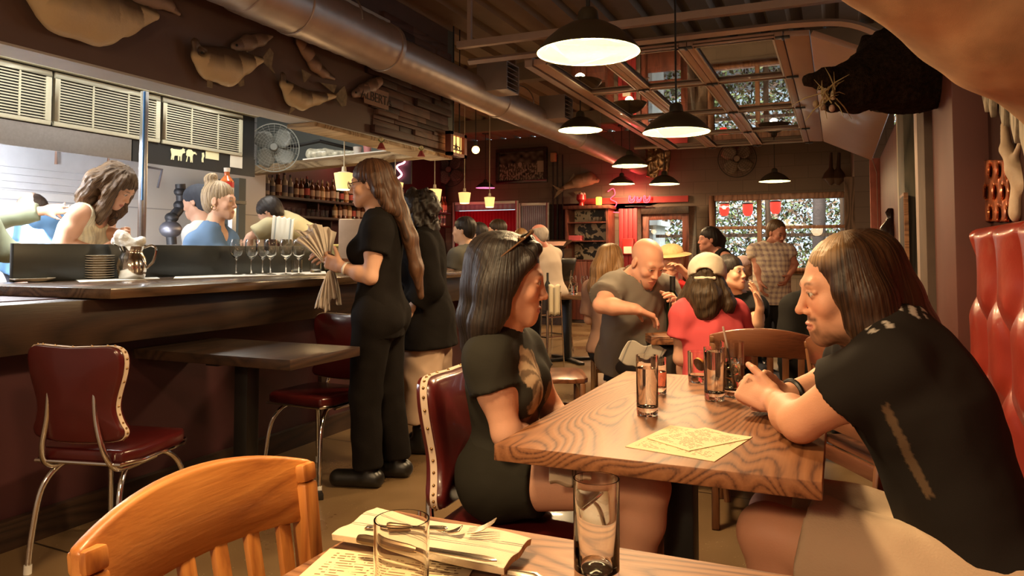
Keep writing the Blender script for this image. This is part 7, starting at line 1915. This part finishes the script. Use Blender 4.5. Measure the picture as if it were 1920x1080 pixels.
def simple(label, head, yaw, neck=None, pose='sit', skin=(.60, .34, .23), hy=None, hp=0, s=.95, h=.012, hs=1.0, sex='f', hm=H_black, style='short', top=(.02, .02, .02), sleeve=.45, bottom=(.03, .03, .04), shirtm=None, lean=4, hkw={}, tl=.52, fat=0, over={}, colfn=None, hairon=True, pants_to=.95, shoesm=M_shoe, colkw={}, hem=.12, neckr=.07, fold=.006, fine=None, w=1.0, handspec={}, vneck=0):
    c = Q(*head); yaw_h = yaw if hy is None else hy
    c, M = headframe(c, yaw_h, hp)
    f = dirang(yaw)
    nk = Q(*neck) if neck is not None else c - UP * .19 * hs - f * .05
    J = skel(nk, yaw, pose, s, lean=lean, tl=tl, w=w, **over)
    if pose == 'sit':
        pass
    b = person(label, J, (c, M), skin, h, hs=hs, sex=sex, fat=fat, colkw=colkw, fine=fine, handspec=handspec)
    shirt(b, J, shirtm or M_knit, h, 'shirt', .019, sleeve, hem, sex=sex, fat=fat, col=colfn(J) if colfn else top, fold=fold, seed=int(head[0]) % 97, neckr=neckr, vneck=vneck)
    pants(b, J, M_knit, h, 'trousers', .010, pants_to, col=bottom, fat=fat * .5)
    shoes(b, J, shoesm, h)
    if hairon: hair(b, c, M, hs, min(h, .010), hm, style, amp=.004, N=18, **hkw)
    return b, J, c, M
simple('kitchen worker in a dark cap behind the cook in the blue scrub top', (368, 380, 6.1), 200, pose='stand', top=(.45, .45, .44), hp=-10, hm=mat('navy_cap_cloth', (.03, .035, .05), .8), hkw=dict(cap=(.086, .11, .085), cz=.05, cut=True), hs=1.12, sex='m', lean=10)
simple('cook in a light blue shirt bent low behind the cook in the cream top', (60, 400, 5.2), 20, pose='stand', lean=45, top=(.08, .16, .28), hm=H_dkbr, hp=-40, tl=.50, neck=(95, 415, 5.25), over=dict(pelvis=Q(58, 490, 5.2)))
simple('cook at the left edge reaching out with a sage green sleeve', (-60, 330, 4.6), 24, pose='stand', top=(.20, .22, .15), sleeve=1.7, hm=H_brown, over=dict(shL=Q(-10, 408, 4.7), elL=Q(40, 400, 4.75), wrL=Q(85, 395, 4.8), shR=Q(-30, 420, 4.4), elR=Q(10, 470, 4.5), wrR=Q(60, 480, 4.7)))
# bartender
b, J, c, M = simple('bartender in a beige shirt bending over behind the counter with a towel on the shoulder', (505, 400, 6.0), 205, hy=200, pose='stand', lean=52, neck=(520, 415, 6.1), top=(.42, .37, .22), hm=H_black, hp=-35, tl=.48, sleeve=.75, fat=.01, sex='m',
    over=dict(pelvis=Q(585, 455, 6.2), elL=Q(470, 445, 5.9), shL=Q(505, 425, 5.95), wrL=Q(460, 470, 5.9)))
def fn(u_, v_): return Q(512 + 40 * u_ - 4 * v_, 405 + 45 * v_ + 6 * u_, 5.84 - .03 * math.sin(v_ * 2)) + A((0, 0, .006 * math.sin(u_ * 26)))
tag(colgrid('bar_towel', fn, 30, 16, lambda a, q: (.35, .38, .36) if abs(a - .15) < .03 or abs(a - .85) < .03 else (.75, .72, .60), M_cloth, solid=.01), 'white striped towel hanging over the shoulder of the bartender', 'towel')
# ---- bar guests
def backprint(J):
    def f(p):
        q = (p - J['chest']) @ J_M(J); col = np.tile(A((.13, .125, .105)), (len(p), 1))
        m = (q[:, 1] < 0) & (np.abs(q[:, 0]) < .09) & (q[:, 2] < .08) & (q[:, 2] > -.12) & (np.sin(q[:, 2] * 190) > .35) & (snoise(p, 120, 2) > -.3)
        col[m] = (.05, .045, .04); return col
    return f
def logo(J):
    def f(p):
        q = (p - J['chest']) @ J_M(J); col = np.tile(A((.02, .018, .016)), (len(p), 1)); x, z = q[:, 0] - .0, q[:, 2]
        r = np.sqrt(x * x + z * z); bk = q[:, 1] < 0
        col[bk & (r < .095)] = (.60, .42, .33); col[bk & (r < .085) & (r > .078)] = (.05, .04, .04)
        col[bk & (np.abs(np.abs(x) * 1.2 + z - .04) < .010) & (z > -.05) & (r < .08)] = (.05, .04, .04); return col
    return f
G = dict(h=.014)
simple('bar guest with black hair and a grey t-shirt with lines of text on the back', (868, 432, 6.9), 170, hy=195, top=(.13, .12, .1), colfn=backprint, sex='m', tl=.52, lean=6, skin=(.60, .37, .25), **G)
simple('bar guest in a black t-shirt with a round pale logo on the back', (893, 440, 7.7), 165, hy=190, colfn=logo, sex='m', skin=(.55, .33, .22), neck=(905, 463, 7.75), over=dict(), **G)
simple('bar guest in plain dark clothes looking left in front of the red-lit blind', (930, 432, 8.5), 165, hy=200, top=(.03, .022, .02), sex='m', hm=H_dkbr, neck=(948, 462, 8.6), **G)
simple('blonde woman in pink at the bar beside the balding man', (978, 448, 9.0), 140, hy=100, top=(.55, .16, .16), hm=H_blond, style='long', hkw=dict(extra=[dict(p=[(0, -.08, .04), (0, -.11, -.10), (0, -.10, -.24)], r=[.07, .075, .05])]), **G)
simple('balding grey-haired man in a pale shirt leaning in at the bar', (1008, 440, 8.3), 160, hy=185, top=(.45, .36, .30), sex='m', hm=mat('grey_hair', (.35, .3, .27), .7), hkw=dict(cap=(.078, .098, .07), cz=.03), neck=(1022, 468, 8.4), lean=12, skin=(.6, .25, .2), **G)
# ---- diners in the middle
simple('woman with very long dark-blonde hair seen from behind on the tan slat chair', (1150, 487, 6.0), 85, hy=60, top=(.30, .17, .12), hm=H_blond, style='long', sleeve=.8, s=.95, h=.011,
    hkw=dict(extra=[dict(p=[(0, -.08, .04), (-.01, -.12, -.08), (-.03, -.14, -.22), (-.05, -.15, -.36)], r=[.075, .085, .08, .04], k=.04), dict(p=[(-.07, 0, 0), (-.085, -.03, -.12), (-.09, -.06, -.26)], r=[.035, .045, .03]), dict(p=[(.07, 0, 0), (.085, -.03, -.12), (.09, -.06, -.24)], r=[.035, .045, .03])]), over=dict())
def bald():
    d = 4.15
    J = skel(Q(1193, 522, d + .06), -12, 'sit', 1.03, pelvis=Q(1180, 655, 4.45), shR=Q(1150, 540, d + .02), shL=Q(1243, 540, d + .28), elR=Q(1127, 572, d - .12), wrR=Q(1192, 580, d - .22),
             elL=Q(1275, 600, d + .25), wrL=Q(1268, 572, d + .05))
    c, M = headframe(Q(1214, 492, d - .02), -38, -30)
    b = person('bald man with a goatee in a grey button shirt reaching over his menu', J, (c, M), (.66, .33, .22), .008, fine=.0045, hs=1.08, sex='m', fat=.03, armk=1.1,
               colkw=dict(beard=.35, bcol=(.25, .11, .06), brow=(.3, .14, .08)), handspec=dict(R=dict(n=-UP, d=Q(1222, 592, d - .2) - Q(1192, 580, d - .22)), L=dict(n=A((-.4, -.9, 0)), side=UP)))
    sh = shirt(b, J, M_knit, .009, 'button_shirt', .022, .62, .14, sex='m', fat=.03, col=(.17, .145, .12), fold=.007, seed=31, neckr=.078, slr=.03, vneck=.03)
    L = lambda x, y, z: J['neck'] + J_M(J) @ A((x, y, z))
    for sg in (1, -1):
        MB().prism([(0, 0), (.085, -.01), (.09, .05), (.02, .045)], L(sg * .012, .118, -.065), J_M(J) @ A((sg * .75, -.35, .45)), J_M(J) @ A((0, -.35, .9)), .006).build('collar', mat('grey_collar', (.2, .17, .14), .8), sh)
    pants(b, J, M_knit, .010, 'shorts', .011, .45, sex='m', col=(.045, .035, .028), wide=.02)
    shoes(b, J, M_shoe, .01)
    mb = MB()
    def fn(u_, v_): 
        p = Q(1178 + 72 * u_ - 18 * v_, 640 + 12 * u_ + (1 - abs(u_ - .5) * .6) * 48 * v_, 3.98 + .06 * u_); return p + UP * .01 * math.sin(u_ * 11 + v_ * 3)
    tag(colgrid('lap_napkin', fn, 40, 20, lambda a, q: (.22, .22, .22) if abs((a * 7) % 1 - .5) < .04 else (.58, .54, .46), M_cloth, solid=.004), 'pale striped napkin on the lap of the bald man', 'napkin')
bald()
simple('diner in a straw hat and red shirt resting a hand at the mouth', (1256, 492, 5.5), -80, hy=-105, hp=-8, top=(.50, .03, .03), hm=mat('straw_hat_weave', (.55, .36, .17), .8, bmp=.4), skin=(.60, .30, .2), h=.011, fine=.007,
    hkw=dict(cap=(.088, .105, .062), cz=.075, cut=False, extra=[]), over=dict(elL=Q(1312, 540, 5.4), wrL=Q(1285, 512, 5.35)), hairon=True)
cc, MM = headframe(Q(1256, 492, 5.5), -105, -8)
tag(MB().lathe([(.08, 0), (.15, -.012), (.158, -.008), (.15, -.004), (.08, .008)], tuple(cc + MM @ A((0, -.01, .062))), 28, Matrix(MM.tolist())).build('hat_brim', MATS['straw_hat_weave']), 'round brim of the straw hat worn by the diner in red', 'hat')
def pink():
    d = 3.78
    J = skel(Q(1330, 565, d), 112, 'sit', .93, tl=.50, lean=8, shL=Q(1283, 588, d - .03), shR=Q(1380, 588, d + .05), elL=Q(1276, 672, d - .02), wrL=Q(1290, 628, d + .30), elR=Q(1395, 668, d + .1), wrR=Q(1375, 650, d + .3))
    c, M = headframe(Q(1327, 522, d + .04), 92, -5)
    b = person('woman in a pink t-shirt and white cap sitting with her back to the camera', J, (c, M), (.60, .33, .23), .008, hs=1.0, fine=.005)
    shirt(b, J, M_knit, .008, 't_shirt', .013, .50, .14, col=(.62, .09, .10), fold=.007, seed=41, slr=.025)
    pants(b, J, M_blk, .012, 'shorts', .014, .45)
    shoes(b, J, M_shoe, .012)
    hair(b, c, M, 1.0, .007, hairmat('dark_wavy_hair', (.015, .009, .006), (.10, .06, .03), st=(70, 70, 20)), 'long', curl=.008, amp=.004, N=22, cap=(.078, .098, .08), cz=.03,
         extra=[dict(p=[(0, -.06, -.05), (0, -.09, -.10), (0, -.10, -.16)], r=[.065, .09, .07]), dict(p=[(-.06, -.05, -.05), (-.10, -.06, -.13)], r=[.05, .05]), dict(p=[(.06, -.05, -.05), (.10, -.06, -.13)], r=[.05, .05])])
    L = lambda x, y, z: c + M @ A((x, y, z))
    pr = [ell(L(0, -.022, .034), (.098, .120, .100), M, 0)]
    blob('baseball_cap', pr, .006, mat('white_cap_cloth', (.72, .62, .48), .8, bmp=.2), b, planes=[(L(0, 0, -.004), unit(M @ A((0, -.18, -1))))],
         subs=[ell(L(0, -.125, .022), (.042, .05, .024), M, .004, 's')], disp=lambda p: .0015 * snoise(p, 90, 2))
    MB().tube([L(.05 * math.cos(a), -.128 + .018 * abs(math.cos(a)), -.004 + 0 * a) for a in np.linspace(0, PI, 12)], .008, 8).build('cap_strap', MATS['white_cap_cloth'], b)
    MB().grid(lambda u_, v_: tuple(L((u_ - .5) * .15, .075 + .07 * v_ * math.sin(PI * (.15 + .7 * u_)), .012 - .01 * v_ - .06 * (u_ - .5) ** 2)), 12, 6).build('cap_visor', MATS['white_cap_cloth'], b, solid=.004)
pink()
simple('dark-haired woman in black turning with a raised hand behind the white cap', (1372, 512, 4.95), -60, hy=-28, hp=8, top=(.015, .014, .014), sleeve=.3, skin=(.64, .36, .24), h=.010, fine=.0055, hs=.98, s=.92,
    style='long', hkw=dict(extra=[dict(p=[(0, -.08, .04), (0, -.11, -.08), (0, -.10, -.2)], r=[.07, .07, .05])]), neck=(1385, 560, 5.0),
    over=dict(shL=Q(1420, 575, 4.9), elL=Q(1418, 625, 4.75), wrL=Q(1425, 575, 4.7)), handspec=dict(L=dict(d=A((-.25, .1, .9)), n=A((-.9, -.4, 0)), side=A((.3, -.9, 0)), curl=.15, spread=.35)))
simple('woman in a black tank top standing in front of the picture window', (1328, 449, 7.4), 215, hy=205, pose='stand', top=(.012, .011, .011), sleeve=0, s=.88, h=.011, hm=H_black, style='pony', neck=(1346, 474, 7.4), neckr=.10,
    hkw=dict(extra=[dict(p=[(0, -.09, .05), (0, -.13, .0), (0, -.13, -.12)], r=[.045, .045, .03])]), skin=(.55, .25, .18), fine=.007, tl=.5)
def plaid(J):
    def f(p):
        q = (p - J['chest']) @ J_M(J); x, z = q[:, 0] + q[:, 1] * .6, q[:, 2]
        a = (np.sin(x * 2 * PI / .055) > .35).astype(float) + (np.sin(z * 2 * PI / .055) > .35)
        a += .6 * (np.sin(x * 2 * PI / .0275 + 1) > .9) + .6 * (np.sin(z * 2 * PI / .0275 + 1) > .9)
        return A((.72, .60, .48)) * (1 - .30 * a[:, None]) + A((.02, .0, .03)) * a[:, None]
    return f
simple('bearded man in a plaid short-sleeved shirt standing before the picture window looking down', (1458, 437, 7.8), -75, hy=-48, hp=-20, pose='stand', hkw=dict(front=-.016), colfn=plaid, sex='m', s=.98, hs=1.04, hm=H_brown, h=.010, fine=.0065, neck=(1446, 462, 7.8), lean=0, hem=.12, w=.98,
    bottom=(.015, .013, .013), tl=.50, skin=(.55, .24, .17), colkw=dict(beard=.85, bcol=(.10, .04, .02)), fat=.02, over=dict(elR=Q(1420, 500, 7.75), wrR=Q(1425, 528, 7.7), elL=Q(1490, 495, 7.75), wrL=Q(1478, 518, 7.65)))
simple('small distant man in a white cap and white shirt left of the plaid-shirted man', (1397, 500, 9.2), -20, hy=-10, top=(.75, .62, .62), hm=mat('pale_pink_cap', (.7, .5, .5), .8), hkw=dict(cap=(.09, .11, .08), cz=.06), sex='m', skin=(.25, .12, .08), h=.014)
simple('broad diner in a black shirt half hidden behind the long-haired man', (1560, 520, 4.5), 100, hy=90, top=(.014, .013, .012), hm=H_dkbr, sex='m', s=1.05, fat=.05, w=1.1, h=.012, sleeve=.7, neck=(1540, 560, 4.5), over=dict(shL=Q(1490, 575, 4.45), elL=Q(1478, 660, 4.4)))
# ================================================================== LIGHT
def arealight(name, loc, size, e, col, rot=(0, 0, 0), shape='DISK', sy=None, spread=180):
    l = bpy.data.lights.new(name, 'AREA'); l.energy = e; l.color = col; l.shape = shape; l.size = size
    if sy: l.size_y = sy
    l.spread = R(spread)
    o = bpy.data.objects.new(name, l); COL.objects.link(o); o.location = loc; o.rotation_euler = rot
    return o
def pointlight(name, loc, e, col, r=.05):
    l = bpy.data.lights.new(name, 'POINT'); l.energy = e; l.color = col; l.shadow_soft_size = r
    o = bpy.data.objects.new(name, l); COL.objects.link(o); o.location = loc; return o
WARM = (1, .68, .345)
for c in PEND:
    pointlight('pendant_spill_light', c + Vector((0, 0, -.03)), PW * .28, WARM, .05)
    arealight('pendant_and_fill_light', c + Vector((0, 0, -.02)), .30, PW, WARM)
# unseen pendant-like lights added behind and beside the camera for ambient
for c in ((-.92, .95, 2.05), (-.5, -1.0, 2.0)):
    arealight('pendant_and_fill_light', c, .30, PW * .8, WARM)
# unseen warm fill lights added behind the camera
for c, e in (((-.6, -1.0, 1.95), 25), ((-1.5, -1.5, 2.2), 22)):
    pointlight('unseen_fill_light', c, e, (1, .66, .36), .18)
for o_ in [o for o in bpy.data.objects if o.name.startswith('bar_lamp')]:
    pointlight('bar_lamp_light', o_.location + Vector((0, 0, -.12)), 3, (1, .66, .32), .06)
# kitchen fluorescents under hood and ceiling, plus an added wall fill
for y in (1.2, 2.8, 4.4):
    arealight('kitchen_tube_light', (-4.25, y, ZC - .32), 1.2, 20, (1, .97, .88), shape='RECTANGLE', sy=.2)
arealight('hood_light', (-5.55, 2.6, 1.93), 2.6, 90, (.93, .95, 1), shape='RECTANGLE', sy=.3)
arealight('hood_light', (-5.25, 3.3, 1.84), 4.2, 150, (.93, .95, 1), (0, R(62), 0), shape='RECTANGLE', sy=.12)  # added light aimed at the back wall to brighten the tiles
# red neon wash on the far wall
pointlight('neon_glow_light', (-3.25, YF - .35, 2.25), 7, (1, .02, .06), .15)
pointlight('neon_glow_light', (-6.2, YF - .6, 2.1), 2.5, (1, .02, .06), .15)
arealight('bar_shelf_light', (-6.3, 9, 2.7), 2.5, 10, (1, .6, .35), shape='RECTANGLE', sy=.2)
arealight('patio_daylight', (-1.2, 13.9, 4.6), 5, 380, (1, .98, .9), (R(35), 0, 0), shape='RECTANGLE', sy=1.2)
# sky at the far end, dim warm ambient fill added behind the camera
w = bpy.data.worlds.new('world'); bpy.context.scene.world = w; w.use_nodes = True
nt = w.node_tree; bg = nt.nodes['Background']
tc = nt.nodes.new('ShaderNodeTexCoord'); sp = nt.nodes.new('ShaderNodeSeparateXYZ'); nt.links.new(tc.outputs['Generated'], sp.inputs[0])
r = ramp(nt, sp.outputs[1], [(.35, (.30, .20, .13)), (.75, (1.05, 1.3, 1.45))])
nt.links.new(r.outputs[0], bg.inputs[0]); bg.inputs[1].default_value = .5
sc = bpy.context.scene
sc.view_settings.view_transform = 'Standard'; sc.view_settings.look = 'None'
sc.view_settings.gamma = 1; sc.view_settings.use_curve_mapping = False
sc.view_settings.exposure = EXPO
sc.cycles.max_bounces = 7; sc.cycles.transmission_bounces = 8; sc.cycles.glossy_bounces = 3; sc.cycles.diffuse_bounces = 3
sc.cycles.caustics_reflective = False; sc.cycles.caustics_refractive = False
sc.cycles.sample_clamp_indirect = 4; sc.cycles.use_denoising = True
sc.cycles.use_light_tree = True
